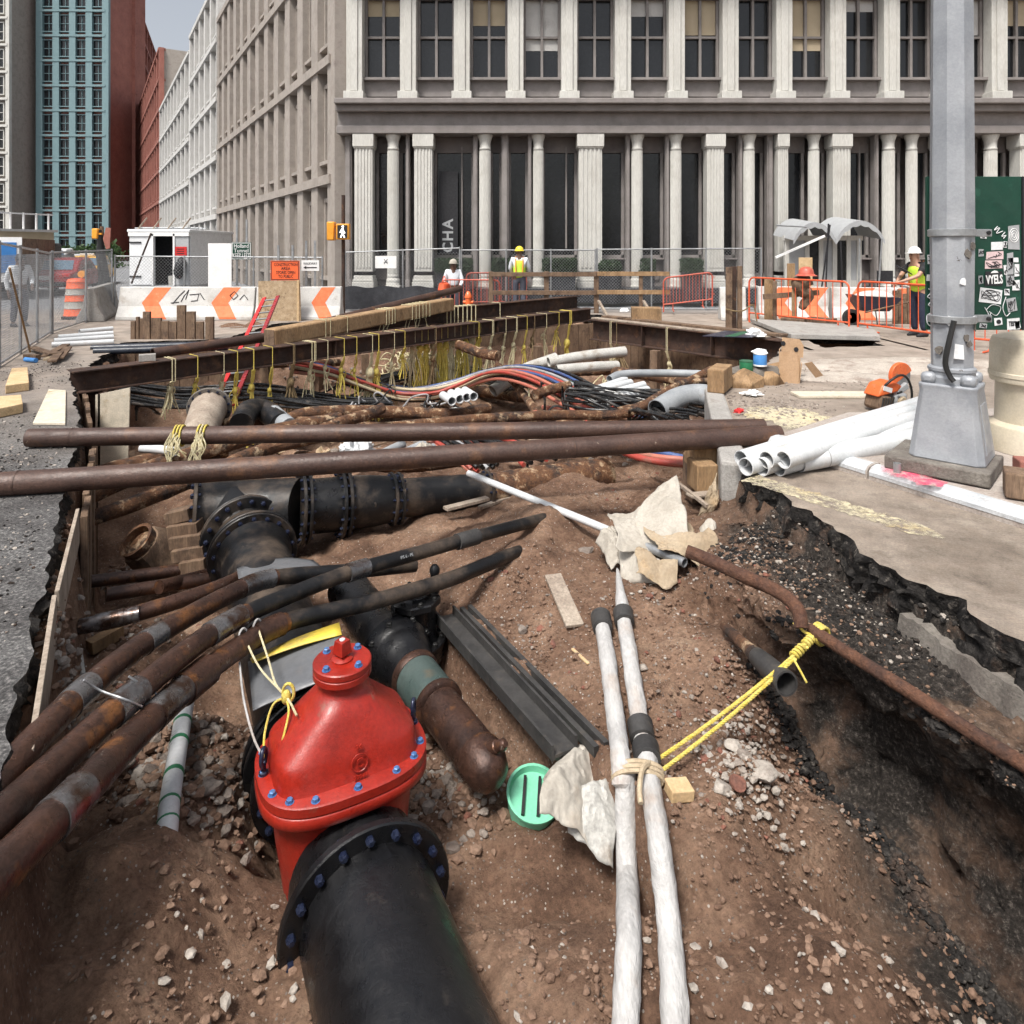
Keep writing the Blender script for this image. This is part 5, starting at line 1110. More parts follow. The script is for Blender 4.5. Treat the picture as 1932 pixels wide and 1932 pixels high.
ch = thing('folding_chair_frame', 'black metal chair frame beyond the orange barricades', 'chair', at(1677, 545, 18.8)); o = V((at(1677, 0, 18.8).x, 18.8, 0))
for sx in (-.2, .2):
    obj('leg', MB().cyl(o + V((sx, -.15, .45)), o + V((sx, -.2, 0)), .02, n=6), M['ink'], ch); obj('leg', MB().cyl(o + V((sx, .2, 0)), o + V((sx, .2, 1.15)), .02, n=6), M['ink'], ch)
obj('seat', MB().box(o + V((0, 0, .45)), (.46, .4, .05)), M['ink'], ch); obj('backrest', MB().box(o + V((0, .2, 1.0)), (.44, .03, .3)), M['ink'], ch)

# ------------------------------------------------------------------ people
def skin(name, chains, mat, parent, sub=2):
    """chains: lists of (point, radius); chains share points by identity of coordinates"""
    me = bpy.data.meshes.new(name); vs_, rad, ed, ix = [], [], [], {}
    for ch_ in chains:
        pv = None
        for (p, r_) in ch_:
            k = tuple(round(c_, 4) for c_ in p)
            if k not in ix: ix[k] = len(vs_); vs_.append(p); rad.append(r_)
            if pv is not None: ed.append((pv, ix[k]))
            pv = ix[k]
    me.from_pydata([tuple(p) for p in vs_], ed, []); me.materials.append(mat)
    o = bpy.data.objects.new(name, me); C.objects.link(o); o.parent = parent; wl[o.name] = V((0, 0, 0))
    o.modifiers.new('skin', 'SKIN'); s = o.modifiers.new('sub', 'SUBSURF'); s.levels = sub; s.render_levels = sub
    for i, d in enumerate(me.skin_vertices[0].data): d.radius = rad[i] if isinstance(rad[i], tuple) else (rad[i], rad[i]); d.use_root = (i == 0)
    o.modifiers['skin'].use_smooth_shade = True
    return o
def person(label, loc, rz, la, ra, skinm, shirt, trous, hat, vest=None, sleeve=True, lean=0.0, scale=1.0, group=None):
    """faces -Y before rotation; la / ra = (elbow, wrist) of the arm at +X / -X"""
    t = thing('person', label, 'person', (0, 0, 0), group)
    hip, chest, neck, head = V((0, 0, .95)), V((0, -lean * .55, 1.34)), V((0, -lean * .8, 1.50)), V((0, -lean * 1.0 - .015, 1.61))
    top = V((0, -lean * 1.05, 1.715)); sh = {s: chest + V((s * .19, .01, .09)) for s in (-1, 1)}
    kn = {-1: V((-.11, -.03, .50)), 1: V((.11, -.05, .50))}; an = {-1: V((-.12, .03, .08)), 1: V((.12, .0, .08))}
    arms = {1: la, -1: ra}
    body = [[(hip, .13), (chest, (.155, .115)), (neck, .068), (head, (.098, .115)), (top, (.085, .1))]]
    for s in (-1, 1):
        e, w = V(arms[s][0]), V(arms[s][1]); dirh = (w - e).normalized()
        body.append([(chest, (.155, .115)), (sh[s], .062), (e, .044), (w, .03), (w + dirh * .07, (.022, .04)), (w + dirh * .15, (.012, .03))])
        body.append([(hip, .13), (V((s * .1, 0, .88)), .085), (kn[s], .058), (an[s], .042), (an[s] + V((0, -.13, -.04)), .035)])
    skin('body', body, skinm, t)
    for s in (-1, 1):                                   # five fingers on each hand
        e, w = V(arms[s][0]), V(arms[s][1]); d = (w - e).normalized(); sd = d.cross(V((0, 0, 1))).normalized() if abs(d.z) < .9 else V((1, 0, 0))
        mb = MB()
        for k in range(4):
            b0 = w + d * .13 + sd * (-.027 + .018 * k); mb.tube([b0, b0 + d * .03, b0 + d * (.055 + .01 * (k in (1, 2))) + V((0, 0, -.012))], [.0085, .008, .006], 6)
        b0 = w + d * .06 + sd * .03; mb.tube([b0, b0 + d * .03 + sd * .025, b0 + d * .06 + sd * .03], [.01, .009, .007], 6)
        o = obj('fingers', mb, skinm, t)
    # face
    mb = MB(); f0 = head + V((0, -.1, 0)); mb.tube([f0 + V((0, .01, .03)), f0 + V((0, -.02, -.01)), f0 + V((0, .005, -.025))], [.008, .014, .008], 6); obj('nose', mb, skinm, t)
    for s in (-1, 1):
        obj('eye', MB().ball(f0 + V((s * .03, .008, .025)), .011, 8, 6), M['ink'], t); obj('ear', MB().ball(head + V((s * .095, .01, 0)), .03, 8, 6, (.4, .8, 1)), skinm, t)
    obj('mouth', MB().box(f0 + V((0, .006, -.05)), (.04, .01, .008)), M['skin_dark'], t)
    # clothes
    sht = [[(hip + V((0, 0, -.04)), (.165, .13)), (V((0, -lean * .3, 1.15)), (.165, .13)), (chest, (.185, .14)), (chest + V((0, 0, .12)), (.11, .09))]]
    for s in (-1, 1):
        e, w = V(arms[s][0]), V(arms[s][1])
        sht.append([(chest, (.185, .14)), (sh[s], .082), (lerp(sh[s], e, .75), .068)] + ([(e, .06), (lerp(e, w, .92), .045)] if sleeve else []))
    skin('shirt', sht, shirt, t)
    tro = [[(hip + V((0, 0, .06)), (.15, .12)), (hip, (.155, .125))]]
    for s in (-1, 1): tro.append([(hip, (.155, .125)), (V((s * .1, 0, .86)), .108), (kn[s], .08), (an[s] + V((0, 0, .03)), .07)])
    skin('trousers', tro, trous, t)
    for s in (-1, 1): obj('shoe', MB().tube([an[s] + V((0, .06, -.04)), an[s] + V((0, -.02, -.03)), an[s] + V((0, -.12, -.045)), an[s] + V((0, -.2, -.06))], [.045, .055, .045, .02], 10), M['ink'], t)
    if vest:
        vs2 = [[(V((0, -lean * .1, .84)), (.19, .155)), (V((0, -lean * .3, 1.15)), (.185, .15)), (chest, (.205, .158)), (chest + V((0, 0, .1)), (.15, .12))]]
        vv = skin('safety_vest', vs2, vest, t)
        for z in (1.03,): obj('reflective_stripe', MB().tube([(math.cos(a_) * .2, math.sin(a_) * .165 - lean * .2, z) for a_ in [2 * math.pi * k / 20 for k in range(21)]], .022, 6), M['vest_orange'] if vest == M['lime'] else M['white'], t)
        for s in (-1, 1): obj('reflective_stripe', MB().tube([V((s * .09, .17, 1.03)), V((s * .1, .16, 1.25)), V((s * .1, .12, 1.42)), V((s * .1, 0, 1.5)), V((s * .1, -.12, 1.42)), V((s * .09, -.165, 1.2)), V((s * .09, -.17, 1.03))], .018, 6), M['vest_orange'], t)
    if hat:
        k = top + V((0, 0, -.05)); obj('hard_hat', MB().lathe([(.14, 0), (.142, .012), (.118, .02), (.116, .05), (.095, .10), (.05, .135), (.01, .145)], k, n=20), hat, t); 
        obj('brim', MB().prism([(-.09, -.1), (-.06, -.185), (0, -.2), (.06, -.185), (.09, -.1)], k, (1, 0, 0), (0, 1, 0), (0, 0, 1), .012), hat, t)
    else:
        obj('hair', MB().ball(head + V((0, .02, .05)), .125, 14, 9, (.82, 1, .95)), M['ink'], t)
    t.location = V(loc); t.rotation_euler = (0, 0, rz); t.scale = (scale,) * 3
    return t
p = at(980, 0, 19.0); person('worker in a yellow vest and yellow hard hat seen from behind', (p.x, 19.1, .03), R(178), ((.26, -.06, 1.16), (.2, -.22, 1.02)), ((-.26, -.06, 1.16), (-.2, -.22, 1.02)), M['skin_dark'], M['shirt_white'], M['denim'], M['hat_yellow'], M['lime'], True, 0, 1.0)
p = at(851, 0, 18.6); w2 = person('worker in a white shirt and pale hat carrying an orange bag', (p.x, 19.25, -.24), R(12), ((.26, -.1, 1.12), (.16, -.3, 1.0)), ((-.26, .02, 1.1), (-.26, -.05, .86)), M['skin_dark'], M['shirt_white'], M['denim'], M['canvas_white'], None, True, .04, .95)
bg = thing('orange_bag', 'orange bag hanging from the hand of the worker in the white shirt', 'bag', at(837, 552, 18.9)); c_ = at(838, 541, 19.0)
obj('bag', MB().tube([c_ + V((0, 0, -.2)), c_ + V((0, 0, -.08)), c_ + V((0, 0, .08)), c_ + V((0, 0, .14))], [.1, .17, .15, .05], 12, wob=.5), M['barricade'], bg); obj('bag_handle', MB().tube(bez([c_ + V((-.06, 0, .1)), c_ + V((0, 0, .3)), c_ + V((.06, 0, .1))], 8), .012, 6), M['print_orange'], bg)
p = at(1740, 0, 13.6); w3 = person('worker in a lime vest and white hard hat leaning towards the barricade', (p.x, 13.7, 0), R(-72), ((.22, -.28, 1.22), (.1, -.52, 1.12)), ((-.22, -.25, 1.2), (-.08, -.5, 1.08)), M['skin'], M['shirt_black'], M['navy'], M['hat_white'], M['lime'], False, .12, 1.0)
tb_ = thing('clipboard_tablet', 'dark tablet held out by the worker in the lime vest', 'tablet', at(1708, 508, 13.6)); obj('tablet', MB().box(at(1706, 509, 13.62), (.28, .2, .02), Euler((.3, .5, 0))), M['ink'], tb_, bevel=.005)
p = gz(36, 616); person('pedestrian in a pale blue shirt walking behind the left fence', (p.x, p.y, 0), R(60), ((.26, -.06, 1.14), (.18, -.24, 1.0)), ((-.26, .05, 1.12), (-.24, -.02, .86)), M['skin_dark'], M['shirt_white'], M['denim'], None, None, True, .06, .93)

# ------------------------------------------------------------------ steel, timber and pipes across and in the pit
def ibeam(name, label, P, Q, h, w=.3, tf=.022, tw=.016, stiff=(), cat='beam'):
    P, Q = V(P), V(Q); t = thing(name, label, cat, P); up = V((0, 0, 1))
    o = up * (tf / 2); obj('top_flange', MB().bar(P - o, Q - o, w, tf), M['steel_rust'], t, smooth=0, bevel=.004)
    obj('bottom_flange', MB().bar(P - up * h + o, Q - up * h + o, w, tf), M['steel_rust'], t, smooth=0, bevel=.004)
    obj('web', MB().bar(P - up * h / 2, Q - up * h / 2, tw, h - 2 * tf - .002), M['steel_rust'], t, smooth=0)
    dv = (Q - P).normalized(); sd = dv.cross(up).normalized()
    for s in stiff:
        c_ = P + dv * s - up * h / 2
        for sg in (-1, 1): obj('stiffener', MB().box(c_ + sd * sg * (w / 4), (.014, w / 2 - .03, h - 2 * tf - .004), Matrix((dv, sd, up)).transposed()), M['steel_rust'], t, smooth=0)
    return t
BA0, BA1 = V((-6.0, 9.25, .10)), V((2.0, 17.4, .25))
ibeam('steel_beam', 'long rusted steel beam crossing the pit with ropes hung over it', BA0, BA1, .31, .30, stiff=(4.0, 8.0))
BB0, BB1 = V((1.9, 15.9, .12)), V((5.05, 12.35, .09))
ibeam('steel_beam', 'deep rusted steel beam along the right side of the pit', BB0, BB1, .47, .32, stiff=(1.5, 3.2))
_t = bpy.data.objects['steel_beam.001']; obj('end_plate', MB().box(BB1 + V((.0, 0, -.235)), (.34, .05, .5), Euler((0, 0, .72))), M['steel_rust'], _t, smooth=0)
BC0, BC1 = V((-3.7, 13.7, .36)), V((1.8, 18.9, .46))
ibeam('steel_beam', 'rusted steel beam farther back, behind the roped timber', BC0, BC1, .35, .28)
def on_beam(a, b, t): return lerp(a, b, t)
t = thing('squared_timber', 'heavy squared timber with a dark end resting on the steel beams', 'timber', at(508, 650, 11.5))
T0, T1 = at(508, 637, 11.55), at(848, 574, 15.6)
obj('timber', MB().bar(T0, T1, .29, .29), M['wood'], t, smooth=0, bevel=.03); dT = (T1 - T0).normalized()
obj('end_grain', MB().bar(T0 - dT * .004, T0 + dT * .002, .265, .265), M['wood_old'], t, smooth=0)
t = thing('long_rusty_pipe', 'slim brown pipe resting along the beams behind the roped timber', 'pipe', at(285, 668, 10.4))
obj('pipe', MB().tube([at(288, 667, 10.5), at(497, 637, 11.9), at(868, 545, 16.7)], .085, 16, hollow=.012), M['pipe_brown'], t)
t = thing('steel_post', 'rusted steel H-pile under the left end of the long beam', 'pile', (-5.75, 9.45, -1.4))
for (dx, w_, dy, l_, nm) in ((-.17, .03, 0, .34, 'flange'), (.17, .03, 0, .34, 'flange'), (0, .31, 0, .022, 'web')): obj(nm, bx(-5.78 + dx - w_ / 2, -5.78 + dx + w_ / 2, 9.42 - l_ / 2, 9.42 + l_ / 2, -2.0, -.215), M['steel_rust'], t, smooth=0)
# sheets at the left end
t = thing('plywood_sheet', 'pale upright plywood panel beside the H-pile under the beam', 'plywood', (-5.5, 9.3, -.8)); a, b_ = at(180, 0, 9.25), at(245, 0, 9.25)
obj('sheet', MB().prism([(a.x, -1.2), (b_.x - .03, -1.2), (b_.x, -.13), (a.x, -.23)], (0, 9.25, 0), (1, 0, 0), (0, 0, 1), (0, 1, 0), .02), M['plywood_pale'], t, smooth=0)
t = thing('plywood_sheet', 'pale plywood panel lying on the ground left of the H-pile', 'plywood', gz(100, 770))
pts = [gz(u, v, .012) for u, v in ((92, 736), (124, 738), (123, 801), (62, 800))]; obj('sheet', MB().prism([(p.x, p.y) for p in pts], (0, 0, .006), (1, 0, 0), (0, 1, 0), (0, 0, 1), .018), M['plywood_pale'], t, smooth=0)
# lagging along the left wall of the pit
lg = thing('timber_lagging', 'dark upright lagging planks lining the left and far walls of the pit', 'lagging', (-4, 6.5, -1.4)); q = random.Random(3)
def lag(A, B, w, z0, z1, off, parent, m_):
    A, B = V((A[0], A[1], 0)), V((B[0], B[1], 0)); d = (B - A); L = d.length; d.normalize(); nr = V((d.y, -d.x, 0)); n = int(L / w)
    for i in range(n):
        c_ = A + d * (i + .5) * w + nr * (off + q.uniform(-.012, .012)); zt_ = z1 + q.uniform(-.05, .02)
        obj('plank', MB().box(c_ + V((0, 0, (z0 + zt_) / 2)), (w - .012, .045, zt_ - z0), Matrix((d, -nr, V((0, 0, 1)))).transposed() @ Matrix.Rotation(q.uniform(-.012, .012), 3, 'Y')), M[m_], parent, smooth=0, bevel=.004)
lag((-3.15, 4.78), (-4.2, 6.6), .23, -1.9, -.14, .13, lg, 'wood_old'); lag((-4.2, 6.6), (-6.05, 9.35), .25, -1.9, -.18, .14, lg, 'wood_old')
t = thing('edge_board', 'thin weathered board standing along the broken asphalt edge at left', 'board', (-2.4, 3.6, -.3))
for (A, B) in (((-1.80, 2.47), (-2.42, 3.52)), ((-2.46, 3.60), (-3.04, 4.68))):
    A, B = V((A[0] + .075, A[1] - .03, 0)), V((B[0] + .075, B[1] - .03, 0)); d = (B - A).normalized(); obj('board', MB().bar(A + V((0, 0, -.16)), B + V((0, 0, -.14)), .022, .24), M['wood_grey'], t, smooth=0, bevel=.003)
t = thing('white_lath', 'thin pale lath lying along the foot of the left pit wall', 'lath', at(130, 1160, 4.6))
obj('lath', MB().tube([at(112, 1042, 5.35), at(135, 1120, 4.8), at(156, 1275, 4.0)], .018, 5), M['white_dirty'], t); obj('crosspiece', MB().bar(at(106, 1132, 4.75), at(138, 1122, 4.75), .05, .02), M['white_dirty'], t)
lag((-5.5, 16.2), (-2, 16.8), .3, -1.8, -.2, .2, lg, 'wood_old'); lag((-2, 16.8), (2.3, 18.3), .3, -1.8, -.2, .2, lg, 'wood_old')
lag((2.3, 18.3), (5.25, 13.2), .28, -1.8, -.25, .25, lg, 'wood_old'); lag((-7.3, 12.8), (-5.6, 13.3), .25, -1.2, -.1, .2, lg, 'wood_old')
# far-left sheeting planks
sh = thing('sheet_planks', 'brown upright sheeting planks of uneven height below the white barrier', 'sheeting', at(320, 645, 13.2))
for (u0, u1, v0) in ((246, 255, 606), (256, 262, 598), (262, 283, 601), (269, 283, 588), (284, 304, 600), (304, 318, 606), (318, 333, 607), (333, 350, 576), (351, 368, 588), (369, 384, 607), (387, 403, 598)):
    d = 13.2 + .05 * rng.random(); a, b_ = at(u0, v0, d), at(u1 - .6, 645, d); obj('plank', bx(a.x, b_.x, d, d + .06, -1.0, a.z), M['wood_old'], sh, smooth=0, bevel=.005)
# the two big pipes in front
def big_pipe(label, A, B, r):
    A, B = V(A), V(B); t = thing('steel_pipe', label, 'pipe', (A + B) / 2); n = 26; path = [lerp(A, B, i / n) for i in range(n + 1)]
    obj('pipe', MB().tube(path, r, 28, hollow=.012, wob=.012), M['pipe_brown'], t); d = (B - A).normalized()
    for s in (.055, .7): c_ = lerp(A, B, s); obj('weld_ring', MB().tube([c_ - d * .006, c_ + d * .006], r + .004, 28, caps=False), M['pipe_brown'], t)
    return t
PA0, PA1 = at(54, 826, 6.0), at(1441, 806, 6.55); big_pipe('upper of two long brown pipes laid across the front of the pit', PA0, PA1, .079)
PB0, PB1 = at(-75, 918, 4.78), at(1470, 820, 6.12); big_pipe('lower of two long brown pipes laid across the front of the pit', PB0, PB1, .083)

# ------------------------------------------------------------------ the black water main
def flange(parent, c_, ax, r, th=.03, nb=16, bm_='dark_bolt', mat='pipe_black', br=.014, ring=True):
    c_, ax = V(c_), V(ax).normalized()
    f_ = obj('flange', MB().lathe([(r * .6, -th / 2), (r - .006, -th / 2), (r, -th / 2 + .006), (r, th / 2 - .006), (r - .006, th / 2), (r * .6, th / 2)], c_, ax, 40), M[mat], parent)
    a = V((0, 0, 1)) if abs(ax.z) < .9 else V((1, 0, 0)); x = ax.cross(a).normalized(); y = ax.cross(x); b0 = None
    for i in range(nb):
        an = 2 * math.pi * (i + .5) / nb; p = c_ + (x * math.cos(an) + y * math.sin(an)) * (r * .88)
        if b0 is None:
            mb = MB(); mb.lathe([(br * .62, -th * 1.3), (br * .62, th * 1.25)], (0, 0, 0), ax, 6); mb.lathe([(br, th / 2), (br, th / 2 + br * 1.1), (br * .5, th / 2 + br * 1.4)], (0, 0, 0), ax, 6); mb.lathe([(br, -th / 2), (br, -th / 2 - br * 1.1)], (0, 0, 0), ax, 6)
            b0 = obj('bolt', mb, M[bm_], f_, smooth=30, origin=(0, 0, 0)); b0.location = p - wl[f_.name]
        else: dup(b0, f_, p)
    return f_
wm = thing('water_main', 'large black flanged water main with a tee and bolted joints', 'water main', (-2.2, 6.2, -1.1))
R1c, R2c = at(462, 1016, 6.02), at(477, 1044, 5.66); VC = V((-.76, 3.05, -.86)); axm = (R2c - R1c).normalized(); axp = (VC - R2c); axp.normalize()
Tc = R1c + (R1c - R2c).normalized() * .42; Tc.z = -.70
E1, E2, E3 = at(568, 957, 6.30), at(642, 950, 6.45), at(752, 940, 6.68); E4 = at(918, 927, 7.0); E5 = at(1145, 893, 7.75)
axa = (E3 - E1).normalized()
obj('tee_body', MB().tube([Tc - axa * .35, Tc, E1], [.27, .27, .262], 36), M['pipe_black'], wm); obj('tee_neck', MB().tube([Tc + axm * .02, R1c, R1c + axm * .03], [.27, .27, .29], 36), M['pipe_black'], wm)
obj('short_spool', MB().tube([R1c, R2c], [.262, .262], 36), M['pipe_black'], wm)
flange(wm, R1c, axm, .375, .034, 1, br=.012); flange(wm, R1c + axm * .042, axm, .372, .03, 20, br=.021); flange(wm, R2c, axp, .355, .034, 1, br=.012); flange(wm, R2c + axp * .045, axp, .35, .026, 18, br=.019)
bend = R2c + axp * .08
obj('main_pipe', MB().tube([bend, bend + axp * .1, lerp(bend, VC, .5), VC - axp * .55], [.30, .265, .26, .26], 40), M['pipe_black'], wm)
flange(wm, Tc - axa * .37, axa, .36, .034, 18, br=.017)
for (c_, r_) in ((E1, .335), (E1 + axa * .055, .33), (E2, .325), (E2 + axa * .055, .32)): flange(wm, c_, axa, r_, .03, 18, br=.015)
obj('straight_spool', MB().tube([E1, E2], .245, 36), M['gloss_black'], wm)
obj('reducer', MB().tube([E2 + axa * .06, lerp(E2, E3, .55), E3], [.25, .235, .205], 36), M['pipe_black'], wm)
for (c_, r_, n) in ((E3 - axa * .07, .25, 12), (E3, .245, 14), (E4, .215, 12)): flange(wm, c_, axa, r_, .03, n, br=.014)
obj('narrow_pipe', MB().tube([E3, E4], [.182, .182], 32), M['pipe_black'], wm)
c_ = lerp(E2, E3, .62) + V((0, -.225, .04)); obj('boss', MB().lathe([(.045, 0), (.045, .012), (.03, .02), (.03, .012)], c_, (0, -1, .12), 20), M['pipe_black'], wm)
obj('rusted_length', MB().tube([E4 + axa * .02, lerp(E4, E5, .5), E5], [.175, .18, .17], 28, wob=.03), M['rust_pipe'], wm)
# another old main end behind, with dirty collar
t = thing('old_main_end', 'dirty grey pipe collar tied with yellow rope under the long beam', 'pipe', at(375, 800, 8.3)); a, b_ = at(365, 845, 7.6), at(395, 770, 8.7)
obj('pipe', MB().tube([a, lerp(a, b_, .5), b_], [.17, .2, .22], 28, wob=.05), M['wood_grey'], t); flange(t, b_, (b_ - a), .27, .04, 14, br=.016, mat='concrete_dark')
obj('rusty_stub', MB().tube([at(388, 765, 8.9), at(402, 738, 9.2)], .05, 12), M['rust_pipe'], t)
t = thing('black_elbow', 'short black elbow pipe behind the upper brown pipe', 'pipe', at(490, 790, 8.6)); pth = bez([at(455, 800, 8.3), at(470, 775, 8.7), at(500, 775, 8.9), at(530, 800, 8.5)], 16)
obj('elbow', MB().tube(pth, .14, 20), M['pipe_black'], t); obj('grey_sleeve', MB().tube([at(515, 780, 8.75), at(545, 805, 8.4)], .11, 18), M['pvc_grey'], t)

# ------------------------------------------------------------------ red gate valve
gv = thing('gate_valve', 'glossy red gate valve bonnet with blue bolts on the black main', 'valve', (VC.x, VC.y, -1.2))
al = V((axp.y, -axp.x, 0)).normalized(); al = al if al.x > 0 else -al; aw = V((-al.y, al.x, 0))     # long axis of the bonnet, and along the pipe
ZF = -.52
def sup(a, b, e, n=56):
    out = []
    for i in range(n):
        t_ = 2 * math.pi * i / n; c_, s_ = math.cos(t_), math.sin(t_)
        out.append((a * math.copysign(abs(c_) ** (2 / e), c_), b * math.copysign(abs(s_) ** (2 / e), s_)))
    return out
def loft(levels, mat, name, parent, caps=True, n=56, sm=50):
    mb = MB()
    for (z, a, b, e) in levels: mb.v += [VC.xy.to_3d() + al * x + aw * y + V((0, 0, z)) for x, y in sup(a, b, e, n)]
    for k in range(len(levels) - 1):
        for i in range(n): j = (i + 1) % n; mb.f.append((k * n + i, k * n + j, (k + 1) * n + j, (k + 1) * n + i))
    if caps: mb.f.append(tuple(range(n))[::-1]); mb.f.append(tuple((len(levels) - 1) * n + i for i in range(n)))
    return obj(name, mb, mat, parent, smooth=sm)
bon = loft([(ZF, 0.3185, .240, 4.2), (ZF + .015, 0.3112, .226, 4.4), (ZF + .09, 0.3058, .208, 4.6), (ZF + .125, 0.3003, .198, 4.6), (ZF + .142, 0.2894, .192, 4.4), (ZF + .155, 0.2730, .187, 4.2), (ZF + .20, 0.2211, .170, 4.0), (ZF + .25, 0.1638, .150, 3.6), (ZF + .275, 0.1365, .139, 3.2), (ZF + .295, 0.1280, .124, 2.7), (ZF + .312, 0.1100, .109, 2.2), (ZF + .335, 0.1000, .10, 2), (ZF + .372, 0.0980, .098, 2)], M['red_paint'], 'bonnet', gv)
lo_f = loft([(ZF - .058, 0.3595, .285, 2.8), (ZF - .052, 0.3649, .291, 2.8), (ZF - .012, 0.3649, .291, 2.8), (ZF - .007, 0.3604, .286, 2.8)], M['red_paint'], 'lower_flange', gv)
up_f = loft([(ZF - .005, 0.3576, .283, 2.8), (ZF, 0.3640, .29, 2.8), (ZF + .034, 0.3640, .29, 2.8), (ZF + .040, 0.3567, .282, 2.8)], M['red_paint'], 'upper_flange', gv)
loft([(ZF - .55, 0.2457, .26, 2.2), (ZF - .3, 0.2821, .26, 2.4), (ZF - .12, 0.3003, .235, 2.8), (ZF - .05, 0.3003, .23, 3)], M['red_paint'], 'valve_body', gv)
def bolt_set(parent, pts, r, mat, ax=V((0, 0, 1))):
    b0 = None
    for p in pts:
        if b0 is None:
            mb = MB(); mb.lathe([(r * 1.35, 0), (r * 1.35, r * .25)], (0, 0, 0), ax, 14); mb.lathe([(r, r * .25), (r, r * 1.15), (r * .75, r * 1.35)], (0, 0, 0), ax, 6)
            b0 = obj('bolt', mb, M[mat], parent, smooth=30, origin=(0, 0, 0)); b0.location = V(p) - wl[parent.name]
        else: dup(b0, parent, p, Euler((0, 0, rng.uniform(0, 1))))
bolt_set(up_f, [VC.xy.to_3d() + al * x + aw * y + V((0, 0, ZF + .038)) for (x, y) in sup(.338, .262, 2.8, 16)], .0135, 'blue_bolt')
zc = ZF + .372
cap = obj('top_plate', MB().lathe([(.122, 0), (.128, .004), (.128, .028), (.124, .031), (.124, .034), (.128, .037), (.128, .058), (.123, .063)], VC.xy.to_3d() + V((0, 0, zc)), n=44), M['red_paint'], gv)
bolt_set(cap, [VC.xy.to_3d() + al * (.098 * math.cos(a_)) + aw * (.098 * math.sin(a_)) + V((0, 0, zc + .063)) for a_ in (.55, 2.1, 3.7, 5.25)], .0135, 'blue_bolt')
st = VC.xy.to_3d() + V((0, 0, zc + .063)); m4 = Matrix((al, aw, V((0, 0, 1)))).transposed() @ Matrix.Rotation(.5, 3, 'Z')
obj('gland_collar', MB().lathe([(.045, 0), (.047, .006), (.034, .014), (.022, .018), (.02, .03)], st, n=24), M['red_paint'], cap)
nut = obj('operating_nut', MB().add([st + m4 @ V((sx * r_, sy * r_, z)) for (r_, z) in ((.031, .026), (.024, .085)) for sx, sy in ((-1, -1), (1, -1), (1, 1), (-1, 1))], [(0, 1, 5, 4), (1, 2, 6, 5), (2, 3, 7, 6), (3, 0, 4, 7), (4, 5, 6, 7), (3, 2, 1, 0)]), M['red_paint'], gv, smooth=0, bevel=.003)
obj('nut_screw', MB().lathe([(.013, 0), (.013, .004), (.006, .008)], st + V((0, 0, .085)), n=14), M['chrome'], nut)
for s in (-1, 1):                                       # lifting eyes at the two ends
    p = VC.xy.to_3d() + al * (s * .335) + V((0, 0, ZF + .04)); e = obj('eye_bolt', MB().lathe([(.019, 0), (.019, .012), (.011, .016), (.011, .04)], p, n=14), M['dark_bolt'], gv)
    ring = [p + V((0, 0, .072)) + (al * .5 * math.cos(a_) + aw * .86 * math.cos(a_)) * .024 + V((0, 0, .036 * math.sin(a_))) for a_ in [2 * math.pi * k / 18 for k in range(19)]]
    obj('eye', MB().tube(ring, .0095, 10), M['dark_bolt'], e)
# cast marks on the front face of the bonnet
fo = VC.xy.to_3d() - aw * .214 + V((0, 0, ZF + .105)) + al * .02; fe = (V((0, 0, 1)) + aw * .14).normalized()
obj('cast_ring', MB().tube([fo + (al * math.cos(a_) + fe * math.sin(a_)) * .034 for a_ in [2 * math.pi * k / 28 for k in range(29)]], .0032, 6), M['red_paint'], bon)
text('cast_letter', 'C', M['red_paint'], bon, fo - aw * .002, al, fe, .05, .003)
text('cast_letters', '24', M['red_paint'], bon, fo + fe * .058 + aw * .004, al, fe, .028, .003)
for k, s in enumerate(('250W', 'C515', '2014')): text('cast_letters', s, M['red_paint'], bon, fo - fe * (.050 + .023 * k) - aw * (.006 + .002 * k), al, fe, .022, .003)
# black pipe stubs and bolted joints of the valve
vj = thing('valve_joint', 'black bolted flange joint on the main behind the red valve', 'flange', VC - axp * .6 + V((0, 0, -.3)))
flange(vj, VC - axp * .56, axp, .36, .036, 18, 'dark_bolt', 'gloss_black', .018); flange(vj, VC - axp * .50, axp, .36, .03, 1, 'dark_bolt', 'gloss_black'); flange(vj, VC - axp * .36, axp, .345, .036, 18, 'dark_bolt', 'gloss_black', .018)
obj('collar', MB().tube([VC - axp * .5, VC - axp * .2], [.27, .27], 32), M['gloss_black'], vj)
obj('front_collar', MB().tube([VC + axp * .2, VC + axp * 2.2], [.27, .27], 32), M['gloss_black'], vj)
flange(vj, VC + axp * .40, axp, .345, .036, 18, 'dark_bolt', 'gloss_black', .018)
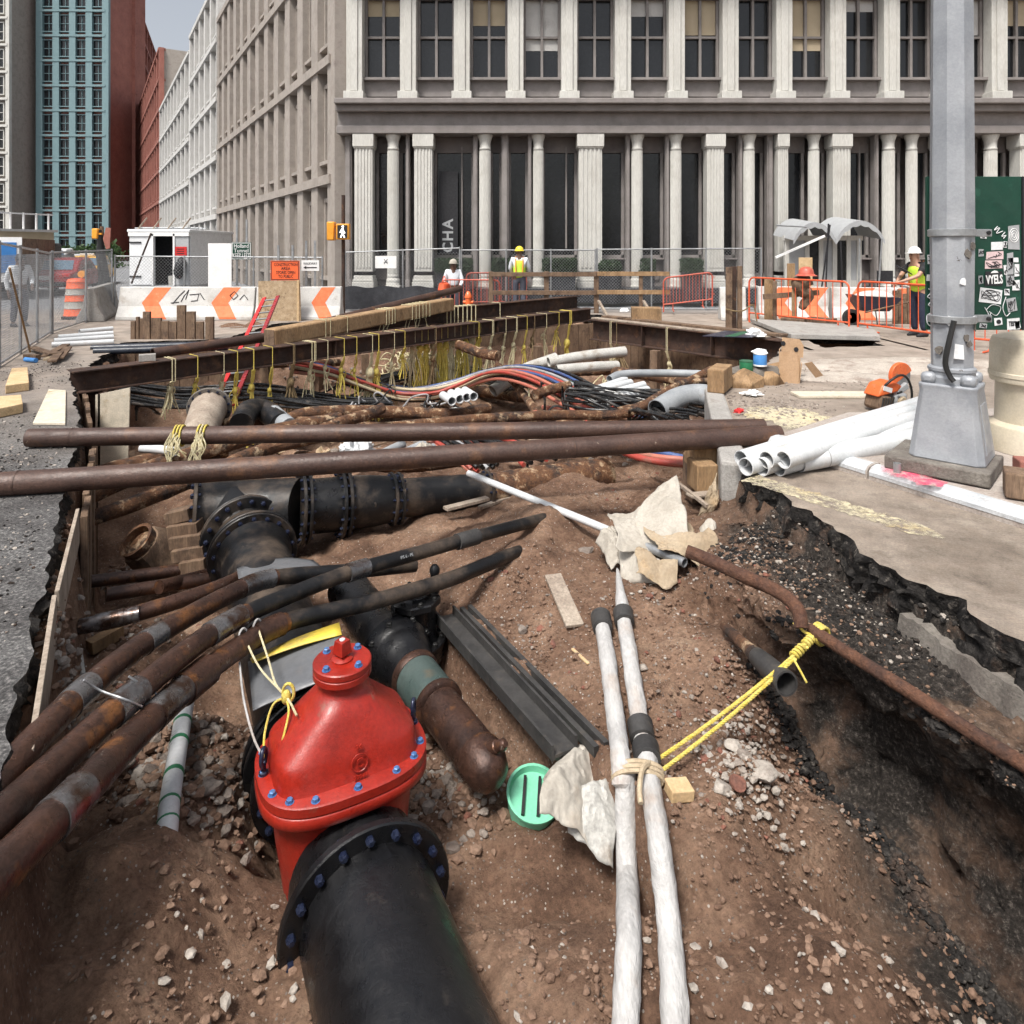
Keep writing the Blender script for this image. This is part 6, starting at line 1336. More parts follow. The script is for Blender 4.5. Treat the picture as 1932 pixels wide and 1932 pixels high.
# grey sheets draped on the main
def draped(name, label, pts4, mat, sag, strip=None):
    t = thing(name, label, 'sheet', pts4[3]); mb = MB(); n, m = 14, 8; a, b_, c_, d_ = [V(p) for p in pts4]
    for j in range(m + 1):
        for i in range(n + 1):
            s, r_ = i / n, j / m; p = lerp(lerp(a, b_, s), lerp(d_, c_, s), r_); mb.v.append(p + V((0, 0, sag * math.sin(math.pi * s) + .006 * mnoise.noise(p * 8))))
    for j in range(m):
        for i in range(n): k = j * (n + 1) + i; mb.f.append((k, k + 1, k + n + 2, k + n + 1))
    o = obj('sheet', mb, mat, t, smooth=60); so = o.modifiers.new('solid', 'SOLIDIFY'); so.thickness = .006
    if strip:
        a2, b2, c2, d2 = strip; mb = MB(); n = 12
        for i in range(n + 1):
            s = i / n
            for (p, q_) in ((a2, b2), (d2, c2)): mb.v.append(lerp(V(p), V(q_), s) + V((0, 0, sag * math.sin(math.pi * s) + .012)))
        for i in range(n): mb.f.append((2 * i, 2 * i + 2, 2 * i + 3, 2 * i + 1))
        o = obj('yellow_strip', mb, M['c_yellow'], t); so = o.modifiers.new('solid', 'SOLIDIFY'); so.thickness = .006
    return t
M['sheet_grey'] = pm('sheet_grey', (.11, .115, .125), (.15, .155, .165), 4, .45, 0, .05, 60, c3=(.2, .18, .16), s3=5, t3=(.6, .8), fine=.12)
draped('liner_sheet', 'dark grey liner sheet with yellow edge behind the red valve', [at(468, 1250, 3.75), at(640, 1190, 3.85), at(650, 1275, 3.4), at(478, 1342, 3.3)], M['sheet_grey'], .012, strip=[at(472, 1248, 3.74), at(640, 1180, 3.9), at(645, 1203, 3.78), at(476, 1256, 3.62)])
draped('liner_sheet', 'grey liner sheet over the main below the black tee flange', [at(447, 1074, 5.0), at(590, 1058, 5.1), at(640, 1092, 4.75), at(452, 1102, 4.65)], M['sheet_grey'], .04)
# ------------------------------------------------------------------ second pipe with green length and end cap
p2 = thing('branch_pipe', 'branch pipe with black bell, green length and rusty capped end', 'pipe', at(935, 1475, 3.3)); S0, S1 = at(672, 1128, 4.95), at(935, 1478, 3.28); S0.z = S1.z = -.80; a2 = (S1 - S0).normalized()
def sg_(n_, prof, mat): L = (S1 - S0).length; return obj(n_, MB().lathe([(r_, s * L) for s, r_ in prof], S0, a2, 36), mat, p2)
sg_('black_pipe', [(-.1, .15), (.0, .15), (.30, .15), (.33, .165), (.36, .17)], M['gloss_black'])
bell = sg_('bell_joint', [(.34, .172), (.355, .205), (.40, .21), (.415, .19), (.43, .182), (.455, .18), (.47, .165), (.50, .15), (.53, .142)], M['gloss_black'])
bolt_set(bell, [lerp(S0, S1, .395) + (V((0, 0, 1)) * math.cos(a_) + a2.cross(V((0, 0, 1))) * math.sin(a_)) * .205 for a_ in (0.3, 1.0, -.5, -1.2)], .016, 'black')
obj('lifting_ring', MB().tube([lerp(S0, S1, .35) + V((0, 0, .235)) + (a2 * math.cos(a_) * .02 + V((0, 0, .028 * math.sin(a_)))) for a_ in [2 * math.pi * k / 14 for k in range(15)]], .008, 8), M['black'], bell)
M['green_paint'] = pm('green_paint', (.05, .075, .07), (.075, .10, .092), 4, .4, 0, .08, 60, c3=(.14, .10, .06), s3=5, t3=(.58, .75), fine=.2)
sg_('green_length', [(.53, .135), (.68, .130)], M['green_paint']); sg_('weld_band', [(.515, .142), (.522, .148), (.535, .148), (.545, .138)], M['conduit_rust']); sg_('weld_band', [(.672, .134), (.68, .142), (.695, .140), (.70, .125)], M['conduit_rust'])
sg_('rusty_length', [(.695, .115), (.92, .112)], M['conduit_rust']); sg_('end_cap', [(.91, .113), (.925, .121), (.935, .118), (.96, .110), (.985, .09), (1.0, .055), (1.006, .01)], M['conduit_rust'])
c_ = lerp(S0, S1, .955); sp_ = at(962, 1428, 3.28); obj('cap_spigot', MB().lathe([(.03, 0), (.03, .05), (.024, .055), (.027, .1), (.015, .118)], c_ + V((.02, 0, .09)), (sp_ - c_ - V((.02, 0, .02))).normalized(), 16), M['conduit_rust'], p2)
# black bolted valve on the branch
bv = thing('bolted_valve', 'squat black valve with bolted octagonal cover and capped stem', 'valve', (-.66, 4.5, -.95)); vc = V((-.645, 4.52, 0))
obj('valve_body', MB().lathe([(.19, -.95), (.19, -.86), (.17, -.84), (.14, -.8), (.14, -.62), (.155, -.6)], vc, n=28), M['gloss_black'], bv); flange(bv, vc + V((0, 0, -.84)), (0, 0, 1), .205, .03, 10, 'black', 'gloss_black', .016)
cv = obj('cover', MB().lathe([(.165, -.60), (.172, -.595), (.172, -.56), (.165, -.55), (.12, -.545), (.10, -.535), (.04, -.53)], vc, n=8), M['gloss_black'], bv, smooth=20)
bolt_set(cv, [vc + V((.148 * math.cos(a_), .148 * math.sin(a_), -.548)) for a_ in [2 * math.pi * (k + .5) / 8 for k in range(8)]], .015, 'black')
obj('cover_ring', MB().tube([vc + V((.085 * math.cos(a_), .085 * math.sin(a_), -.536)) for a_ in [2 * math.pi * k / 24 for k in range(25)]], .008, 6), M['gloss_black'], cv); obj('white_tag', MB().box(vc + V((.01, -.02, -.526)), (.035, .05, .004)), M['white'], cv)
sc_ = at(820, 1100, 4.72); obj('stem', MB().lathe([(.06, 0), (.06, .015), (.03, .02), (.03, .07), (.036, .075), (.036, .10), (.02, .125), (.004, .13)], sc_, n=16), M['gloss_black'], bv); obj('stem_arm', MB().bar(sc_ + V((0, 0, -.03)), vc + V((.06, .06, -.58)), .08, .06), M['gloss_black'], bv)
# ------------------------------------------------------------------ three conduits
def conduit(label, pts, r0, r1, rust_to, sleeves, far=None, texts=()):
    path = bez([at(*p) for p in pts], 64); us = [CU + F * p.x / p.y for p in path]; n = len(path); t = thing('conduit', label, 'conduit', path[n // 2])
    rad = [lerp(r0, r1, min(1, i / (n * .6))) for i in range(n)]
    k = next((i for i in range(n) if us[i] > rust_to), n - 1)
    if k > 1: obj('rusty_length', MB().tube(path[:k + 1], rad[:k + 1], 20), M['conduit_rust'], t)
    if k < n - 2: obj('black_length', MB().tube(path[k:], [x * .93 for x in rad[k:]], 20), M['pipe_black'], t)
    def cut(u0, u1, m_=7):
        def at_u(u):
            for i in range(n - 1):
                if us[i] <= u <= us[i + 1]: return lerp(path[i], path[i + 1], (u - us[i]) / (us[i + 1] - us[i] + 1e-9))
            return path[-1]
        return [at_u(lerp(u0, u1, j / m_)) for j in range(m_ + 1)]
    for (u0, u1, m_, g) in sleeves:
        seg = cut(u0, u1); i = min(range(n), key=lambda j: abs(us[j] - u0)); obj('sleeve' if m_ != 'conduit_rust' else 'rusty_coupling', MB().tube(seg, rad[i] * g, 22), M[m_], t)
    for (u, s) in texts:
        a, b_ = cut(u, u + 40, 1); d = (b_ - a).normalized(); nrm = (V((0, 0, EYE)) - a).normalized(); up = (nrm - d * nrm.dot(d)).normalized(); i = min(range(n), key=lambda j: abs(us[j] - u))
        text('printed_text', s, M['grey_print'], t, a + up * (rad[i] * .93 + .0015), d, up.cross(d), .028, .001)
    return t, path
conduit('upper of three conduits sweeping from the lower left, rusty then black', [(-190, 1660, 1.96), (-45, 1520, 2.2), (5, 1462, 2.35), (150, 1312, 2.85), (290, 1202, 3.4), (440, 1118, 4.0), (520, 1090, 4.3), (660, 1078, 4.62), (783, 1066, 4.9)], .062, .052, 512, [(130, 168, 'conduit_sleeve', 1.07), (272, 302, 'conduit_sleeve', 1.09), (455, 514, 'conduit_sleeve', 1.09)], texts=((690, 'AW 600 METR 1000'),))
conduit('middle of three conduits, crossing above the upper one near its sleeve', [(-200, 1740, 1.8), (-10, 1552, 2.14), (45, 1500, 2.3), (190, 1366, 2.72), (330, 1246, 3.2), (430, 1176, 3.6), (540, 1126, 3.95), (660, 1080, 4.3), (780, 1046, 4.7), (900, 1012, 5.1), (1035, 976, 5.75)], .064, .050, 455, [(212, 262, 'conduit_sleeve', 1.12), (395, 456, 'conduit_sleeve', 1.14), (655, 692, 'conduit_sleeve', 1.14), (862, 900, 'rubber', 1.14)], texts=((760, 'IPS 6 - PE'),))
conduit('lowest of three conduits with wide rusty couplings beside the red valve', [(-180, 1830, 1.68), (60, 1585, 2.12), (150, 1498, 2.35), (250, 1392, 2.75), (345, 1302, 3.15), (450, 1222, 3.55), (540, 1174, 3.85), (700, 1136, 4.2), (850, 1092, 4.6), (965, 1046, 5.1), (1000, 1038, 5.35)], .069, .052, 530, [(95, 150, 'conduit_sleeve', 1.08), (288, 345, 'conduit_sleeve', 1.1), (345, 392, 'conduit_rust', 1.28), (482, 531, 'conduit_rust', 1.16)])
t = thing('short_conduit', 'short rusty conduit with a silver end lying left of the three conduits', 'conduit', at(185, 1178, 4.2))
pth = [at(180, 1176, 4.25), at(235, 1164, 4.3), at(330, 1136, 4.5), at(420, 1105, 4.8), at(470, 1080, 5.1)]
obj('rusty_length', MB().tube(bez(pth[1:], 20), .05, 16), M['conduit_rust'], t); obj('silver_end', MB().tube(pth[:2], .053, 18, hollow=.006), M['conduit_sleeve'], t)
for k, (a, b_) in enumerate((((150, 1100, 5.4), (400, 1068, 5.9)), ((200, 1122, 5.1), (395, 1092, 5.5)), ((300, 1108, 5.2), (400, 1082, 5.7)))):
    t = thing('buried_pipe', ['half-buried red-brown pipe in the left soil, farthest back', 'half-buried red-brown pipe in the left soil, longest in front', 'half-buried red-brown pipe in the left soil, short one between'][k], 'pipe', at(*a)); obj('pipe', MB().tube([at(*a), at(*b_)], .05, 14), M['conduit_rust'], t)
for k, pts in enumerate((((158, 1283, 2.78), (190, 1303, 2.82), (232, 1318, 2.8), (268, 1333, 2.86)), ((243, 1276, 2.9), (265, 1290, 2.93), (290, 1305, 3.0), (312, 1330, 3.0)))):
    t = thing('tie_wire', ['steel tie wire joining the conduits, lower left loop', 'steel tie wire joining the conduits, upper right loop'][k], 'wire', at(*pts[0])); obj('wire', MB().tube(bez([at(*p) for p in pts], 14), .0045, 6), M['galv'], t)
# ------------------------------------------------------------------ old rusty pipes
def rusty(label, pts, r, wob=.16, mat='rust_pipe', n=40, name='old_pipe'):
    t = thing(name, label, 'pipe', at(*pts[len(pts) // 2])); pth = bez([at(*p) for p in pts], n); obj('pipe', MB().tube(pth, r, 16, wob=wob), M[mat], t); return t
rusty('thick corroded pipe passing under the lower brown pipe at left', [(95, 968, 6.1), (180, 930, 6.5), (300, 878, 7.0), (430, 838, 7.6), (520, 812, 8.1), (640, 790, 8.8)], .085)
rusty('corroded pipe just in front of the thick one at left', [(100, 1003, 5.9), (240, 955, 6.3), (380, 900, 6.9), (470, 858, 7.4), (540, 838, 7.8), (660, 812, 8.3)], .07)
rusty('dark corroded pipe hanging below the coloured ducts', [(525, 805, 8.9), (570, 782, 9.2), (660, 776, 9.5), (760, 778, 9.7), (860, 782, 9.8), (920, 770, 10.2)], .085)
rusty('corroded pipe slanting up from behind the upper brown pipe', [(600, 815, 8.2), (650, 795, 8.6), (700, 780, 9.0), (720, 770, 9.2)], .075)
rusty('long corroded pipe forking at the right end below the coloured ducts', [(740, 806, 7.7), (860, 795, 8.1), (960, 787, 8.4), (1060, 783, 8.7), (1160, 783, 8.9), (1210, 768, 9.1), (1270, 735, 9.5), (1345, 697, 10.1)], .062)
rusty('corroded branch above the fork of the long rusty pipe', [(1165, 776, 9.0), (1215, 762, 9.2), (1270, 730, 9.5), (1300, 722, 9.7), (1345, 718, 9.8)], .05)
rusty('corroded stub in the shadows below the lime of ropes', [(1010, 745, 10.5), (1040, 735, 10.8), (1075, 728, 11)], .08)
rusty('red-brown corroded pipe stub under the back beam', [(865, 650, 14.0), (905, 665, 13.5), (940, 672, 13.2)], .1)
rusty('rusty pipe end poking from the bank beside the crumpled canvas', [(1296, 1040, 4.0), (1330, 1053, 3.95), (1400, 1085, 3.85), (1470, 1118, 3.75), (1505, 1150, 3.65), (1512, 1185, 3.6)], .037, .08, 'rust_dark')
rusty('rusty pipe running down the right bank towards the corner', [(1530, 1186, 3.62), (1590, 1226, 3.45), (1680, 1282, 3.2), (1770, 1340, 3.0), (1850, 1392, 2.85), (1960, 1460, 2.65)], .031, .08, 'rust_dark')

# ------------------------------------------------------------------ ducts, cables, ropes
rusty('corroded pipe crusted with sand crossing behind the upper brown pipe', [(420, 800, 8.6), (520, 792, 9.0), (620, 800, 9.2), (720, 806, 9.3), (820, 800, 9.6)], .07)
rusty('old rusty pipe sloping down behind the tangled cables', [(940, 690, 13.8), (985, 740, 12.4), (1020, 790, 10.8)], .07); rusty('dark rusty pipe lying deep below the deep beam', [(1050, 705, 14.5), (1150, 700, 13.6), (1260, 715, 12.4), (1330, 730, 11.4)], .09); rusty('rusty pipe level with the coloured ducts at left', [(360, 688, 13.0), (460, 690, 13.2), (560, 685, 13.6), (640, 684, 14.2)], .08)
rusty('rusty pipe passing low between the two big pipes', [(560, 862, 8.0), (660, 872, 7.8), (760, 880, 7.7), (880, 868, 7.8)], .07); rusty('crusted pipe end under the lower big pipe at left', [(150, 905, 7.2), (240, 880, 7.6), (330, 860, 8.0), (430, 850, 8.3)], .09)
rusty('pale rusty pipe between fork and black cables', [(1050, 800, 9.6), (1120, 792, 9.6), (1200, 796, 9.4), (1290, 800, 9.2)], .05); rusty('thick rusty pipe deep below the wall of ropes', [(700, 720, 15.4), (800, 728, 15.2), (900, 738, 14.6), (1000, 752, 13.4)], .11)
for k, (u, v, d) in enumerate(((505, 720, 12.6), (690, 705, 15.2), (1015, 690, 15.6), (1235, 705, 13.2), (600, 712, 14.0))):
    p = at(u, v, d); single('timber_post', MB().box((p.x, p.y, (p.z + .45 - 1.7) / 2), (.16, .16, p.z + .45 + 1.7), Euler((0, .04 * (k - 2), .3 * k))), M['wood_old'], ['dark timber post behind the bright yellow rope', 'timber post behind the tangled cream ropes', 'timber post under the beam corner', 'short timber post under the deep beam', 'timber post behind the start of the coloured ducts'][k], 'post', smooth=0, bevel=.01)
qd = random.Random(123); SCR = []
for k in range(26):
    wm_ = qd.choice(('wood_old', 'wood', 'wood_grey', 'plywood')); u, v, d = qd.choice(((560, 770, 11.6), (700, 790, 10.4), (850, 800, 9.8), (1000, 800, 10.2), (620, 850, 8.3), (480, 850, 8.2), (900, 780, 11.2), (1100, 790, 10.6), (400, 790, 10.0), (1000, 760, 12.6), (780, 850, 8.1), (300, 800, 9.8))); c_ = at(u + qd.uniform(-60, 60), v, d + qd.uniform(-.5, .5)); c_.z = ground_at(c_.x, c_.y) + qd.uniform(.04, .4); a_ = qd.uniform(0, 3.14); dv = V((math.cos(a_), math.sin(a_), qd.uniform(-.3, .3))); L_ = qd.uniform(.12, .5)
    o = single('board_scrap', MB().bar(c_ - dv * L_, c_ + dv * L_, qd.uniform(.05, .14), .025), M[wm_], '%s wood scrap %s %s' % ({'wood_old': 'dark brown', 'wood': 'brown', 'wood_grey': 'grey', 'plywood': 'tan'}[wm_], 'lying between the two big pipes' if v > 840 else ('lying among the rusty pipes' if u < 800 else 'lying among the cables'), 'at left' if c_.x < -2 else ('in the middle' if c_.x < .3 else 'at right')), 'scrap', 'wood scraps below the beams', smooth=0); SCR.append(o)
ORD = ['first', 'second', 'third', 'fourth', 'fifth', 'sixth', 'seventh', 'eighth', 'ninth', 'tenth', 'eleventh', 'twelfth', 'thirteenth', 'fourteenth', 'fifteenth', 'sixteenth']
for lb in set(o['label'] for o in SCR):
    gg = sorted([o for o in SCR if o['label'] == lb], key=lambda o: o.location.y)
    for k, o in enumerate(gg):
        if len(gg) > 1: o['label'] = lb + ', %s from the front' % ORD[k]
CN = {'c_red': 'red', 'c_salmon': 'salmon', 'c_blue': 'blue', 'c_teal': 'teal', 'c_green': 'green', 'c_cream': 'cream', 'c_grey': 'grey', 'c_yellow': 'yellow', 'c_pink': 'pink', 'cable_black': 'black'}
def strands(name, fmt, cat, pts, cols_, r, spread, group, seed, rows=2, n=44, jit=.02, fan=(1, 1)):
    """parallel cables along one route, each a thing of its own"""
    q = random.Random(seed); base = bez([at(*p) for p in pts], n); fr = MB().frames(base); N = len(cols_)
    per = (N + rows - 1) // rows
    for i, c_ in enumerate(cols_):
        col_, row = i % per, i // per; ph = q.uniform(0, 6)
        path = []
        for k, (p, x, y, t_) in enumerate(fr):
            s = k / (len(fr) - 1); f_ = lerp(fan[0], fan[1], s)
            off = (col_ - (per - 1) / 2) * spread * f_ + jit * math.sin(s * 5 + ph)
            hx = V((x.x, x.y, 0)); hx = hx.normalized() if hx.length > .1 else x
            path.append(p + hx * off + V((0, 0, row * r * 2.0 + jit * .6 * math.sin(s * 7 + ph * 2) + .25 * abs(off) * 0)))
        single(name, MB().tube(path, r * q.uniform(.9, 1.1), 9), M[c_], fmt.format(c=CN[c_], i=ORD[col_ % 16], row=('lower', 'upper', 'top')[row]), cat, group)
strands('cable_duct', '{c} cable duct, {i} from the back in the {row} layer of the coloured bundle', 'duct', [(545, 690, 12.3), (600, 700, 12.5), (660, 720, 12.8), (730, 742, 13.1), (795, 748, 13.2), (850, 738, 13.3), (915, 716, 13.2), (970, 709, 12.8), (1030, 722, 12.0), (1095, 755, 11.0), (1150, 785, 10.2), (1210, 815, 9.6)],
        ['c_teal', 'c_green', 'c_salmon', 'cable_black', 'c_cream', 'c_blue', 'cable_black', 'c_salmon', 'cable_black', 'c_red', 'c_grey', 'c_red', 'c_teal', 'c_cream', 'c_salmon', 'c_cream', 'cable_black', 'c_blue', 'c_grey', 'c_red', 'c_cream', 'c_blue', 'c_salmon', 'c_red'], .030, .085, 'coloured ducts slung below the long beam', 1, 3, jit=.05, fan=(1.6, 1.0))
strands('black_cable', 'black cable in the left-hand sheaf, {i} from the back of the {row} layer', 'cable', [(225, 740, 10.9), (330, 754, 11.2), (400, 752, 11.4), (480, 745, 11.6), (560, 752, 11.8), (650, 762, 12), (740, 765, 12.2)], ['cable_black'] * 22, .024, .11, 'black cables sagging under the left part of the beam', 2, 2, jit=.05, fan=(1.3, 1))
strands('black_cable', 'black cable in the right-hand tangle, {i} from the back of the {row} layer', 'cable', [(1075, 742, 10.0), (1130, 748, 9.9), (1190, 758, 9.7), (1250, 765, 9.4), (1300, 775, 9.0), (1350, 785, 8.6)], ['cable_black'] * 26, .02, .09, 'black cables tangled at the right end of the pit', 3, 2, jit=.09, fan=(1, 1.4))
strands('black_cable', 'black cable behind the yellow ropes, {i} from the back of the {row} layer', 'cable', [(690, 730, 14.2), (740, 712, 14.5), (800, 700, 14.9), (860, 700, 15.0), (920, 715, 14.8), (980, 735, 14.2)], ['cable_black'] * 14, .026, .1, 'black cables behind the yellow ropes', 4, 2, jit=.06)
strands('hanging_cable', '{c} cable dropping between the big pipes, {i} from back, {row} layer', 'cable', [(800, 800, 8.9), (850, 835, 8.1), (890, 862, 7.7), (915, 885, 7.5)], ['cable_black', 'cable_black', 'c_grey', 'cable_black', 'c_red', 'c_salmon', 'cable_black', 'cable_black', 'c_grey', 'cable_black', 'cable_black', 'c_red'], .024, .075, 'cables dropping between the two big pipes', 5, 2, jit=.02)
strands('hanging_cable', '{c} cable emerging below the upper pipe at right, {i} from back', 'cable', [(900, 825, 8.6), (960, 840, 8.2), (1000, 858, 7.8), (1020, 870, 7.6)], ['cable_black', 'c_red', 'cable_black', 'cable_black', 'c_red'], .026, .1, 'cables emerging below the upper pipe', 6, 1)
strands('cable_duct', '{c} duct curving into the soil at the right, {i} from the back', 'duct', [(1090, 825, 8.2), (1150, 838, 7.6), (1230, 860, 7.0), (1320, 872, 6.75)], ['c_blue', 'c_salmon', 'c_red'], .035, .11, 'ducts entering the soil at the right', 7, 1)
# white plastic stubs and pipes
for k, (u, v) in enumerate(((853, 757), (868, 753), (881, 750), (894, 748))):
    a = at(u, v, 9.35); b_ = at(u - 17, v - 11, 9.8)
    single('white_pipe_stub', MB().tube([a, b_], .06, 18, hollow=.008), M['white_plastic'], 'short white plastic pipe, %s from the left of four in a row' % ORD[k], 'pipe', 'four white pipe stubs under the ducts')
def pipe1(label, pts, r, mat, n=20, name='plastic_pipe', hollow=.008, wob=0.0, cat='pipe'):
    return single(name, MB().tube(bez([at(*p) for p in pts], n) if len(pts) > 2 else [at(*p) for p in pts], r, 16, hollow=hollow, wob=wob), M[mat], label, cat)
pipe1('thick dirty-white pipe bending up under the deep beam', [(930, 738, 13.6), (985, 700, 14.0), (1030, 683, 14.3), (1050, 676, 14.4)], .125, 'white_dirty', wob=.06)
pipe1('dirty-white pipe lying level below the deep beam', [(1035, 684, 13.8), (1100, 672, 14.0), (1180, 663, 14.2)], .11, 'white_dirty', wob=.05)
pipe1('white pipe with green underside beside the level dirty-white pipe', [(1050, 698, 13.2), (1120, 692, 13.4), (1165, 690, 13.6)], .1, 'white_dirty', wob=.05)
pipe1('grey-white plastic pipe reaching towards the forked rusty pipe', [(1150, 716, 11.0), (1175, 706, 11.2), (1250, 704, 11.4), (1335, 706, 11.3)], .065, 'pvc_grey')
for k, (u0, v0, u1, v1, d) in enumerate(((1118, 740, 1190, 722, 10.6), (1120, 750, 1215, 726, 10.3), (1130, 757, 1222, 735, 10.1), (1140, 762, 1200, 744, 9.9), (1125, 735, 1180, 716, 10.9))):
    pipe1('white plastic pipe of the short pile under the deep beam, %s from the back' % ORD[(1, 2, 3, 4, 0)[k]], [(u0, v0, d - .3), (u1, v1, d + .3)], .06, 'white_plastic')
pipe1('wide pale grey duct bend beside the timber block', [(1240, 775, 8.9), (1280, 752, 9.2), (1320, 745, 9.3), (1352, 752, 9.1)], .15, 'pvc_grey', hollow=.012)
for k, (u0, v0, u1, v1, d) in enumerate(((688, 872, 760, 838, 7.5), (715, 876, 800, 838, 7.35), (742, 878, 818, 845, 7.25))):
    pipe1('grey pipe lying aslant between the two big pipes, %s from the left' % ORD[k], [(u0, v0, d - .25), (u1, v1, d + .3)], .05, 'pvc_grey')
def rag(name, label, c_, rx, ry, rz, mat, seed, cat, n=18, m=10, parent=None):
    c_ = V(c_); mb = MB()
    for j in range(m + 1):
        for i in range(n):
            a_ = 2 * math.pi * i / n; f_ = j / m; ph = f_ * math.pi * .5
            p = V((math.cos(a_) * math.sin(ph) * rx, math.sin(a_) * math.sin(ph) * ry, math.cos(ph) * rz)); k = 1 + .5 * mnoise.noise(p * (2.2 / max(rx, rz)) + V((seed, 0, 0))) + .35 * mnoise.noise(p * (5 / max(rx, rz)) + V((0, seed, 0)))
            mb.v.append(c_ + p * k)
    for j in range(m):
        for i in range(n): q_ = (i + 1) % n; mb.f.append((j * n + i, j * n + q_, (j + 1) * n + q_, (j + 1) * n + i))
    if parent is not None: return obj(name, mb, M[mat], parent, smooth=25)
    return single(name, mb, M[mat], label, cat, smooth=25)
rag('crumpled_plastic', 'crumpled white and green plastic bag between the two big pipes', at(660, 858, 7.6), .14, .1, .14, 'white_plastic', 3, 'bag'); rag('crumpled_plastic', 'crumpled white plastic beside the grey slanting pipes', at(690, 850, 7.7), .1, .1, .12, 'white_plastic', 9, 'bag'); rag('crumpled_plastic', 'pale torn plastic near the dropping black cables', at(800, 868, 7.2), .12, .08, .15, 'canvas_white', 5, 'bag')
rh = thing('rope_heap', 'heap of tangled cream rope behind the yellow ropes', 'rope', at(800, 700, 15.6)); qh = random.Random(4); mbh = MB(); ch_ = at(800, 688, 15.6)
for k in range(70):
    c_ = ch_ + V((qh.gauss(0, .5), qh.gauss(0, .2), qh.uniform(-.15, .22))); e = Euler((qh.uniform(-.6, .6), qh.uniform(-.6, .6), qh.uniform(0, 6))).to_matrix(); rr = qh.uniform(.08, .3); mbh.tube([c_ + e @ V((rr * math.cos(t_) * qh.uniform(.9, 1.1), rr * math.sin(t_), .04 * math.sin(2 * t_))) for t_ in [2 * math.pi * j / 14 for j in range(13)]], .014, 5)
o = obj('coils', mbh, M['rope_cream'], rh); o['kind'] = 'stuff'
rag('rubbish_sack', 'tan block of packing between the two big pipes', at(607, 868, 7.6), .1, .08, .12, 'plywood', 21, 'packing')
pipe1('white and green striped pipe end under the upper brown pipe at left', [(268, 846, 7.2), (300, 848, 7.1), (330, 852, 7.0)], .045, 'white_plastic')
# ---- ropes
def wrap_pts(c_, dv, w, h, up=V((0, 0, 1))):
    sd = dv.cross(up).normalized(); w, h = w / 2 + .008, h / 2 + .008
    return [c_ + sd * x * w + up * z * h for x, z in ((-1, -1), (-1, 1), (1, 1), (1, -1), (-1, -1))]
def hank(label, bp, dv, w, h, n, length, mat, seed, spread=.12, loops=1, r=.007, knot=None):
    """a rope slung over a beam at bp (top centre) with tails hanging to length"""
    q = random.Random(seed); up = V((0, 0, 1)); sd = dv.cross(up).normalized(); t = thing('rope_sling', label, 'rope', bp + V((0, 0, -length)), 'rope slings hung over the beams')
    for k in range(loops): obj('loop', MB().tube(wrap_pts(bp - up * h / 2 + dv * (k * .035 + q.uniform(-.01, .01)), dv, w, h), r, 6), M[mat], t)
    length *= 1.35; r *= 1.35; n = int(n * 1.7); spread *= 1.7; b0 = bp - up * (h + .01) + sd * (w / 2); mb = MB(); kz = length * (knot or q.uniform(.2, .32))
    kn = b0 - up * kz - sd * (w * .3)
    for k in range(n):
        e = kn + dv * q.uniform(-spread, spread) - up * (length - kz) * q.uniform(.65, 1.0) + sd * q.uniform(-.05, .05); md = lerp(kn, e, .5) + V((q.uniform(-.05, .05), q.uniform(-.05, .05), 0)) * (spread * 5)
        mb.tube(bez([b0 + dv * q.uniform(-.03, .03), lerp(b0, kn, .5) + dv * q.uniform(-.03, .03), kn + V((q.uniform(-.02, .02),) * 3), md, e], 14), r * q.uniform(.75, 1.15), 5)
    for k in range(max(1, n // 3)):
        c_ = kn - up * q.uniform(.02, .14) + dv * q.uniform(-.05, .05); rr = q.uniform(.04, .09)
        mb.tube([c_ + (dv * math.cos(a_) * .6 + sd * math.sin(a_) * .3 + up * math.sin(a_)) * rr for a_ in [2 * math.pi * j / 12 for j in range(13)]], r, 5)
    o = obj('tails', mb, M[mat], t); o['kind'] = 'stuff'
    obj('knot', MB().ball(kn, .022 + .003 * n, 8, 6, (1, 1, 1.4)), M[mat], t); return t
dA = (BA1 - BA0).normalized(); dB = (BB1 - BB0).normalized(); dC = (BC1 - BC0).normalized()
def onA(u): # point on the top of beam A seen at column u
    k = (u - CU) / F; s = (k * BA0.y - BA0.x) / ((BA1.x - BA0.x) - k * (BA1.y - BA0.y)); return lerp(BA0, BA1, s)
def onB(u): k = (u - CU) / F; s = (k * BB0.y - BB0.x) / ((BB1.x - BB0.x) - k * (BB1.y - BB0.y)); return lerp(BB0, BB1, s)
def onC(u): k = (u - CU) / F; s = (k * BC0.y - BC0.x) / ((BC1.x - BC0.x) - k * (BC1.y - BC0.y)); return lerp(BC0, BC1, s)
def onT(u): k = (u - CU) / F; s = (k * T0.y - T0.x) / ((T1.x - T0.x) - k * (T1.y - T0.y)); return lerp(T0, T1, s)
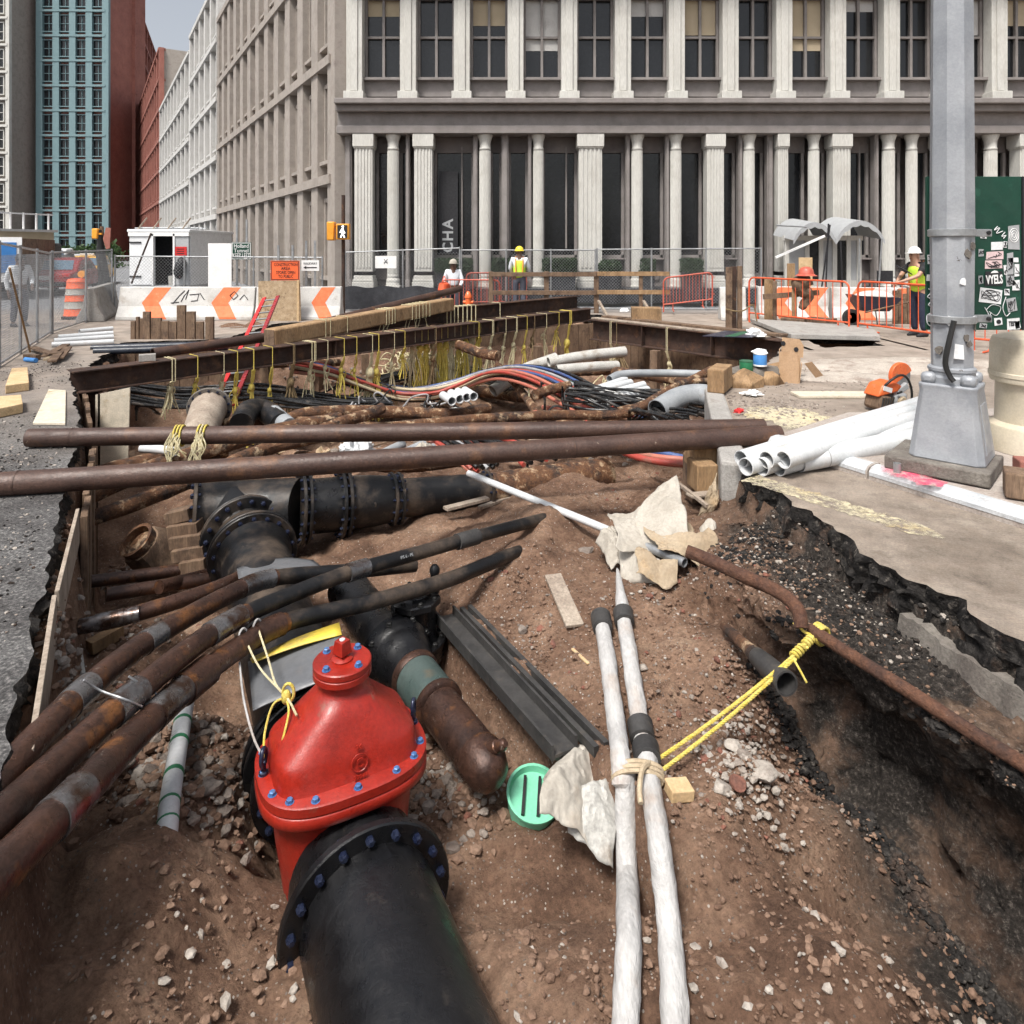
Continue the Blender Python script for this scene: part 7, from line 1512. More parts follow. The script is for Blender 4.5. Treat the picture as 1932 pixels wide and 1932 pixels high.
for i, (u, n, L, m_, lb, sp_, lo_) in enumerate(((318, 6, .42, 'rope_cream', 'cream rope sling with looped hank nearest the left end of the long beam', .1, 2), (471, 6, .95, 'rope_yellow', 'bright yellow knotted rope hanging straight from the long beam', .07, 1), (545, 9, 1.0, 'rope_brown', 'dark brown rope hank below the end of the roped timber', .16, 2), (581, 4, .6, 'rope_cream', 'pale doubled strap hanging over the long beam right of the timber end', .1, 3),
      (694, 12, 1.05, 'rope_cream', 'tangled cream ropes hanging to the rusty pipes in mid beam', .18, 1), (706, 8, 1.1, 'rope_yellow', 'thin yellow ropes hanging beside the tangled cream ones', .14, 1), (813, 7, .9, 'rope_brown', 'single dark rope crossing the wall of yellow ropes', .08, 1), (920, 6, .9, 'rope_cream', 'pale ropes hanging left of the white bent pipe', .15, 2), (965, 5, .75, 'rope_cream', 'cream rope loops hanging above the white bent pipe', .15, 2), (1000, 5, .7, 'rope_brown', 'brown rope sling above the white bent pipe', .15, 1), (1022, 4, .6, 'rope_cream', 'cream rope sling with small loop near the beam corner', .1, 1), (1066, 12, 1.15, 'rope_yellow', 'thick yellow rope bunch hanging near the beam corner', .1, 3))):
    hank(lb, onA(u), dA, .30, .31, n, L, m_, 40 + i, sp_, lo_, .008 if m_ != 'rope_yellow' else .009)
for i in range(11):                                  # the wall of yellow ropes
    u = 775 + i * 12.5
    hank('yellow rope of the dense row hanging below mid beam, %s from the left' % ORD[i], onA(u) + V((0, .15, -.05)), dA, .2, .2, 9, .78 + .12 * (i % 3), 'rope_yellow' if i % 3 else 'rope_cream', 80 + i, .13, 1, .009, knot=.12)
for i, u in enumerate((365, 415, 440, 505, 610, 640, 665, 735, 755, 895, 945, 985, 1045)):
    hank('thin %s rope sling, %s thin one from the long beam\'s left end' % ('yellow' if i % 3 != 1 else 'cream', ORD[i]), onA(u), dA, .30, .31, 3 + i % 3, .45 + .17 * (i % 4), 'rope_yellow' if i % 3 != 1 else 'rope_cream', 140 + i, .09, 1, .007)
def tangled(label, c_, ext, n, r, mat, seed):
    q_ = random.Random(seed); p = V(c_); pts = []; v_ = V((q_.gauss(0, 1), q_.gauss(0, 1), 0)).normalized()
    for k in range(n):
        v_ = (Matrix.Rotation(q_.uniform(-1.3, 1.3), 3, 'Z') @ v_); p = p + v_ * q_.uniform(.2, .45)
        dlt = p - V(c_); dlt = V((max(-ext[0], min(ext[0], dlt.x)), max(-ext[1], min(ext[1], dlt.y)), q_.uniform(-ext[2], ext[2]))); p = V(c_) + dlt; pts.append(p.copy())
    single('tangled_cable', MB().tube(bez(pts, n * 6), r, 7), M[mat], label, 'cable', 'loose cables tangled below the beams')
for k, (u, v, d, ex_, m_, lb) in enumerate(((1180, 762, 10.2, (.9, .6, .16), 'cable_black', 'loose black cable looping over the right-hand tangle'), (1260, 775, 9.6, (.6, .4, .14), 'cable_black', 'loose black cable coiled beside the wide grey duct'), (1120, 750, 10.8, (.8, .6, .15), 'cable_black', 'loose black cable in front of the short white pile'), (1010, 770, 11.4, (.7, .5, .15), 'c_salmon', 'loose salmon cable below the hump of the ducts'), (640, 745, 12.2, (.9, .5, .15), 'cable_black', 'loose black cable under the start of the ducts'), (400, 768, 11.0, (1.0, .4, .12), 'cable_black', 'loose black cable on the left-hand sheaf'), (900, 760, 12.4, (.9, .5, .2), 'cable_black', 'loose black cable behind the four white stubs'), (760, 770, 11.6, (.8, .5, .15), 'c_grey', 'loose grey cable above the corroded pipes'), (1080, 735, 12.4, (.8, .5, .2), 'rope_cream', 'loose cream rope lying under the deep beam'), (900, 850, 8.2, (.6, .3, .1), 'cable_black', 'loose black cable between the two big pipes at right'), (560, 800, 9.8, (.8, .4, .12), 'cable_black', 'loose black cable among the corroded pipes at left'), (1200, 800, 9.4, (.7, .3, .1), 'c_red', 'loose red cable above the upper big pipe at right'))):
    tangled(lb, at(u, v, d), ex_, 30, .016 if m_ != 'rope_cream' else .012, m_, 300 + k)
hank('yellow rope sling near the left end of the deep beam', onB(1160), dB, .32, .47, 6, .5, 'rope_cream', 61, .12, 2); hank('tangled old rope hank below the deep beam', onB(1172), dB, .32, .47, 12, .75, 'rope_brown', 62, .2, 1); hank('thin pale rope sling at the middle of the deep beam', onB(1266), dB, .32, .47, 5, .65, 'rope_cream', 63, .1, 2)
def wraps(label, pts, dv, w, h, m_, tail=.0, seed=1, r=.009):
    t = thing('rope_lashing', label, 'rope', pts[0], 'rope lashings round the timber and beams'); q = random.Random(seed)
    for p in pts:
        obj('turn', MB().tube(wrap_pts(p, dv, w, h), r, 6), M[m_], t)
        if tail: obj('tail', MB().tube(bez([p - V((0, 0, h / 2)), p + V((q.uniform(-.08, .08), -.1, -h / 2 - tail * .5)), p + V((q.uniform(-.12, .12), -.05, -h / 2 - tail * q.uniform(.7, 1.2)))], 8), r, 5), M[m_], t)
wraps('pale rope turns round the squared timber, left group', [onT(u) for u in (604, 613, 645)], dT, .29, .29, 'rope_cream', .0, 2, .008)
wraps('cream rope turns round the squared timber, middle group with tails', [onT(u) for u in (719, 724, 730, 735)], dT, .29, .29, 'rope_cream', .4, 3, .009)
wraps('cream rope turns round the squared timber, right group with tails', [onT(u) for u in (768, 775, 781, 788, 794, 801)], dT, .29, .29, 'rope_cream', .45, 4, .009)
wraps('white rope turns round the back beam, close-set group', [onC(u) + V((0, 0, -.175)) for u in (836, 843, 850, 857, 866, 874, 882, 890)], dC, .28, .35, 'rope_cream', .0, 5, .014)
wraps('single white rope turn round the back beam', [onC(936) + V((0, 0, -.175))], dC, .28, .35, 'rope_cream', .0, 6, .012)
# rope round the upper big pipe
t = thing('rope_lashing', 'frayed yellow rope knots round the upper big pipe at left', 'rope', at(360, 830, 6.1)); dP = (PA1 - PA0).normalized(); q = random.Random(9)
for u in (333, 339, 345, 377, 383, 389):
    s = ((u - CU) / F * PA0.y - PA0.x) / ((PA1.x - PA0.x) - (u - CU) / F * (PA1.y - PA0.y)); c_ = lerp(PA0, PA1, s)
    obj('turn', MB().tube([c_ + dP * (.01 * math.sin(a_)) + (V((0, 0, 1)) * math.cos(a_) + V((0, -1, 0)) * math.sin(a_)) * .09 for a_ in [2 * math.pi * k / 18 for k in range(19)]], .009, 6), M['rope_yellow'] if u != 383 else M['rope_cream'], t)
    mb = MB()
    for k in range(5): mb.tube(bez([c_ + V((q.uniform(-.02, .02), -.09, q.uniform(-.02, .06))), c_ + V((q.uniform(-.06, .06), -.12, -.08)), c_ + V((q.uniform(-.09, .09), -.11, -q.uniform(.12, .28)))], 8), .006, 5)
    obj('frayed_tails', mb, M['rope_yellow'] if k % 2 else M['rope_cream'], t)
# bright yellow tie rope across the soil
def twisted(path, r, mat, parent, name='rope'):
    fr = MB().frames(path); mb = MB(); s = 0
    for k in range(3):
        pts = []; s = 0
        for i, (p, x, y, t_) in enumerate(fr):
            if i: s += (path[i] - path[i - 1]).length
            a_ = s / (r * 5.5) * 2 * math.pi + k * 2.094; pts.append(p + (x * math.cos(a_) + y * math.sin(a_)) * r * .55)
        mb.tube(pts, r * .62, 5)
    return obj(name, mb, mat, parent)
yr_ = thing('tie_rope', 'doubled bright yellow rope tied from the white hoses to the bank pipe', 'rope', at(1195, 1455, 3.1)); A0, A1 = at(1212, 1452, 3.2), at(1495, 1240, 3.50)
for off in (0, 1):
    a = A0 + V((.02 * off, -.03 * off, -.03 * off)); b_ = A1 + V((0, -.008 * off, -.008 * off)); n = 150; twisted([lerp(a, b_, i / n) + V((0, 0, -.02 * math.sin(math.pi * i / n))) for i in range(n + 1)], .0085, M['rope_yellow'], yr_)
kn0, kn1 = A1, at(1535, 1200, 3.58); n = 30; twisted([lerp(kn0, kn1, i / n) for i in range(n + 1)], .011, M['rope_yellow'], yr_); q = random.Random(2)
for f_ in (0, .12, .24, .55, .65):
    c_ = lerp(kn0, kn1, f_); d = (kn1 - kn0).normalized(); x = d.cross(V((0, 0, 1))).normalized(); y = d.cross(x); rr = .018
    obj('knot_turn', MB().tube([c_ + d * .006 * k / 3 + (x * math.cos(a_) + y * math.sin(a_)) * rr for k, a_ in enumerate([2 * math.pi * j / 10 for j in range(22)])], .008, 6), M['rope_yellow'], yr_)
bp = at(1540, 1192, 3.62); bd = (at(1590, 1226, 3.45) - at(1530, 1186, 3.62)).normalized(); x = bd.cross(V((0, 0, 1))).normalized(); y = bd.cross(x)
for k in range(4): obj('pipe_turn', MB().tube([bp + bd * (k * .014) + (x * math.cos(a_) + y * math.sin(a_)) * .046 for a_ in [2 * math.pi * j / 14 for j in range(15)]], .0085, 6), M['rope_yellow'], yr_)
obj('loose_end', MB().tube(bez([kn1, at(1515, 1190, 3.6), at(1503, 1172, 3.62), at(1498, 1178, 3.62)], 10), .008, 6), M['rope_yellow'], yr_); obj('loose_end', MB().tube(bez([A1, at(1508, 1262, 3.45), at(1522, 1288, 3.42)], 8), .006, 6), M['rope_yellow'], yr_)
# white rope sling from conduit to valve eye
t = thing('white_sling', 'thin white rope slung over the lowest conduit and tied to the valve eye', 'rope', at(490, 1430, 2.95))
eye = VC.xy.to_3d() - al * .335 + V((0, 0, ZF + .11)); yk = at(540, 1315, 3.05)
for (pts, m_) in (([at(458, 1196, 3.62), at(490, 1260, 3.4), yk, at(560, 1350, 2.95)], 'rope_cream'), ([at(485, 1180, 3.7), at(505, 1240, 3.45), at(520, 1290, 3.2), yk], 'rope_cream'), ([at(452, 1250, 3.5), at(460, 1320, 3.25), at(478, 1390, 3.05), eye], 'hose_white'), ([yk, at(515, 1330, 3.05), at(500, 1380, 3.0), eye], 'rope_yellow'), ([yk, at(545, 1340, 3.0), at(540, 1370, 2.95), at(532, 1400, 2.92)], 'rope_yellow')):
    obj('strand', MB().tube(bez(pts, 20), .0052, 6), M[m_], t)
for (u, d) in ((458, 3.6), (486, 3.7)):
    pass
obj('knot', MB().ball(yk, .022, 10, 7, (1, 1, 1.5)), M['rope_yellow'], t); obj('knot_loop', MB().tube([yk + V((.01, 0, .02)) + V((math.cos(a_) * .025, 0, math.sin(a_) * .04)) for a_ in [2 * math.pi * j / 14 for j in range(15)]], .007, 6), M['rope_yellow'], t)
for (u0, v0, d0, u1, v1, d1) in ((445, 1204, 3.55, 470, 1200, 3.65), (470, 1184, 3.65, 500, 1184, 3.75)):
    c_ = lerp(at(u0, v0, d0), at(u1, v1, d1), .5); obj('over_loop', MB().tube([c_ + V((.05 * math.cos(a_) * .3, .03 * math.cos(a_), .075 * math.sin(a_) - .03)) for a_ in [math.pi * j / 10 for j in range(11)]], .0055, 6), M['hose_white'], t)
def gp(u, v, dz=0.0):  # ground point in the pit seen at (u, v)
    z = -.65
    for _ in range(8): p = gz(u, v, z); z = ground_at(p.x, p.y)
    return gz(u, v, z) + V((0, 0, dz))
# ------------------------------------------------------------------ white wrapped hoses
def hose(label, pts, r, collars, tip=False):
    path = [V((p.x, p.y, max(p.z, ground_at(p.x, p.y) + r * .75))) for p in bez([gp(p[0], p[1], r * .8) for p in pts], 60)]; path = [path[0]] + [(path[i - 1] + path[i] * 2 + path[i + 1]) / 4 for i in range(1, len(path) - 1)] + [path[-1]]; n = len(path); t = thing('wrapped_hose', label, 'hose', path[n // 3], 'white wrapped hoses on the soil')
    rad = [r * (min(1, .12 + i / (n * .16)) if tip else 1) * (1 + .04 * math.sin(i * 2.3)) for i in range(n)]
    obj('hose', MB().tube(path, rad, 18, wob=.10), M['hose_white'], t)
    for s in collars: i = int(s * (n - 1)); d = (path[i + 1] - path[i]).normalized(); obj('rubber_collar', MB().tube([path[i] - d * .05, path[i] - d * .045, path[i] + d * .045, path[i] + d * .05], [r * 1.1, r * 1.4, r * 1.34, r * 1.1], 20), M['rubber'], t)
    return path
h1 = hose('left white wrapped hose running towards the camera', [(1133, 1172, 4.5), (1140, 1215, 4.25), (1152, 1300, 3.78), (1165, 1400, 3.35), (1174, 1500, 3.0), (1180, 1620, 2.68), (1186, 1760, 2.38), (1180, 1960, 2.05), (1170, 2200, 1.8)], .047, (.05, .07))
h2 = hose('right white wrapped hose with a pointed far end', [(1164, 1082, 5.05), (1172, 1140, 4.65), (1182, 1215, 4.22), (1197, 1310, 3.76), (1212, 1410, 3.34), (1228, 1500, 3.0), (1245, 1620, 2.68), (1262, 1760, 2.38), (1275, 1960, 2.05), (1290, 2200, 1.8)], .047, (.17, .43, .5), True)
t = thing('lashing_strap', 'tan webbing strap lashing the two white hoses together', 'strap', at(1190, 1465, 3.05)); c1 = min(h1, key=lambda p: abs(CV + F * (EYE - p.z) / p.y - 1462)); c2 = min(h2, key=lambda p: abs(CV + F * (EYE - p.z) / p.y - 1460)); d = (h1[40] - h1[36]).normalized()
for k in range(3):
    x = (c2 - c1).normalized(); pts = []
    for j in range(21):
        a_ = 2 * math.pi * j / 20; e = x * math.cos(a_) * ((c2 - c1).length / 2 + .058) + d.cross(x).normalized() * math.sin(a_) * .056; pts.append(lerp(c1, c2, .5) + d * (k * .022 - .02) + e)
    obj('turn', MB().tube(pts, .011, 6), M['strap'], t)
obj('strap_end', MB().tube(bez([c2 + V((0, 0, .055)), lerp(c1, c2, .6) + V((0, -.06, .07)), lerp(c1, c2, .35) + V((0, -.14, .05)), lerp(c1, c2, .3) + V((0, -.2, .03))], 10), .012, 6), M['strap'], t)
# ------------------------------------------------------------------ crumpled canvas
cv_ = thing('crumpled_canvas', 'crumpled cream canvas and torn white sheet heaped on the soil', 'canvas', at(1250, 1060, 4.9))
def cloth(name, c_, ax, ay, az, nx_, ny_, mat, seed, fold=.10, dome=.0):
    mb = MB(); c_, ax, ay, az = V(c_), V(ax), V(ay), V(az); qf = random.Random(seed); FO = []
    for _ in range(22): a_ = qf.uniform(0, 3.14); FO.append((qf.uniform(-1.0, .85), math.cos(a_), math.sin(a_), qf.uniform(-.7, .7)))
    nx_ *= 2; ny_ *= 2
    for j in range(ny_ + 1):
        for i in range(nx_ + 1):
            s, r_ = i / nx_ * 2 - 1, j / ny_ * 2 - 1; p0 = V((s * 1.7, r_ * 1.7, seed * 3.1))
            e = 1 + .22 * mnoise.noise(V((s * 1.3, r_ * 1.3, seed)))
            z = sum(w_ * abs(s * nx0 + r_ * ny0 - c0) for (w_, nx0, ny0, c0) in FO) * fold * 1.35 + fold * .25 * (1 - 2 * abs(mnoise.noise(p0 * 2.6))) + fold * .10 * mnoise.noise(p0 * 6) + dome * max(0, 1 - s * s) * max(0, 1 - r_ * r_)
            mb.v.append(c_ + ax * (s * e + .12 * mnoise.noise(p0 * 1.1 + V((9, 0, 0)))) + ay * (r_ * e + .12 * mnoise.noise(p0 * 1.1 + V((0, 9, 0)))) + az * z)
    for j in range(ny_):
        for i in range(nx_): k = j * (nx_ + 1) + i; mb.f.append((k, k + 1, k + nx_ + 2, k + nx_ + 1))
    o = obj(name, mb, M[mat], cv_, smooth=24); so = o.modifiers.new('solid', 'SOLIDIFY'); so.thickness = .004; return o
UP = V((0, 0, 1))
cloth('white_sheet', at(1225, 1000, 5.2), (.27, .0, .02), (.0, .26, .06), UP, 26, 22, 'canvas_white', 3, .05, .10); cloth('cream_canvas', at(1300, 1000, 5.15), (.2, -.08, .0), (.05, .26, .08), UP, 24, 22, 'canvas', 7, .05, .08)
cloth('cream_canvas', at(1290, 1035, 4.9), (.22, -.07, -.03), (-.02, .14, .06), UP, 22, 16, 'canvas', 11, .045, .04); cloth('white_sheet', at(1165, 1015, 5.1), (.11, .04, .03), (-.04, .12, .10), (0, -.3, 1), 18, 18, 'canvas_white', 15, .04, .03)
cloth('white_sheet', at(1210, 1038, 4.95), (.15, -.05, 0), (.05, .12, .04), UP, 18, 14, 'canvas_white', 19, .04, .05); cloth('cream_canvas', at(1352, 942, 5.4), (.06, 0, .04), (.04, .03, .14), (0, -1, .3), 12, 16, 'canvas', 23, .04, .02)
cloth('cream_canvas', at(1240, 1062, 4.8), (.14, -.04, -.02), (.02, .07, .02), UP, 16, 10, 'canvas', 27, .035, .0); cloth('white_sheet', at(1325, 985, 5.25), (.1, 0, .03), (.02, .15, .04), UP, 14, 14, 'canvas_white', 31, .04, .02); cloth('cream_canvas', at(1250, 968, 5.35), (.16, .03, .0), (.0, .12, .06), UP, 16, 12, 'canvas', 35, .045, .05)
cv0 = cv_; cv_ = thing('crumpled_plastic_sheet', 'crumpled pale plastic sheet at the end of the steel channel', 'plastic sheet', gp(1090, 1480))
cloth('sheet', gp(1085, 1470, .05), (.14, .03, 0), (.03, .2, .02), UP, 22, 22, 'canvas_white', 41, .035, .03); cloth('torn_corner', gp(1120, 1500, .04), (.1, -.03, 0), (.03, .12, .02), UP, 16, 16, 'white_dirty', 43, .03, .02)
t = thing('long_white_pipe', 'long thin white pipe running from the main to the crumpled canvas', 'pipe', at(1000, 950, 6.0)); obj('white_length', MB().tube([at(884, 893, 6.7), at(1140, 997, 5.45), at(1165, 1008, 5.33)], .031, 16), M['white_plastic'], t); obj('silver_length', MB().tube([at(1200, 1022, 5.1), at(1292, 1062, 4.75)], .033, 16, hollow=.005), M['galv'], t)
# tapered nozzle pipe
t = thing('tapered_nozzle', 'rusty tapered pipe with a black open end below the yellow rope', 'pipe', at(1480, 1300, 3.6)); n0, n1 = at(1364, 1180, 4.1), at(1484, 1290, 3.42)
obj('rusty_neck', MB().tube([n0, lerp(n0, n1, .06), lerp(n0, n1, .07), lerp(n0, n1, .45), lerp(n0, n1, .6)], [.022, .024, .03, .036, .048], 18), M['rust_pipe'], t); obj('black_mouth', MB().tube([lerp(n0, n1, .58), lerp(n0, n1, .72), n1], [.048, .056, .062], 22, hollow=.01, depth=.12), M['rubber'], t)
# planks and sticks on the soil
def plank(label, a, b_, w, h, mat, name='plank', cat='plank', roll=0.0):
    a, b_ = V(a), V(b_); d = (b_ - a).normalized(); up = V((math.sin(roll), 0, math.cos(roll))); return single(name, MB().bar(a, b_, w, h, up), M[mat], label, cat, bevel=.004, smooth=0)
plank('short grey plank lying on the soil in mid pit', gp(1043, 1093, .03), gp(1085, 1190, .03), .12, .022, 'wood_grey')
plank('thin pale stick lying on the soil right of the steel channel', gp(1080, 1228, .012), gp(1110, 1256, .012), .02, .012, 'wood_new', 'stick', 'stick'); plank('tan brick-sized wood offcut at the bottom edge beside the hoses', gp(1260, 1500, .02), gp(1302, 1497, .02), .09, .05, 'wood_new', 'wood_offcut', 'offcut')
plank('wood stick leaning from the timber blocks towards the canvas', at(1268, 903, 6.0), at(1335, 955, 5.5), .03, .03, 'wood_grey', 'stick', 'stick'); plank('flat grey board beside the timber blocks', at(1300, 935, 5.7), at(1355, 930, 5.8), .1, .02, 'wood_grey', 'board', 'board')
plank('weathered board edging the soil mound near the main', at(905, 958, 6.7), at(1150, 872, 8.0), .05, .03, 'wood_grey', 'board', 'board'); plank('narrow board half buried beside the black main', at(840, 960, 6.4), at(920, 940, 6.7), .08, .03, 'wood_grey', 'board', 'board')
plank('brown timber lying in the soil left of the conduits', gp(168, 1240, .06), gp(228, 1206, .06), .08, .08, 'wood', 'timber', 'timber')
for k, (u0, v0, u1, v1, d) in enumerate(((318, 976, 362, 966, 6.0), (322, 1000, 378, 992, 5.95), (325, 1022, 385, 1014, 5.9), (330, 1046, 390, 1036, 5.85), (345, 1068, 392, 1060, 5.8))):
    plank('cribbing timber under the tee, %s from the top' % ORD[k], at(u0, v0, d), at(u1, v1, d), .14, .1, 'wood_old', 'cribbing_timber', 'timber')
# steel channel along the trench edge
t = thing('steel_channel', 'muddy steel channel lying along the edge of the pipe trench', 'channel', at(960, 1300, 3.9)); A0, A1 = at(838, 1172, 4.62), at(1066, 1432, 3.32); A0.z += .03; A1.z += .03; d = (A1 - A0).normalized(); s_ = d.cross(UP).normalized()
obj('web', MB().bar(A0, A1, .13, .014), M['rubber'], t, smooth=0)
for k in (-1, 1): obj('flange', MB().bar(A0 + s_ * (k * .068) + UP * .022, A1 + s_ * (k * .068) + UP * .022, .014, .075), M['rubber'], t, smooth=0)
for k, off in enumerate((.13, .19)):
    A2, A3 = A0 - s_ * off, A1 - s_ * off + d * .08; single('steel_rail', MB().bar(A2 + UP * .01, A3 + UP * .01, .028, .05), M['rubber'], ['dark steel rail beside the muddy channel, nearer the channel', 'dark steel rail beside the muddy channel, farther left'][k], 'rail', smooth=0)
t = thing('flat_steel_bar', 'thin bright steel bar along the trench beside the channel', 'bar', at(900, 1200, 4.3)); obj('bar', MB().bar(at(846, 1162, 4.75), at(1080, 1392, 3.55), .03, .03), M['steel_rust'], t, smooth=0)
# mint lid, striped pipe
t = thing('mint_bucket', 'mint green bucket with black bars at the bottom edge', 'bucket', at(1008, 1500, 3.1)); c_ = gp(1008, 1540, .11); axb = V((.08, -.35, 1)).normalized()
obj('bucket', MB().lathe([(.12, -.16), (.134, .0), (.14, .004), (.14, .014), (.127, .014), (.12, -.022), (.004, -.024)], c_, axb, 32, True), M['mint'], t)
x = axb.cross(V((0, 1, 0))).normalized(); y = axb.cross(x)
for k in (-.03, .045): obj('black_bar', MB().bar(c_ + x * k - y * .09 - axb * .01, c_ + x * (k + .012) + y * .09 - axb * .01, .014, .014, axb), M['black'], t)
t = thing('striped_pipe', 'white pipe with dark green bands among the rubble by the conduits', 'pipe', at(325, 1450, 3.1)); pts = bez([at(350, 1328, 3.62), at(338, 1400, 3.35), at(322, 1500, 3.0), at(316, 1560, 2.84), at(312, 1600, 2.82)], 40)
obj('pipe', MB().tube(pts, .043, 18), M['white_plastic'], t)
for i in (5, 10, 16, 22, 28, 34): obj('green_band', MB().tube([pts[i], lerp(pts[i], pts[i + 1], .7)], .0445, 18), M['green_can'], t)
# clay stub
t = thing('clay_pipe_stub', 'brown open clay pipe stub wrapped in burlap in the left shadow', 'pipe', at(262, 1070, 5.9)); c_ = at(255, 1018, 5.85); axc = V((-.35, -.55, .75)).normalized()
obj('pipe', MB().tube([c_ - axc * .32, c_ - axc * .1, c_], [.14, .14, .15], 26, hollow=.025, depth=.25, wob=.05), M['rust_pipe'], t); obj('burlap_wrap', MB().tube([c_ - axc * .42, c_ - axc * .3, c_ - axc * .18, c_ - axc * .08], [.22, .2, .18, .16], 22, wob=.35), M['wood_old'], t)
# red ladder
t = thing('ladder', 'red fibreglass ladder standing in the pit beside the long beam', 'ladder', at(405, 760, 10.8)); l0, l1 = at(402, 768, 10.9), at(499, 562, 14.4); wv = V((.36, -.12, .05))
for k in (0, 1): obj('rail', MB().bar(l0 + wv * k, l1 + wv * k * .9, .03, .08, wv), M['car_red' if k else 'print_red'], t, smooth=0)
for i in range(14): f_ = (i + .5) / 14; p = lerp(l0, l1, f_); obj('rung', MB().cyl(p, p + wv * lerp(1, .9, f_), .016, n=8), M['galv'], t)
# timber blocks, wall and bits on the right edge of the pit
wr = thing('pit_edge_wall', 'low pale concrete curb wall along the right edge of the pit', 'wall', (2.1, 6.8, -.6)); A0, A1 = V((2.50, 8.45, -.27)), V((1.80, 5.5, -.27))
obj('wall', MB().bar(A0, A1, .22, .6), M['concrete'], wr, smooth=0, bevel=.03)
def block(label, c_, s, rz, mat='wood', cat='timber block', name='timber_block'): return single(name, MB().box(c_, s, Euler((0, 0, rz))), M[mat], label, cat, bevel=.012, smooth=0)
c_ = at(1365, 725, 8.35); block('squared timber block on the pit-edge wall beside the green can', V((2.55, 8.35, .17)), (.2, .5, .28), -.5)
c_ = at(1328, 890, 5.9); block('lower timber block under the end of the front pipe', c_ + V((0, .05, -.04)), (.19, .25, .24), .1); block('upper timber block under the end of the front pipe', at(1322, 858, 6.15) + V((0, 0, 0)), (.22, .25, .2), .1); block('timber block wedged behind the two under the front pipe', at(1316, 900, 6.35), (.2, .25, .4), .1, 'wood_old')
for k, (u, v, d, s) in enumerate(((1408, 725, 8.75, (.26, .26, .2)), (1440, 722, 8.9, (.22, .24, .22)), (1425, 703, 8.95, (.5, .2, .1)), (1463, 716, 9.2, (.22, .22, .28)))):
    c_ = at(u, v, d); single('stone_block', MB().rock(c_, s[0] * 1.25, s[1] * 1.3, s[2] * 1.25, 70 + k), M['wood'] if k != 2 else M['concrete_dark'], ['squat brown stone left of the group under the cans', 'brown stone in the middle of the group under the cans', 'flat stone slab carrying the green can', 'brown stone right of the group beside the cardboard box'][k], 'stone', bevel=.02, smooth=0)
def can(name, label, u, v0, v1, d, r, mat, rim):
    a, b_ = at(u, v0, d), at(u, v1, d); t = thing(name, label, 'can', b_); obj('can', MB().lathe([(r * .96, 0), (r, .01), (r, a.z - b_.z - .01), (r * .97, a.z - b_.z)], b_, n=24), M[mat], t); obj('lid', MB().lathe([(r * 1.02, 0), (r * 1.02, .012), (r * .9, .016)], V((a.x, a.y, a.z)), n=24), M[rim], t); return t
can('paint_can', 'dark green can on the stones at the right edge of the pit', 1408, 682, 699, 8.8, .085, 'green_can', 'c_green'); t = can('paint_can', 'blue can with white paper in its top beside the green can', 1434, 668, 690, 8.85, .085, 'blue_can', 'white'); rag('crumpled_paper', '', at(1434, 666, 8.85), .1, .08, .05, 'white', 4, '', 12, 6, t); obj('white_rim', MB().lathe([(.088, 0), (.088, .02)], at(1434, 690, 8.85), n=24), M['white'], t)
cbx = thing('cardboard_box', 'torn brown cardboard box with round holes beside the stones', 'box', at(1487, 730, 8.9)); d = 8.95
a, b_ = at(1467, 655, d), at(1508, 729, d)
o = V((at(1470, 0, d).x, d, .0)); bx1, by1 = V((.92, -.38, 0)), V((.38, .92, 0))
def cpan(nm, p, ex, ez, w, h, mat='cardboard', cut=0.0): return obj(nm, MB().prism([(0, 0), (w, 0), (w, h - cut), (w * .8, h), (0, h)], p, ex, ez, ex.cross(ez), .01), M[mat], cbx, smooth=0)
cpan('front_panel', o, bx1, V((0, 0, 1)), .24, .40, 'cardboard', .12); cpan('side_panel', o + bx1 * .24, by1, V((.1, -.06, 1)).normalized(), .16, .26); cpan('back_panel', o + by1 * .18, bx1, V((0, 0, 1)), .26, .34); cpan('left_panel', o, by1, V((0, 0, 1)), .18, .42, 'cardboard')
fl = cpan('raised_flap', o + by1 * .19 + bx1 * .02 + V((0, 0, .33)), V((.98, .05, -.12)).normalized(), V((.1, .1, 1)).normalized(), .30, .24, 'cardboard', .08)
for (u, v) in ((.015, .16), (.2, .10)): obj('round_hole', MB().lathe([(.032, 0), (.032, .004)], o + by1 * .19 + bx1 * .02 + V((0, 0, .33)) + V((.98, .05, -.12)) * u + V((.1, .1, 1)).normalized() * v + V((0, -.012, 0)), (0.05, -1, .1), 20), M['ink'], fl)
obj('open_flap', MB().prism([(0, 0), (.1, .02), (.28, -.17), (.18, -.2)], o + bx1 * .3 + V((0, -.02, .27)), (1, .1, 0), (0, -.3, 1), (0, 1, 0), .01), M['cardboard'], cbx, smooth=0)
rag('crumpled_plastic', 'white crumpled wrapper on the ground in front of the stones', at(1418, 744, 8.1), .11, .08, .05, 'white', 8, 'wrapper'); rag('crumpled_plastic', 'white plastic bag lying on the deep beam', at(1425, 634, 12.6), .17, .12, .13, 'white', 13, 'bag'); rag('red_wrapper', 'small red wrapper on the ground beside the pit-edge wall', at(1395, 778, 7.3), .06, .05, .04, 'print_red', 6, 'wrapper')
t = thing('dark_sign_panel', 'dark sheet with a green stripe lying on the deep beam', 'panel', at(1385, 640, 12.6)); P4 = [at(1325, 642, 12.4), at(1368, 622, 13.2), at(1440, 630, 12.9), at(1418, 646, 12.2)]; cz_ = .16
pts = [V((p.x, p.y, cz_)) for p in P4]; obj('sheet', MB().prism([(p.x, p.y) for p in pts], (0, 0, cz_), (1, 0, 0), (0, 1, 0), (0, 0, 1), .012), M['navy_plate'], t, smooth=0)
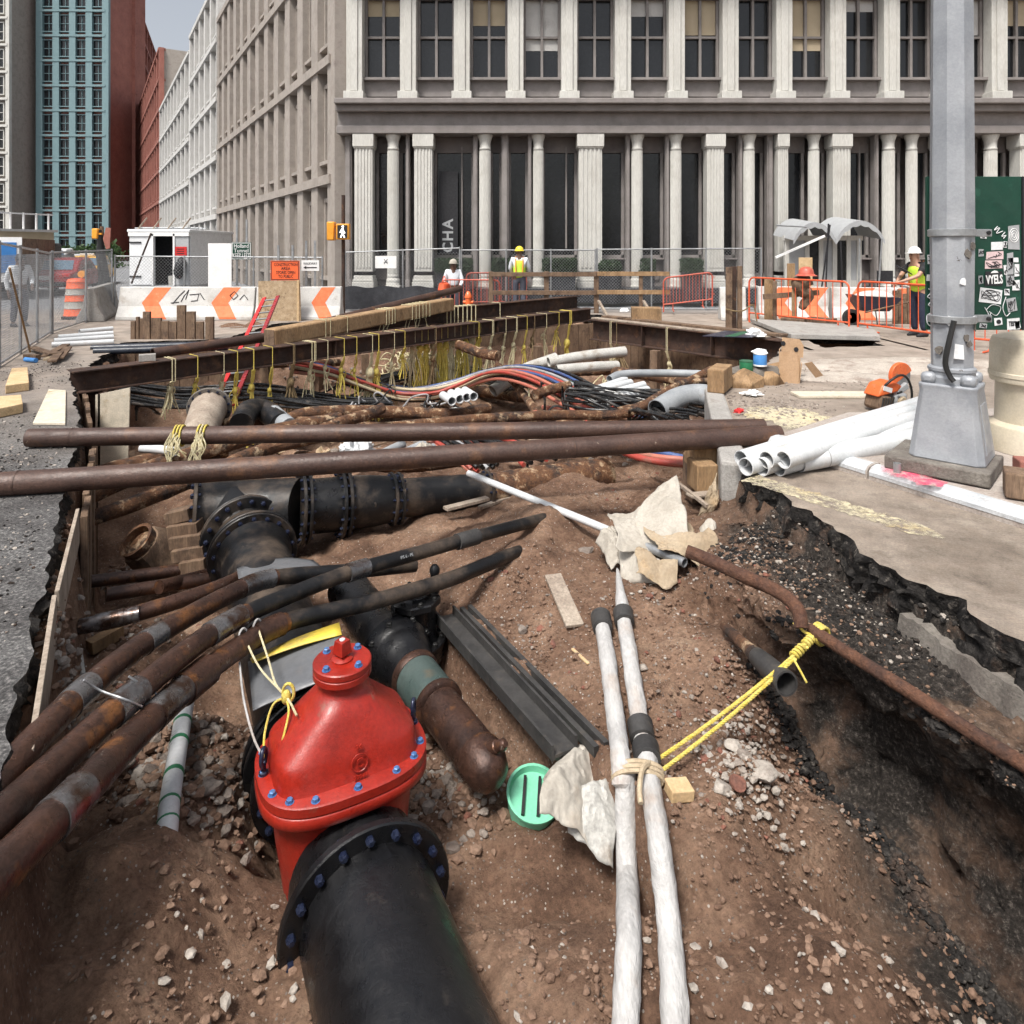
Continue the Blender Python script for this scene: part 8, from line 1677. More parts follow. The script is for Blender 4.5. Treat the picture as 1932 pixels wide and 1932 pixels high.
a, b_, c_, d_ = pts; obj('green_stripe', MB().prism([(p.x, p.y) for p in (lerp(a, d_, .45), lerp(b_, c_, .45), lerp(b_, c_, .68), lerp(a, d_, .68))], (0, 0, cz_ + .013), (1, 0, 0), (0, 1, 0), (0, 0, 1), .002), M['c_green'], t, smooth=0)
plank('pale plank lying along the top of the deep beam', BB0 + V((.02, .06, .018)), BB1 + V((-.3, .3, .018)), .2, .03, 'wood_grey'); plank('second plank beside the pale one behind the deep beam', BB0 + V((.3, .3, .03)), BB1 + V((.1, .5, .03)), .24, .05, 'wood_old')
block('brown wooden crate block behind the beam corner', at(1219, 592, 15.6), (.66, .4, .3), -.1); rag('crumpled_plastic', 'small white rag beside the brown crate block', at(1178, 588, 15.6), .1, .08, .08, 'white', 18, 'rag')
tag(single('steel_plate', MB().prism([(5.35, 13.05), (6.9, 12.75), (7.6, 14.4), (5.6, 16.0)], (0, 0, .03), (1, 0, 0), (0, 1, 0), (0, 0, 1), .09), M['concrete'], 'dusty grey slab over the trench below the orange barricades', 'slab', smooth=0, bevel=.01))
plank('pale board lying on the ground behind the saw', gz(1500, 745, .02), gz(1640, 745, .02), .28, .03, 'plywood_pale', 'board', 'board')
M['mound'] = pm('mound', (.40, .35, .30), (.52, .46, .40), 3, .95, 0, .5, 20, c3=(.28, .22, .18), s3=4, t3=(.5, .7), fine=.3)
def mound(label, c_, rx, ry, h, seed, mat='mound'):
    mb = MB(); n, m = 40, 12
    for j in range(m + 1):
        for i in range(n): a_ = 2 * math.pi * i / n; f_ = j / m; p = V((math.cos(a_) * rx * f_, math.sin(a_) * ry * f_, 0)); p *= 1 + .2 * mnoise.noise(V((math.cos(a_) * 1.5, math.sin(a_) * 1.5, seed))); mb.v.append(V(c_) + p + V((0, 0, h * (1 - f_ * f_) * (1 + .4 * mnoise.noise(p * 3)) - .01 + .02 * mnoise.noise(p * 9))))
    for j in range(m):
        for i in range(n): k = (i + 1) % n; mb.f.append((j * n + i, j * n + k, (j + 1) * n + k, (j + 1) * n + i))
    o = single('spoil_mound', mb, M[mat], label, 'mound', smooth=60)
mound('low pale spoil mound behind the saw and lamp post', (6.0, 10.2, 0), 2.1, .75, .10, 3); mound('low dusty mound right of the cardboard box', (4.5, 9.3, 0), .8, .4, .07, 5); mound('rubble bank below the white barrier behind the red ladder', (-6.0, 15.4, -.35), 1.6, .8, .42, 8, 'soil')
# left-hand ground clutter
for k, (q4, lb) in enumerate(((((22, 695), (52, 693), (55, 722), (10, 728)), 'pale short board stacked on the asphalt at far left, rear one'), (((-4, 748), (40, 745), (43, 762), (-6, 772)), 'pale short board on the asphalt at far left, nearer one'))):
    pts = [gz(u, v, .1) for u, v in q4]; single('lumber_board', MB().prism([(p.x, p.y) for p in pts], (0, 0, .004), (1, 0, 0), (0, 1, 0), (0, 0, 1), .1), M['wood_new'], lb, 'lumber', 'pale boards at far left', smooth=0, bevel=.008)
for k, (u0, v0, u1, v1) in enumerate(((98, 650, 215, 644), (102, 646, 214, 638), (110, 642, 213, 634), (150, 634, 212, 628))):
    a, b_ = gz(u0, v0, .05), gz(u1, v1, .05); a.z = b_.z = .045 + .03 * k; single('white_pipe', MB().tube([a, b_], .05, 14, hollow=.006), M['white_plastic'], 'white plastic pipe stacked near the left fence, %s from the front' % ORD[k], 'pipe', 'white pipes near the left fence')
for k, (v, d) in enumerate(((657, 11.9), (663, 11.45))):
    single('dark_pipe', MB().tube([at(172 + 5 * k, v, d), at(430, v - 8, d + .6)], .06, 18, hollow=.007), M['hdpe_dark'], ['dark blue plastic pipe behind its twin beside the long beam', 'dark blue plastic pipe in front of its twin beside the long beam'][k], 'pipe', 'dark blue pipes beside the long beam')
br_ = thing('broom', 'push broom leaning against the left fence', 'broom', gz(58, 672)); obj('handle', MB().cyl(at(18, 505, 10.3), at(57, 664, 11.4), .016, n=8), M['wood'], br_); obj('head', MB().bar(gz(48, 672, .05), gz(72, 674, .05), .08, .07), M['wood_old'], br_); obj('bristles', MB().bar(gz(48, 674, .02), gz(72, 676, .02), .07, .04), M['black'], br_)
for k, (u0, v0, u1, v1) in enumerate(((85, 672, 125, 650), (98, 682, 112, 664), (112, 676, 128, 655), (60, 655, 100, 668))): plank('broken brown board scrap near the left fence, %s of four' % ORD[k], gz(u0, v0, .06), gz(u1, v1, .1), .12, .03, 'wood_old', 'board_scrap', 'scrap')
single('small_tube', MB().cyl(gz(48, 678, .04), gz(68, 680, .04), .035, n=12), M['blue_can'], 'light blue tube lying beside the broom', 'tube'); single('paper_cup', MB().lathe([(.04, 0), (.05, .13)], gz(84, 680, .0), (.95, .1, .3), n=14), M['canvas'], 'tan paper cup lying beside the broom', 'cup')
single('concrete_brick', MB().box(onA(278) + V((0, 0, .055)), (.22, .11, .1), Euler((0, 0, .5))), M['concrete'], 'grey concrete brick sitting on the left end of the long beam', 'brick', smooth=0, bevel=.005)

# ------------------------------------------------------------------ lamp post and the things round it
LC = V((3.30, 5.11, 0)); e1 = V((-.73, .683, 0)); e2 = V((.683, .73, 0)); m3 = Matrix((e2, e1, V((0, 0, 1)))).transposed()
lp = thing('street_lamp_post', 'grey scuffed metal street pole on a tapered pedestal', 'lamp post', LC + V((0, 0, .1)))
obj('concrete_slab', MB().box(LC + V((-.06, 0, .155)), (.60, .66, .1), m3), M['concrete_dark'], lp, smooth=0, bevel=.012)
def frus(levels, cx=0, ch=.18):
    mb = MB(); n = 8
    for (z, h) in levels:
        c_ = h * ch
        for (x, y) in ((h, h - c_), (h - c_, h), (-h + c_, h), (-h, h - c_), (-h, -h + c_), (-h + c_, -h), (h - c_, -h), (h, -h + c_)): mb.v.append(LC + m3 @ V((x, y, 0)) + V((0, 0, z)))
    for k in range(len(levels) - 1):
        for i in range(n): j = (i + 1) % n; mb.f.append((k * n + i, k * n + j, (k + 1) * n + j, (k + 1) * n + i))
    mb.f += [tuple(range(n))[::-1], tuple((len(levels) - 1) * n + i for i in range(n))]; return mb
obj('pedestal', frus([(.205, .238), (.215, .242), (.23, .240), (.70, .182), (.725, .186), (.745, .188), (.755, .182)]), M['pole_grey'], lp, smooth=25, bevel=.008)
obj('access_door', MB().add([LC + m3 @ V((x, y, 0)) + V((0, 0, z)) for (x, y, z) in ((-.12, -.240, .27), (.12, -.240, .27), (.095, -.196, .62), (-.095, -.196, .62), (-.12, -.225, .27), (.12, -.225, .27), (.095, -.18, .62), (-.095, -.18, .62))], [(0, 1, 2, 3), (0, 4, 5, 1), (1, 5, 6, 2), (2, 6, 7, 3), (3, 7, 4, 0)]), M['pole_grey'], lp, smooth=0, bevel=.004)
for (sx, sy) in ((-1, -1), (1, -1), (-1, 1), (1, 1)):
    c_ = LC + m3 @ V((sx * .125, sy * .125, 0)) + V((0, 0, .79)); obj('bolt_cover', MB().box(c_, (.09, .1, .085), m3), M['pole_grey'], lp, smooth=50, bevel=.03)
obj('pole_collar', MB().lathe([(.165, .755), (.165, .80), (.15, .815), (.15, .84), (.158, .845), (.158, .865), (.145, .875)], LC, n=24), M['pole_grey'], lp)
obj('pole', MB().lathe([(.138, .86), (.148, 1.9), (.13, 5.0), (.10, 9.0)], LC, n=8), M['pole_grey'], lp, smooth=15)
def band(z, h=.055):
    b_ = obj('clamp_band', MB().lathe([(.153, z), (.158, z + .004), (.158, z + h - .004), (.153, z + h)], LC, n=24), M['galv'], lp)
    p = LC + V((.0, -.153, z + h / 2)); obj('clamp_arm', MB().box(LC + V((.22, .02, z + h / 2)), (.16, .05, h)), M['galv'], b_, smooth=0, bevel=.004); obj('clamp_bolt', MB().lathe([(.016, 0), (.016, .012), (.01, .014)], LC + V((.27, -.005, z + h / 2)), (0, -1, 0), 8), M['black'], b_)
band(1.20); band(1.845)
obj('hanging_cable', MB().tube(bez([LC + V((-.09, -.165, 1.23)), LC + V((-.13, -.16, 1.05)), LC + V((-.145, -.15, .92)), LC + V((-.12, -.16, .83)), LC + V((-.1, -.18, .79))], 14), [.02, .021, .022, .022, .021, .02, .018, .017, .016, .015, .014, .014, .013, .012, .011][:13] + [.011] * 4, 8), M['black'], lp) if False else obj('hanging_cable', MB().tube(bez([LC + V((-.09, -.165, 1.23)), LC + V((-.13, -.16, 1.05)), LC + V((-.145, -.15, .92)), LC + V((-.12, -.16, .83)), LC + V((-.1, -.18, .79))], 14), .019, 8), M['black'], lp)
q = random.Random(12)
for k in range(9):                                    # scars where stickers and paint came off
    a_ = q.uniform(3.5, 5.9); z = q.uniform(.95, 1.8); r_ = .1465; w_ = q.uniform(.012, .03); pts = []
    mb = MB(); c_ = LC + V((math.cos(a_) * r_, math.sin(a_) * r_, z)); ex = V((-math.sin(a_), math.cos(a_), 0)); mb.prism([(w_ * (1 + .4 * q.uniform(-1, 1)) * math.cos(t_), w_ * 1.2 * (1 + .4 * q.uniform(-1, 1)) * math.sin(t_)) for t_ in [2 * math.pi * i / 10 for i in range(10)]], c_ - V((math.cos(a_), math.sin(a_), 0)) * .004, ex, V((0, 0, 1)), V((math.cos(a_), math.sin(a_), 0)), .006)
    obj('paint_scar' if k % 4 else 'old_sticker', mb, M['concrete_dark'] if k % 4 else M['sticker'], lp, smooth=0)
obj('torn_sticker', MB().prism([(-.03, -.05), (.035, -.055), (.03, .05), (-.02, .06)], LC + V((-.045, -.142, 1.0)), (1, -.3, 0), (0, 0, 1), (0, -1, 0), .004), M['sticker'], lp, smooth=0)
p = gz(1692, 882, .2); pc = thing('pipe_offcut', 'short silver pipe offcut standing against the lamp post slab', 'pipe', gz(1693, 892, .1)); obj('tube', MB().tube([gz(1693, 893, .1), gz(1693, 893, .1) + V((0, 0, .075))], .026, 18, hollow=.004, depth=.05), M['galv'], pc)
# green sign panel
SY = 5.36; sx0, sx1 = at(1747, 0, SY).x, at(1925, 0, SY).x; sz0, sz1 = 1.115, 2.32
gs = thing('green_sign_panel', 'dark green sign panel behind the pole covered in stickers and graffiti', 'sign', ((sx0 + sx1) / 2, SY, sz0))
obj('panel', MB().box(((sx0 + sx1) / 2, SY, (sz0 + sz1) / 2), (sx1 - sx0, .03, sz1 - sz0)), M['sign_green'], gs, smooth=0, bevel=.004); obj('frame_edge', MB().box((sx1 + .012, SY, (sz0 + sz1) / 2), (.02, .045, sz1 - sz0)), M['ink'], gs, smooth=0)
def sp_(u, v): return V(((u - CU) / F * (SY - .02), SY - .0185, EYE - (v - CV) / F * (SY - .02)))
def stick(u0, v0, u1, v1, mat, rot=0.0, txt=None, scr=0, seed=0, name='sticker'):
    a, b_ = sp_(u0, v0), sp_(u1, v1); c_ = (a + b_) / 2; ex, ey = V((math.cos(rot), 0, math.sin(rot))), V((-math.sin(rot), 0, math.cos(rot))); w, h = abs(b_.x - a.x) / 2, abs(a.z - b_.z) / 2; q = random.Random(seed)
    o = obj(name, MB().prism([(-w, -h), (w, -h * q.uniform(.85, 1.05)), (w * q.uniform(.9, 1.03), h), (-w * q.uniform(.9, 1.03), h * q.uniform(.85, 1.05))], c_, ex, ey, V((0, -1, 0)), .002), M[mat], gs, smooth=0)
    if txt: text('printed_text', txt, M['ink'] if mat != 'ink' else M['white'], o, c_ - V((0, .0032, 0)), ex, ey, h * 2.0, .0006, w * 1.8, .004)
    for k in range(scr):
        n = 5; pts = [c_ - V((0, .0035, 0)) + ex * q.uniform(-w, w) * .85 + ey * q.uniform(-h, h) * .8 for _ in range(n)]; obj('drawn_line', MB().tube(bez(pts, 18), .0022, 5), M['ink'], o)
    return o
stick(1870, 456, 1892, 472, 'sticker', 0, None, 0, 1); stick(1860, 474, 1893, 489, 'sticker_pink', .03, None, 2, 2); stick(1858, 491, 1891, 507, 'sticker_pink', .02, None, 4, 3)
o = stick(1858, 511, 1892, 540, 'ink', -.04, None, 0, 4); text('printed_text', 'VYELS', M['white'], o, sp_(1876, 528) - V((0, .004, 0)), (1, 0, .06), (-.06, 0, 1), .095, .0008, .132, .003)
obj('white_crown', MB().prism([(-.03, 0), (.03, .0), (.02, .015), (0, .02), (-.02, .012)], sp_(1876, 515) - V((0, .003, 0)), (1, 0, .05), (0, 0, 1), (0, -1, 0), .002), M['white'], o, smooth=0)
stick(1848, 545, 1890, 572, 'sticker', -.12, None, 4, 5); stick(1900, 476, 1912, 520, 'grey_print', .02, None, 3, 6); stick(1903, 486, 1922, 495, 'sticker', 0, None, 0, 7); stick(1914, 498, 1923, 522, 'sticker', 0, None, 1, 8); stick(1898, 518, 1914, 540, 'grey_print', .1, None, 3, 9); stick(1910, 528, 1924, 548, 'sticker', 0, None, 1, 10); stick(1900, 562, 1918, 588, 'grey_print', .15, None, 3, 11)
o = stick(1900, 600, 1924, 622, 'sticker', .03, None, 0, 12); text('printed_text', 'TEST', M['ink'], o, sp_(1910, 611) - V((0, .004, 0)), (1, 0, .03), (0, 0, 1), .05, .0008, .06, .002); stick(1915, 606, 1925, 620, 'sticker', .2, None, 1, 13)
o = stick(1876, 600, 1891, 614, 'sticker', .1, None, 0, 14); obj('eye_mark', MB().lathe([(.018, 0), (.018, .002)], sp_(1884, 607) - V((0, .003, 0)), (0, -1, 0), 12), M['ink'], o)
o = stick(1902, 424, 1924, 470, 'grey_print', 0, None, 0, 15); c_ = sp_(1913, 444) - V((0, .003, 0))
for r_ in (.012, .024, .036): obj('drawn_ring', MB().tube([c_ + V((math.cos(a_) * r_, 0, math.sin(a_) * r_ * 1.5)) for a_ in [2 * math.pi * j / 20 for j in range(21)]], .0025, 5), M['white'], o)
q = random.Random(31)
for (us, w_) in (([(1882, 427), (1876, 434), (1886, 430), (1880, 440), (1892, 436)], .003), ([(1896, 438), (1890, 446), (1898, 444), (1893, 450)], .003), ([(1860, 585), (1872, 575), (1888, 580), (1880, 595), (1866, 588)], .0022), ([(1858, 580), (1866, 596), (1862, 606), (1870, 590)], .003), ([(1752, 545), (1758, 550), (1750, 560), (1759, 565), (1752, 575), (1760, 580)], .004), ([(1757, 590), (1749, 596), (1750, 610), (1758, 615), (1761, 600)], .004), ([(1750, 438), (1758, 432), (1754, 446), (1761, 440)], .004), ([(1898, 560), (1892, 580), (1898, 596), (1906, 590)], .003)):
    obj('graffiti_line', MB().tube(bez([sp_(*p) - V((0, .002, 0)) for p in us], 26), w_, 5), M['sticker'], gs)
for k, (u, v, w, h) in enumerate(((1850, 440, 12, 10), (1846, 470, 10, 14), (1894, 500, 6, 18), (1848, 610, 14, 9), (1895, 545, 10, 12), (1846, 520, 9, 16), (1893, 455, 7, 12))): stick(u, v, u + w, v + h, ('sticker', 'grey_print')[k % 2], .1 * (k % 3 - 1), None, 2, 50 + k)
stick(1750, 480, 1763, 498, 'sticker', .05, None, 3, 21); stick(1748, 518, 1764, 530, 'sticker', 0, None, 0, 22)
# beige plastic drum at the frame edge, blocks
bd = thing('beige_drum', 'beige ribbed plastic drum cut by the right edge of the picture', 'drum', (at(1950, 0, 5.62).x, 5.62, .1))
obj('drum', MB().lathe([(.335, .098), (.335, .29), (.325, .305), (.29, .312), (.268, .33), (.262, .64), (.268, .65), (.30, .66), (.305, .68), (.30, .97), (.28, 1.02), (.15, 1.06), (.02, 1.07)], (at(1950, 0, 5.62).x, 5.62, 0), n=40), M['beige_plastic'], bd); obj('rim_band', MB().lathe([(.306, .70), (.312, .705), (.312, .735), (.306, .74)], (at(1950, 0, 5.62).x, 5.62, 0), n=40), M['beige_plastic'], bd)
c_ = gz(1900, 955, .1); block('dark reddish timber block on the sidewalk at the right edge', V((3.52, 4.45, .19)), (.5, .19, .17), -.55, 'wood_old'); block('small brick-red block behind the reddish timber at the right edge', V((3.86, 4.98, .155)), (.3, .15, .11), -.3, 'brick')
# white plastic pipes fanned out on the pavement
for k, (u0, v0, u1, v1, r_, z0, z1) in enumerate(((1398, 866, 1712, 768, .066, .10, .20), (1407, 881, 1712, 782, .068, .07, .15), (1436, 881, 1713, 796, .07, .07, .15), (1446, 868, 1714, 778, .066, .13, .21), (1468, 881, 1714, 812, .07, .07, .16), (1478, 868, 1714, 792, .066, .15, .22), (1506, 870, 1716, 830, .085, .085, .17))):
    a, b_ = gz(u0, v0, z0), gz(u1, v1, z1); b_ = a + (b_ - a) * 1.35
    single('white_pipe', MB().tube([lerp(a, b_, i / 8) for i in range(9)], r_, 22, hollow=.006, depth=.5), M['white_plastic'], 'long white pipe piled by the lamp post, %s' % ['back one on the left', 'front left one', 'second along the ground from the left', 'upper one on the left', 'third along the ground from the left', 'upper one on the right', 'thick nearest one with open rolled end'][k], 'pipe', 'white pipes piled by the lamp post')
    if k == 6:
        d = (b_ - a).normalized(); mb = MB(); n = 60; x = d.cross(V((0, 0, 1))).normalized(); y = x.cross(d)
        for i in range(n + 1):
            a_ = i / n * 2 * math.pi * 2.2; rr = .03 + .045 * i / n; p = a - d * .02 + (x * math.cos(a_) + y * math.sin(a_)) * rr; mb.v += [p, p + d * .5]
        for i in range(n): mb.f.append((2 * i, 2 * i + 1, 2 * i + 3, 2 * i + 2))
        o = obj('rolled_liner', mb, M['white_plastic'], None); tag(o, 'rolled white plastic liner inside the thick nearest pipe', 'liner')
        single('pipe_collar', MB().tube([lerp(a, b_, .16), lerp(a, b_, .165)], .0875, 22, False), M['pvc_grey'], 'thin seam collar on the thick nearest white pipe', 'collar')
# cut-off saw
sw = thing('cutoff_saw', 'orange cut-off saw with black wrap handle lying on the dusty ground', 'saw', gz(1680, 775)); o = gz(1676, 773); ex = V((.95, .3, 0)); ey = V((-.3, .95, 0)); m5 = Matrix((ex, ey, V((0, 0, 1)))).transposed()
def sb(c_, s, rot=None): return MB().box(o + m5 @ V(c_), s, m5 @ rot if rot is not None else m5)
ry = lambda a_: Matrix.Rotation(a_, 3, 'Y')
base = obj('filter_housing', sb((-.13, 0, .095), (.2, .22, .17), ry(.25)), M['wood_old'], sw, smooth=50, bevel=.03)
for k in range(5): obj('rib', sb((-.2 + k * .035, -.115, .09), (.012, .012, .15), ry(.25)), M['rubber'], base)
obj('engine', sb((.08, 0, .11), (.18, .2, .16)), M['silver'], sw, smooth=50, bevel=.03); obj('muffler', MB().lathe([(.06, 0), (.065, .01), (.05, .03)], o + m5 @ V((.08, -.1, .1)), m5 @ V((0, -1, 0)), 16), M['strap'], sw)
obj('orange_cover', MB().add([o + m5 @ V(p) for p in ((-.25, -.11, .17), (.02, -.11, .21), (.1, -.1, .27), (-.02, -.1, .33), (-.17, -.1, .30), (-.25, .11, .17), (.02, .11, .21), (.1, .1, .27), (-.02, .1, .33), (-.17, .1, .30))], [(0, 1, 2, 3, 4), (9, 8, 7, 6, 5), (0, 5, 6, 1), (1, 6, 7, 2), (2, 7, 8, 3), (3, 8, 9, 4), (4, 9, 5, 0)]), M['orange_saw'], sw, smooth=40, bevel=.02)
obj('white_label', sb((-.12, -.108, .25), (.12, .006, .05), ry(.3)), M['white'], sw, smooth=0)
obj('wrap_handle', MB().tube(bez([o + m5 @ V(p) for p in ((-.2, -.05, .2), (-.12, -.12, .33), (.02, -.14, .40), (.14, -.13, .34), (.2, -.12, .18), (.19, -.1, .03))], 20), .013, 8), M['black'], sw)
obj('arm', sb((.2, .05, .18), (.26, .05, .07), ry(-.5)), M['silver'], sw, smooth=0, bevel=.01)
gd = o + m5 @ V((.26, .06, .34)); obj('blade_guard', MB().prism([(math.cos(a_) * .15, math.sin(a_) * .15) for a_ in [R(20) + R(200) * k / 14 for k in range(15)]], gd, ex, V((0, 0, 1)), ey, .05), M['orange_saw'], sw, smooth=40, bevel=.008); obj('blade', MB().lathe([(.14, 0), (.14, .004)], gd + ey * .02, ey, 30), M['galv'], sw)
obj('starter_rope_grip', MB().cyl(o + m5 @ V((.0, -.12, .2)), o + m5 @ V((.05, -.13, .22)), .012, n=8), M['black'], sw)

# ------------------------------------------------------------------ stones and rubble
M['stone_a'] = pm('stone_a', (.20, .165, .14), (.32, .27, .23), 9, .9, 0, .5, 40, c3=(.12, .09, .075), s3=8, t3=(.5, .7), fine=.3); M['stone_b'] = pm('stone_b', (.34, .30, .26), (.46, .41, .36), 9, .9, 0, .5, 40, c3=(.22, .17, .14), s3=8, t3=(.5, .7), fine=.3); M['stone_red'] = pm('stone_red', (.19, .075, .05), (.26, .11, .075), 9, .9, 0, .5, 40, c3=(.12, .06, .045), s3=8, t3=(.5, .7), fine=.3)
STONES = [(1105, 1042, .13, 'stone_a', 'angular grey stone on the soil left of the crumpled canvas'), (1435, 1462, .14, 'stone_b', 'long pale stone near the bottom edge right of the hoses'), (1392, 1480, .075, 'stone_red', 'small red brick fragment beside the long pale stone'), (1360, 1490, .085, 'stone_b', 'pale lumpy stone left of the red brick fragment'), (1383, 1410, .07, 'stone_b', 'pale stone above the red brick fragment'), (1405, 1425, .06, 'stone_a', 'grey stone above the long pale stone'),
          (1330, 1050, .05, 'stone_b', 'small stone below the silver pipe end'), (1210, 1262, .06, 'stone_b', 'flat white stone right of the hose collars'), (375, 1452, .07, 'stone_a', 'grey stone right of the striped pipe'), (240, 1440, .06, 'stone_a', 'small grey stone left of the striped pipe'), (265, 1465, .1, 'stone_b', 'pale slab of stone left of the striped pipe'), (400, 1490, .09, 'stone_a', 'dark angular stone at the bottom edge by the black joint'), (848, 1478, .065, 'stone_a', 'rounded stone between the red valve and the capped pipe'), (830, 1492, .05, 'stone_a', 'smaller rounded stone below the rounded one by the capped pipe'),
          (1062, 1425, .11, 'concrete', 'jagged concrete fragment at the end of the steel channel'), (120, 1250, .06, 'stone_b', 'white stone fragment beside the pale lath'), (375, 1185, .05, 'stone_red', 'red brick lump under the short conduit'), (1180, 1420, .05, 'stone_b', 'small pale stone left of the hoses'), (1465, 1100, .16, 'concrete_dark', 'dark concrete lump in the right bank'), (1665, 1125, .13, 'concrete_dark', 'pale concrete lump under the broken pavement edge'), (1570, 1180, .12, 'stone_a', 'grey flat stone in the bank above the rusty pipe'), (985, 1190, .07, 'stone_a', 'grey stone on the trench edge beside the channel'), (1025, 1298, .07, 'stone_b', 'pale stone right of the steel channel')]
def fine_rock(c_, sx, sy, sz, seed):
    bmx = bmesh.new(); bmesh.ops.create_icosphere(bmx, subdivisions=4, radius=.5); q_ = random.Random(seed); mb = MB(); rz = Matrix.Rotation(q_.uniform(0, 6.3), 3, 'Z') @ Matrix.Rotation(q_.uniform(-.25, .25), 3, 'X')
    pl = [(V((q_.gauss(0, 1), q_.gauss(0, 1), q_.gauss(0, 1))).normalized(), q_.uniform(.30, .46)) for _ in range(13)]
    for v_ in bmx.verts:
        p = v_.co.copy()
        for (n_, d_) in pl:
            e = p.dot(n_) - d_
            if e > 0: p -= n_ * e
        p += v_.co.normalized() * (.03 * mnoise.noise(p * 5 + V((seed, 0, 0))) + .018 * mnoise.noise(p * 13 + V((0, seed, 0)))); mb.v.append(V(c_) + rz @ V((p.x * sx * 1.25, p.y * sy * 1.25, p.z * sz * 1.25)))
    mb.f = [tuple(v_.index for v_ in f.verts) for f in bmx.faces]; bmx.free(); return mb
for k, (u, v, s, m_, lb) in enumerate(STONES):
    p = gp(u, v, s * .10); single('stone', fine_rock(p, s, s * .8, s * (.34 if s > .1 else .55), 200 + k), M[m_], lb, 'stone', 'loose stones in the pit', smooth=28)
# gravel, one mass of small crushed stone
q = random.Random(77)
def scatter(name, label, fn, n, s0, s1, mat, parent):
    mb = MB()
    for k in range(n):
        x, y = fn(q); z = ground_at(x, y); s = s0 + (s1 - s0) * q.random() ** 3; mb.rock((x, y, z + s * .1), s, s * q.uniform(.6, 1), s * q.uniform(.4, .8), k)
    o = obj(name, mb, M[mat], parent, smooth=0); o['kind'] = 'stuff'
M['clod'] = pm('clod', (.15, .09, .063), (.29, .19, .135), 5, .95, 0, .4, 60, fine=.35, spec=.2); M['gravel_a'] = M['stone_a']; M['gravel_b'] = M['stone_b']
def reg(pts, sp):
    def f(q_): c_ = q_.choice(pts); return c_[0] + q_.gauss(0, sp), c_[1] + q_.gauss(0, sp)
    return f
def P2(lst): return [tuple(gp(u, v).xy) for u, v in lst]
bank = P2([(1500, 1100), (1560, 1150), (1620, 1200), (1700, 1260), (1780, 1300), (1850, 1340), (1900, 1380), (1440, 1050), (1650, 1150), (1600, 1220), (1740, 1220), (1400, 1120), (1480, 1200)])
mid = P2([(1380, 1430), (1330, 1380), (1420, 1300), (1350, 1200), (1300, 1130), (1450, 1380), (1400, 1480), (1250, 1250), (1100, 1150), (1000, 1220), (1050, 1300), (950, 1100), (1200, 1120), (1300, 1480), (1480, 1440), (1420, 1180), (1150, 940), (1230, 900), (1400, 1240)])
left = P2([(380, 1400), (330, 1420), (270, 1400), (400, 1480), (250, 1110), (200, 1180), (300, 1080), (150, 1300), (120, 1250), (230, 1090), (850, 1450), (820, 1480), (330, 1480), (700, 1500), (880, 1500)])
low = [(x * .1 - 1.2, 1.4 + .12 * y) for x in range(0, 32, 3) for y in range(0, 12, 2)]
far = [(-5 + .8 * i, 14.6 + .25 * (i % 4)) for i in range(8)] + [(-4 + 1.1 * i, 10 + .8 * (i % 5)) for i in range(8)]
scatter('crushed_stone', '', reg(bank, .12), 1000, .006, .022, 'gravel_b', pit_floor); wallp = [(x - .03 + .02 * k, y) for (x, y) in [tuple(lerp(V(a), V(b), t / 8)) for a, b in zip(SH_LINE[2:], SH_LINE[3:]) for t in range(8)] for k in range(-3, 2)]
scatter('dark_gravel', '', reg(bank, .15), 5600, .006, .028, 'asphalt_edge', pit_floor); scatter('dark_gravel', '', reg(wallp, .03), 3600, .008, .035, 'asphalt_edge', pit_floor); scatter('soil_clods', '', reg(wallp, .06), 1200, .006, .022, 'clod', pit_floor); scatter('brown_gravel', '', reg(bank, .14), 700, .006, .02, 'clod', pit_floor)
scatter('crushed_stone', '', reg(mid, .16), 450, .005, .02, 'gravel_b', pit_floor); scatter('brown_gravel', '', reg(mid, .2), 800, .005, .02, 'gravel_a', pit_floor); scatter('soil_clods', '', reg(mid, .24), 5200, .005, .022, 'clod', pit_floor)
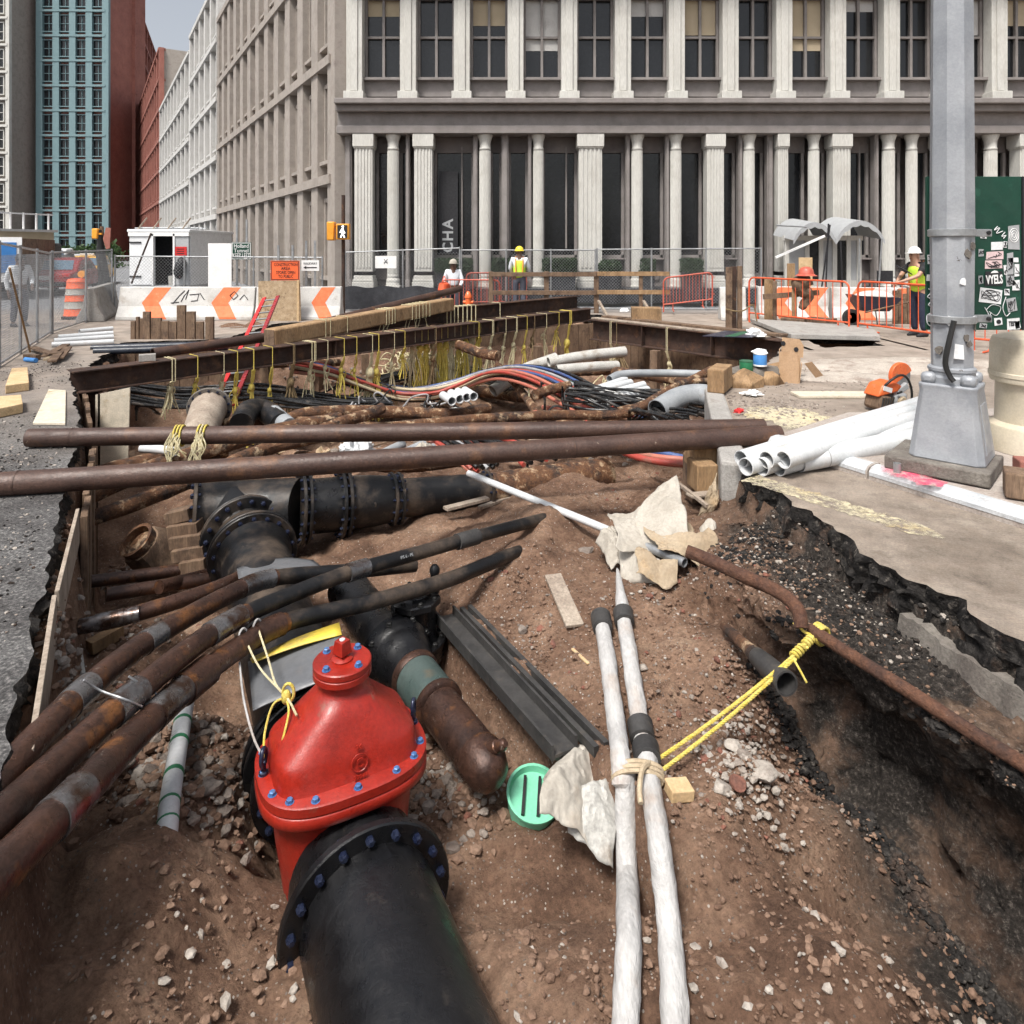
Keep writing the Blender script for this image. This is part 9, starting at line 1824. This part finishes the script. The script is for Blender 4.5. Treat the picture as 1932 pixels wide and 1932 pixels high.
scatter('crushed_stone', '', reg(P2([(1380, 1430), (1400, 1455), (1360, 1410), (1420, 1400)]), .09), 420, .006, .03, 'gravel_b', pit_floor)
scatter('crushed_stone', '', reg(left, .12), 500, .008, .04, 'gravel_b', pit_floor); scatter('brown_gravel', '', reg(left, .14), 1100, .01, .05, 'gravel_a', pit_floor); scatter('soil_clods', '', reg(left, .15), 2600, .008, .045, 'clod', pit_floor); scatter('brick_bits', '', reg(left + mid, .14), 160, .012, .04, 'stone_red', pit_floor)
scatter('soil_clods', '', reg(low, .12), 4200, .006, .026, 'clod', pit_floor); scatter('crushed_stone', '', reg(low, .12), 500, .008, .03, 'gravel_b', pit_floor); scatter('rubble', '', reg(far, .4), 700, .03, .10, 'gravel_a', pit_floor)
# crumbs of asphalt and dust on the street
def street_scatter(name, n, fn, s0, s1, mat):
    mb = MB()
    for k in range(n): x, y = fn(q); s = s0 + (s1 - s0) * q.random() ** 3; mb.rock((x, y, s * .15), s, s * q.uniform(.6, 1), s * .6, 5000 + k)
    o = obj(name, mb, M[mat], street_ground, smooth=0); o['kind'] = 'stuff'
def clear(fn):
    def f(q_):
        for _ in range(30):
            x, y = fn(q_); d, ins = seg_dist(np.array([x]), np.array([y]), PIT)
            if not ins[0] and d[0] > .05: return x, y
        return x, y
    return f
Lp = [tuple(gz(u, v).xy) for u, v in ((60, 860), (90, 830), (30, 800), (60, 700), (110, 690), (40, 900), (90, 720), (20, 1000), (70, 1050), (30, 1150))]; Rp = [tuple(gz(u, v).xy) for u, v in ((1450, 770), (1480, 760), (1420, 760), (1530, 790), (1600, 720), (1560, 700), (1400, 780), (1650, 690), (1480, 730))]
street_scatter('asphalt_crumbs', 1500, clear(reg(Lp, .28)), .003, .016, 'asphalt_edge'); street_scatter('pale_crumbs', 500, clear(reg(Lp, .25)), .005, .02, 'stone_b'); street_scatter('brown_crumbs', 1200, clear(reg(Rp, .28)), .005, .032, 'stone_a'); street_scatter('pale_crumbs', 500, clear(reg(Rp, .3)), .005, .025, 'stone_b')
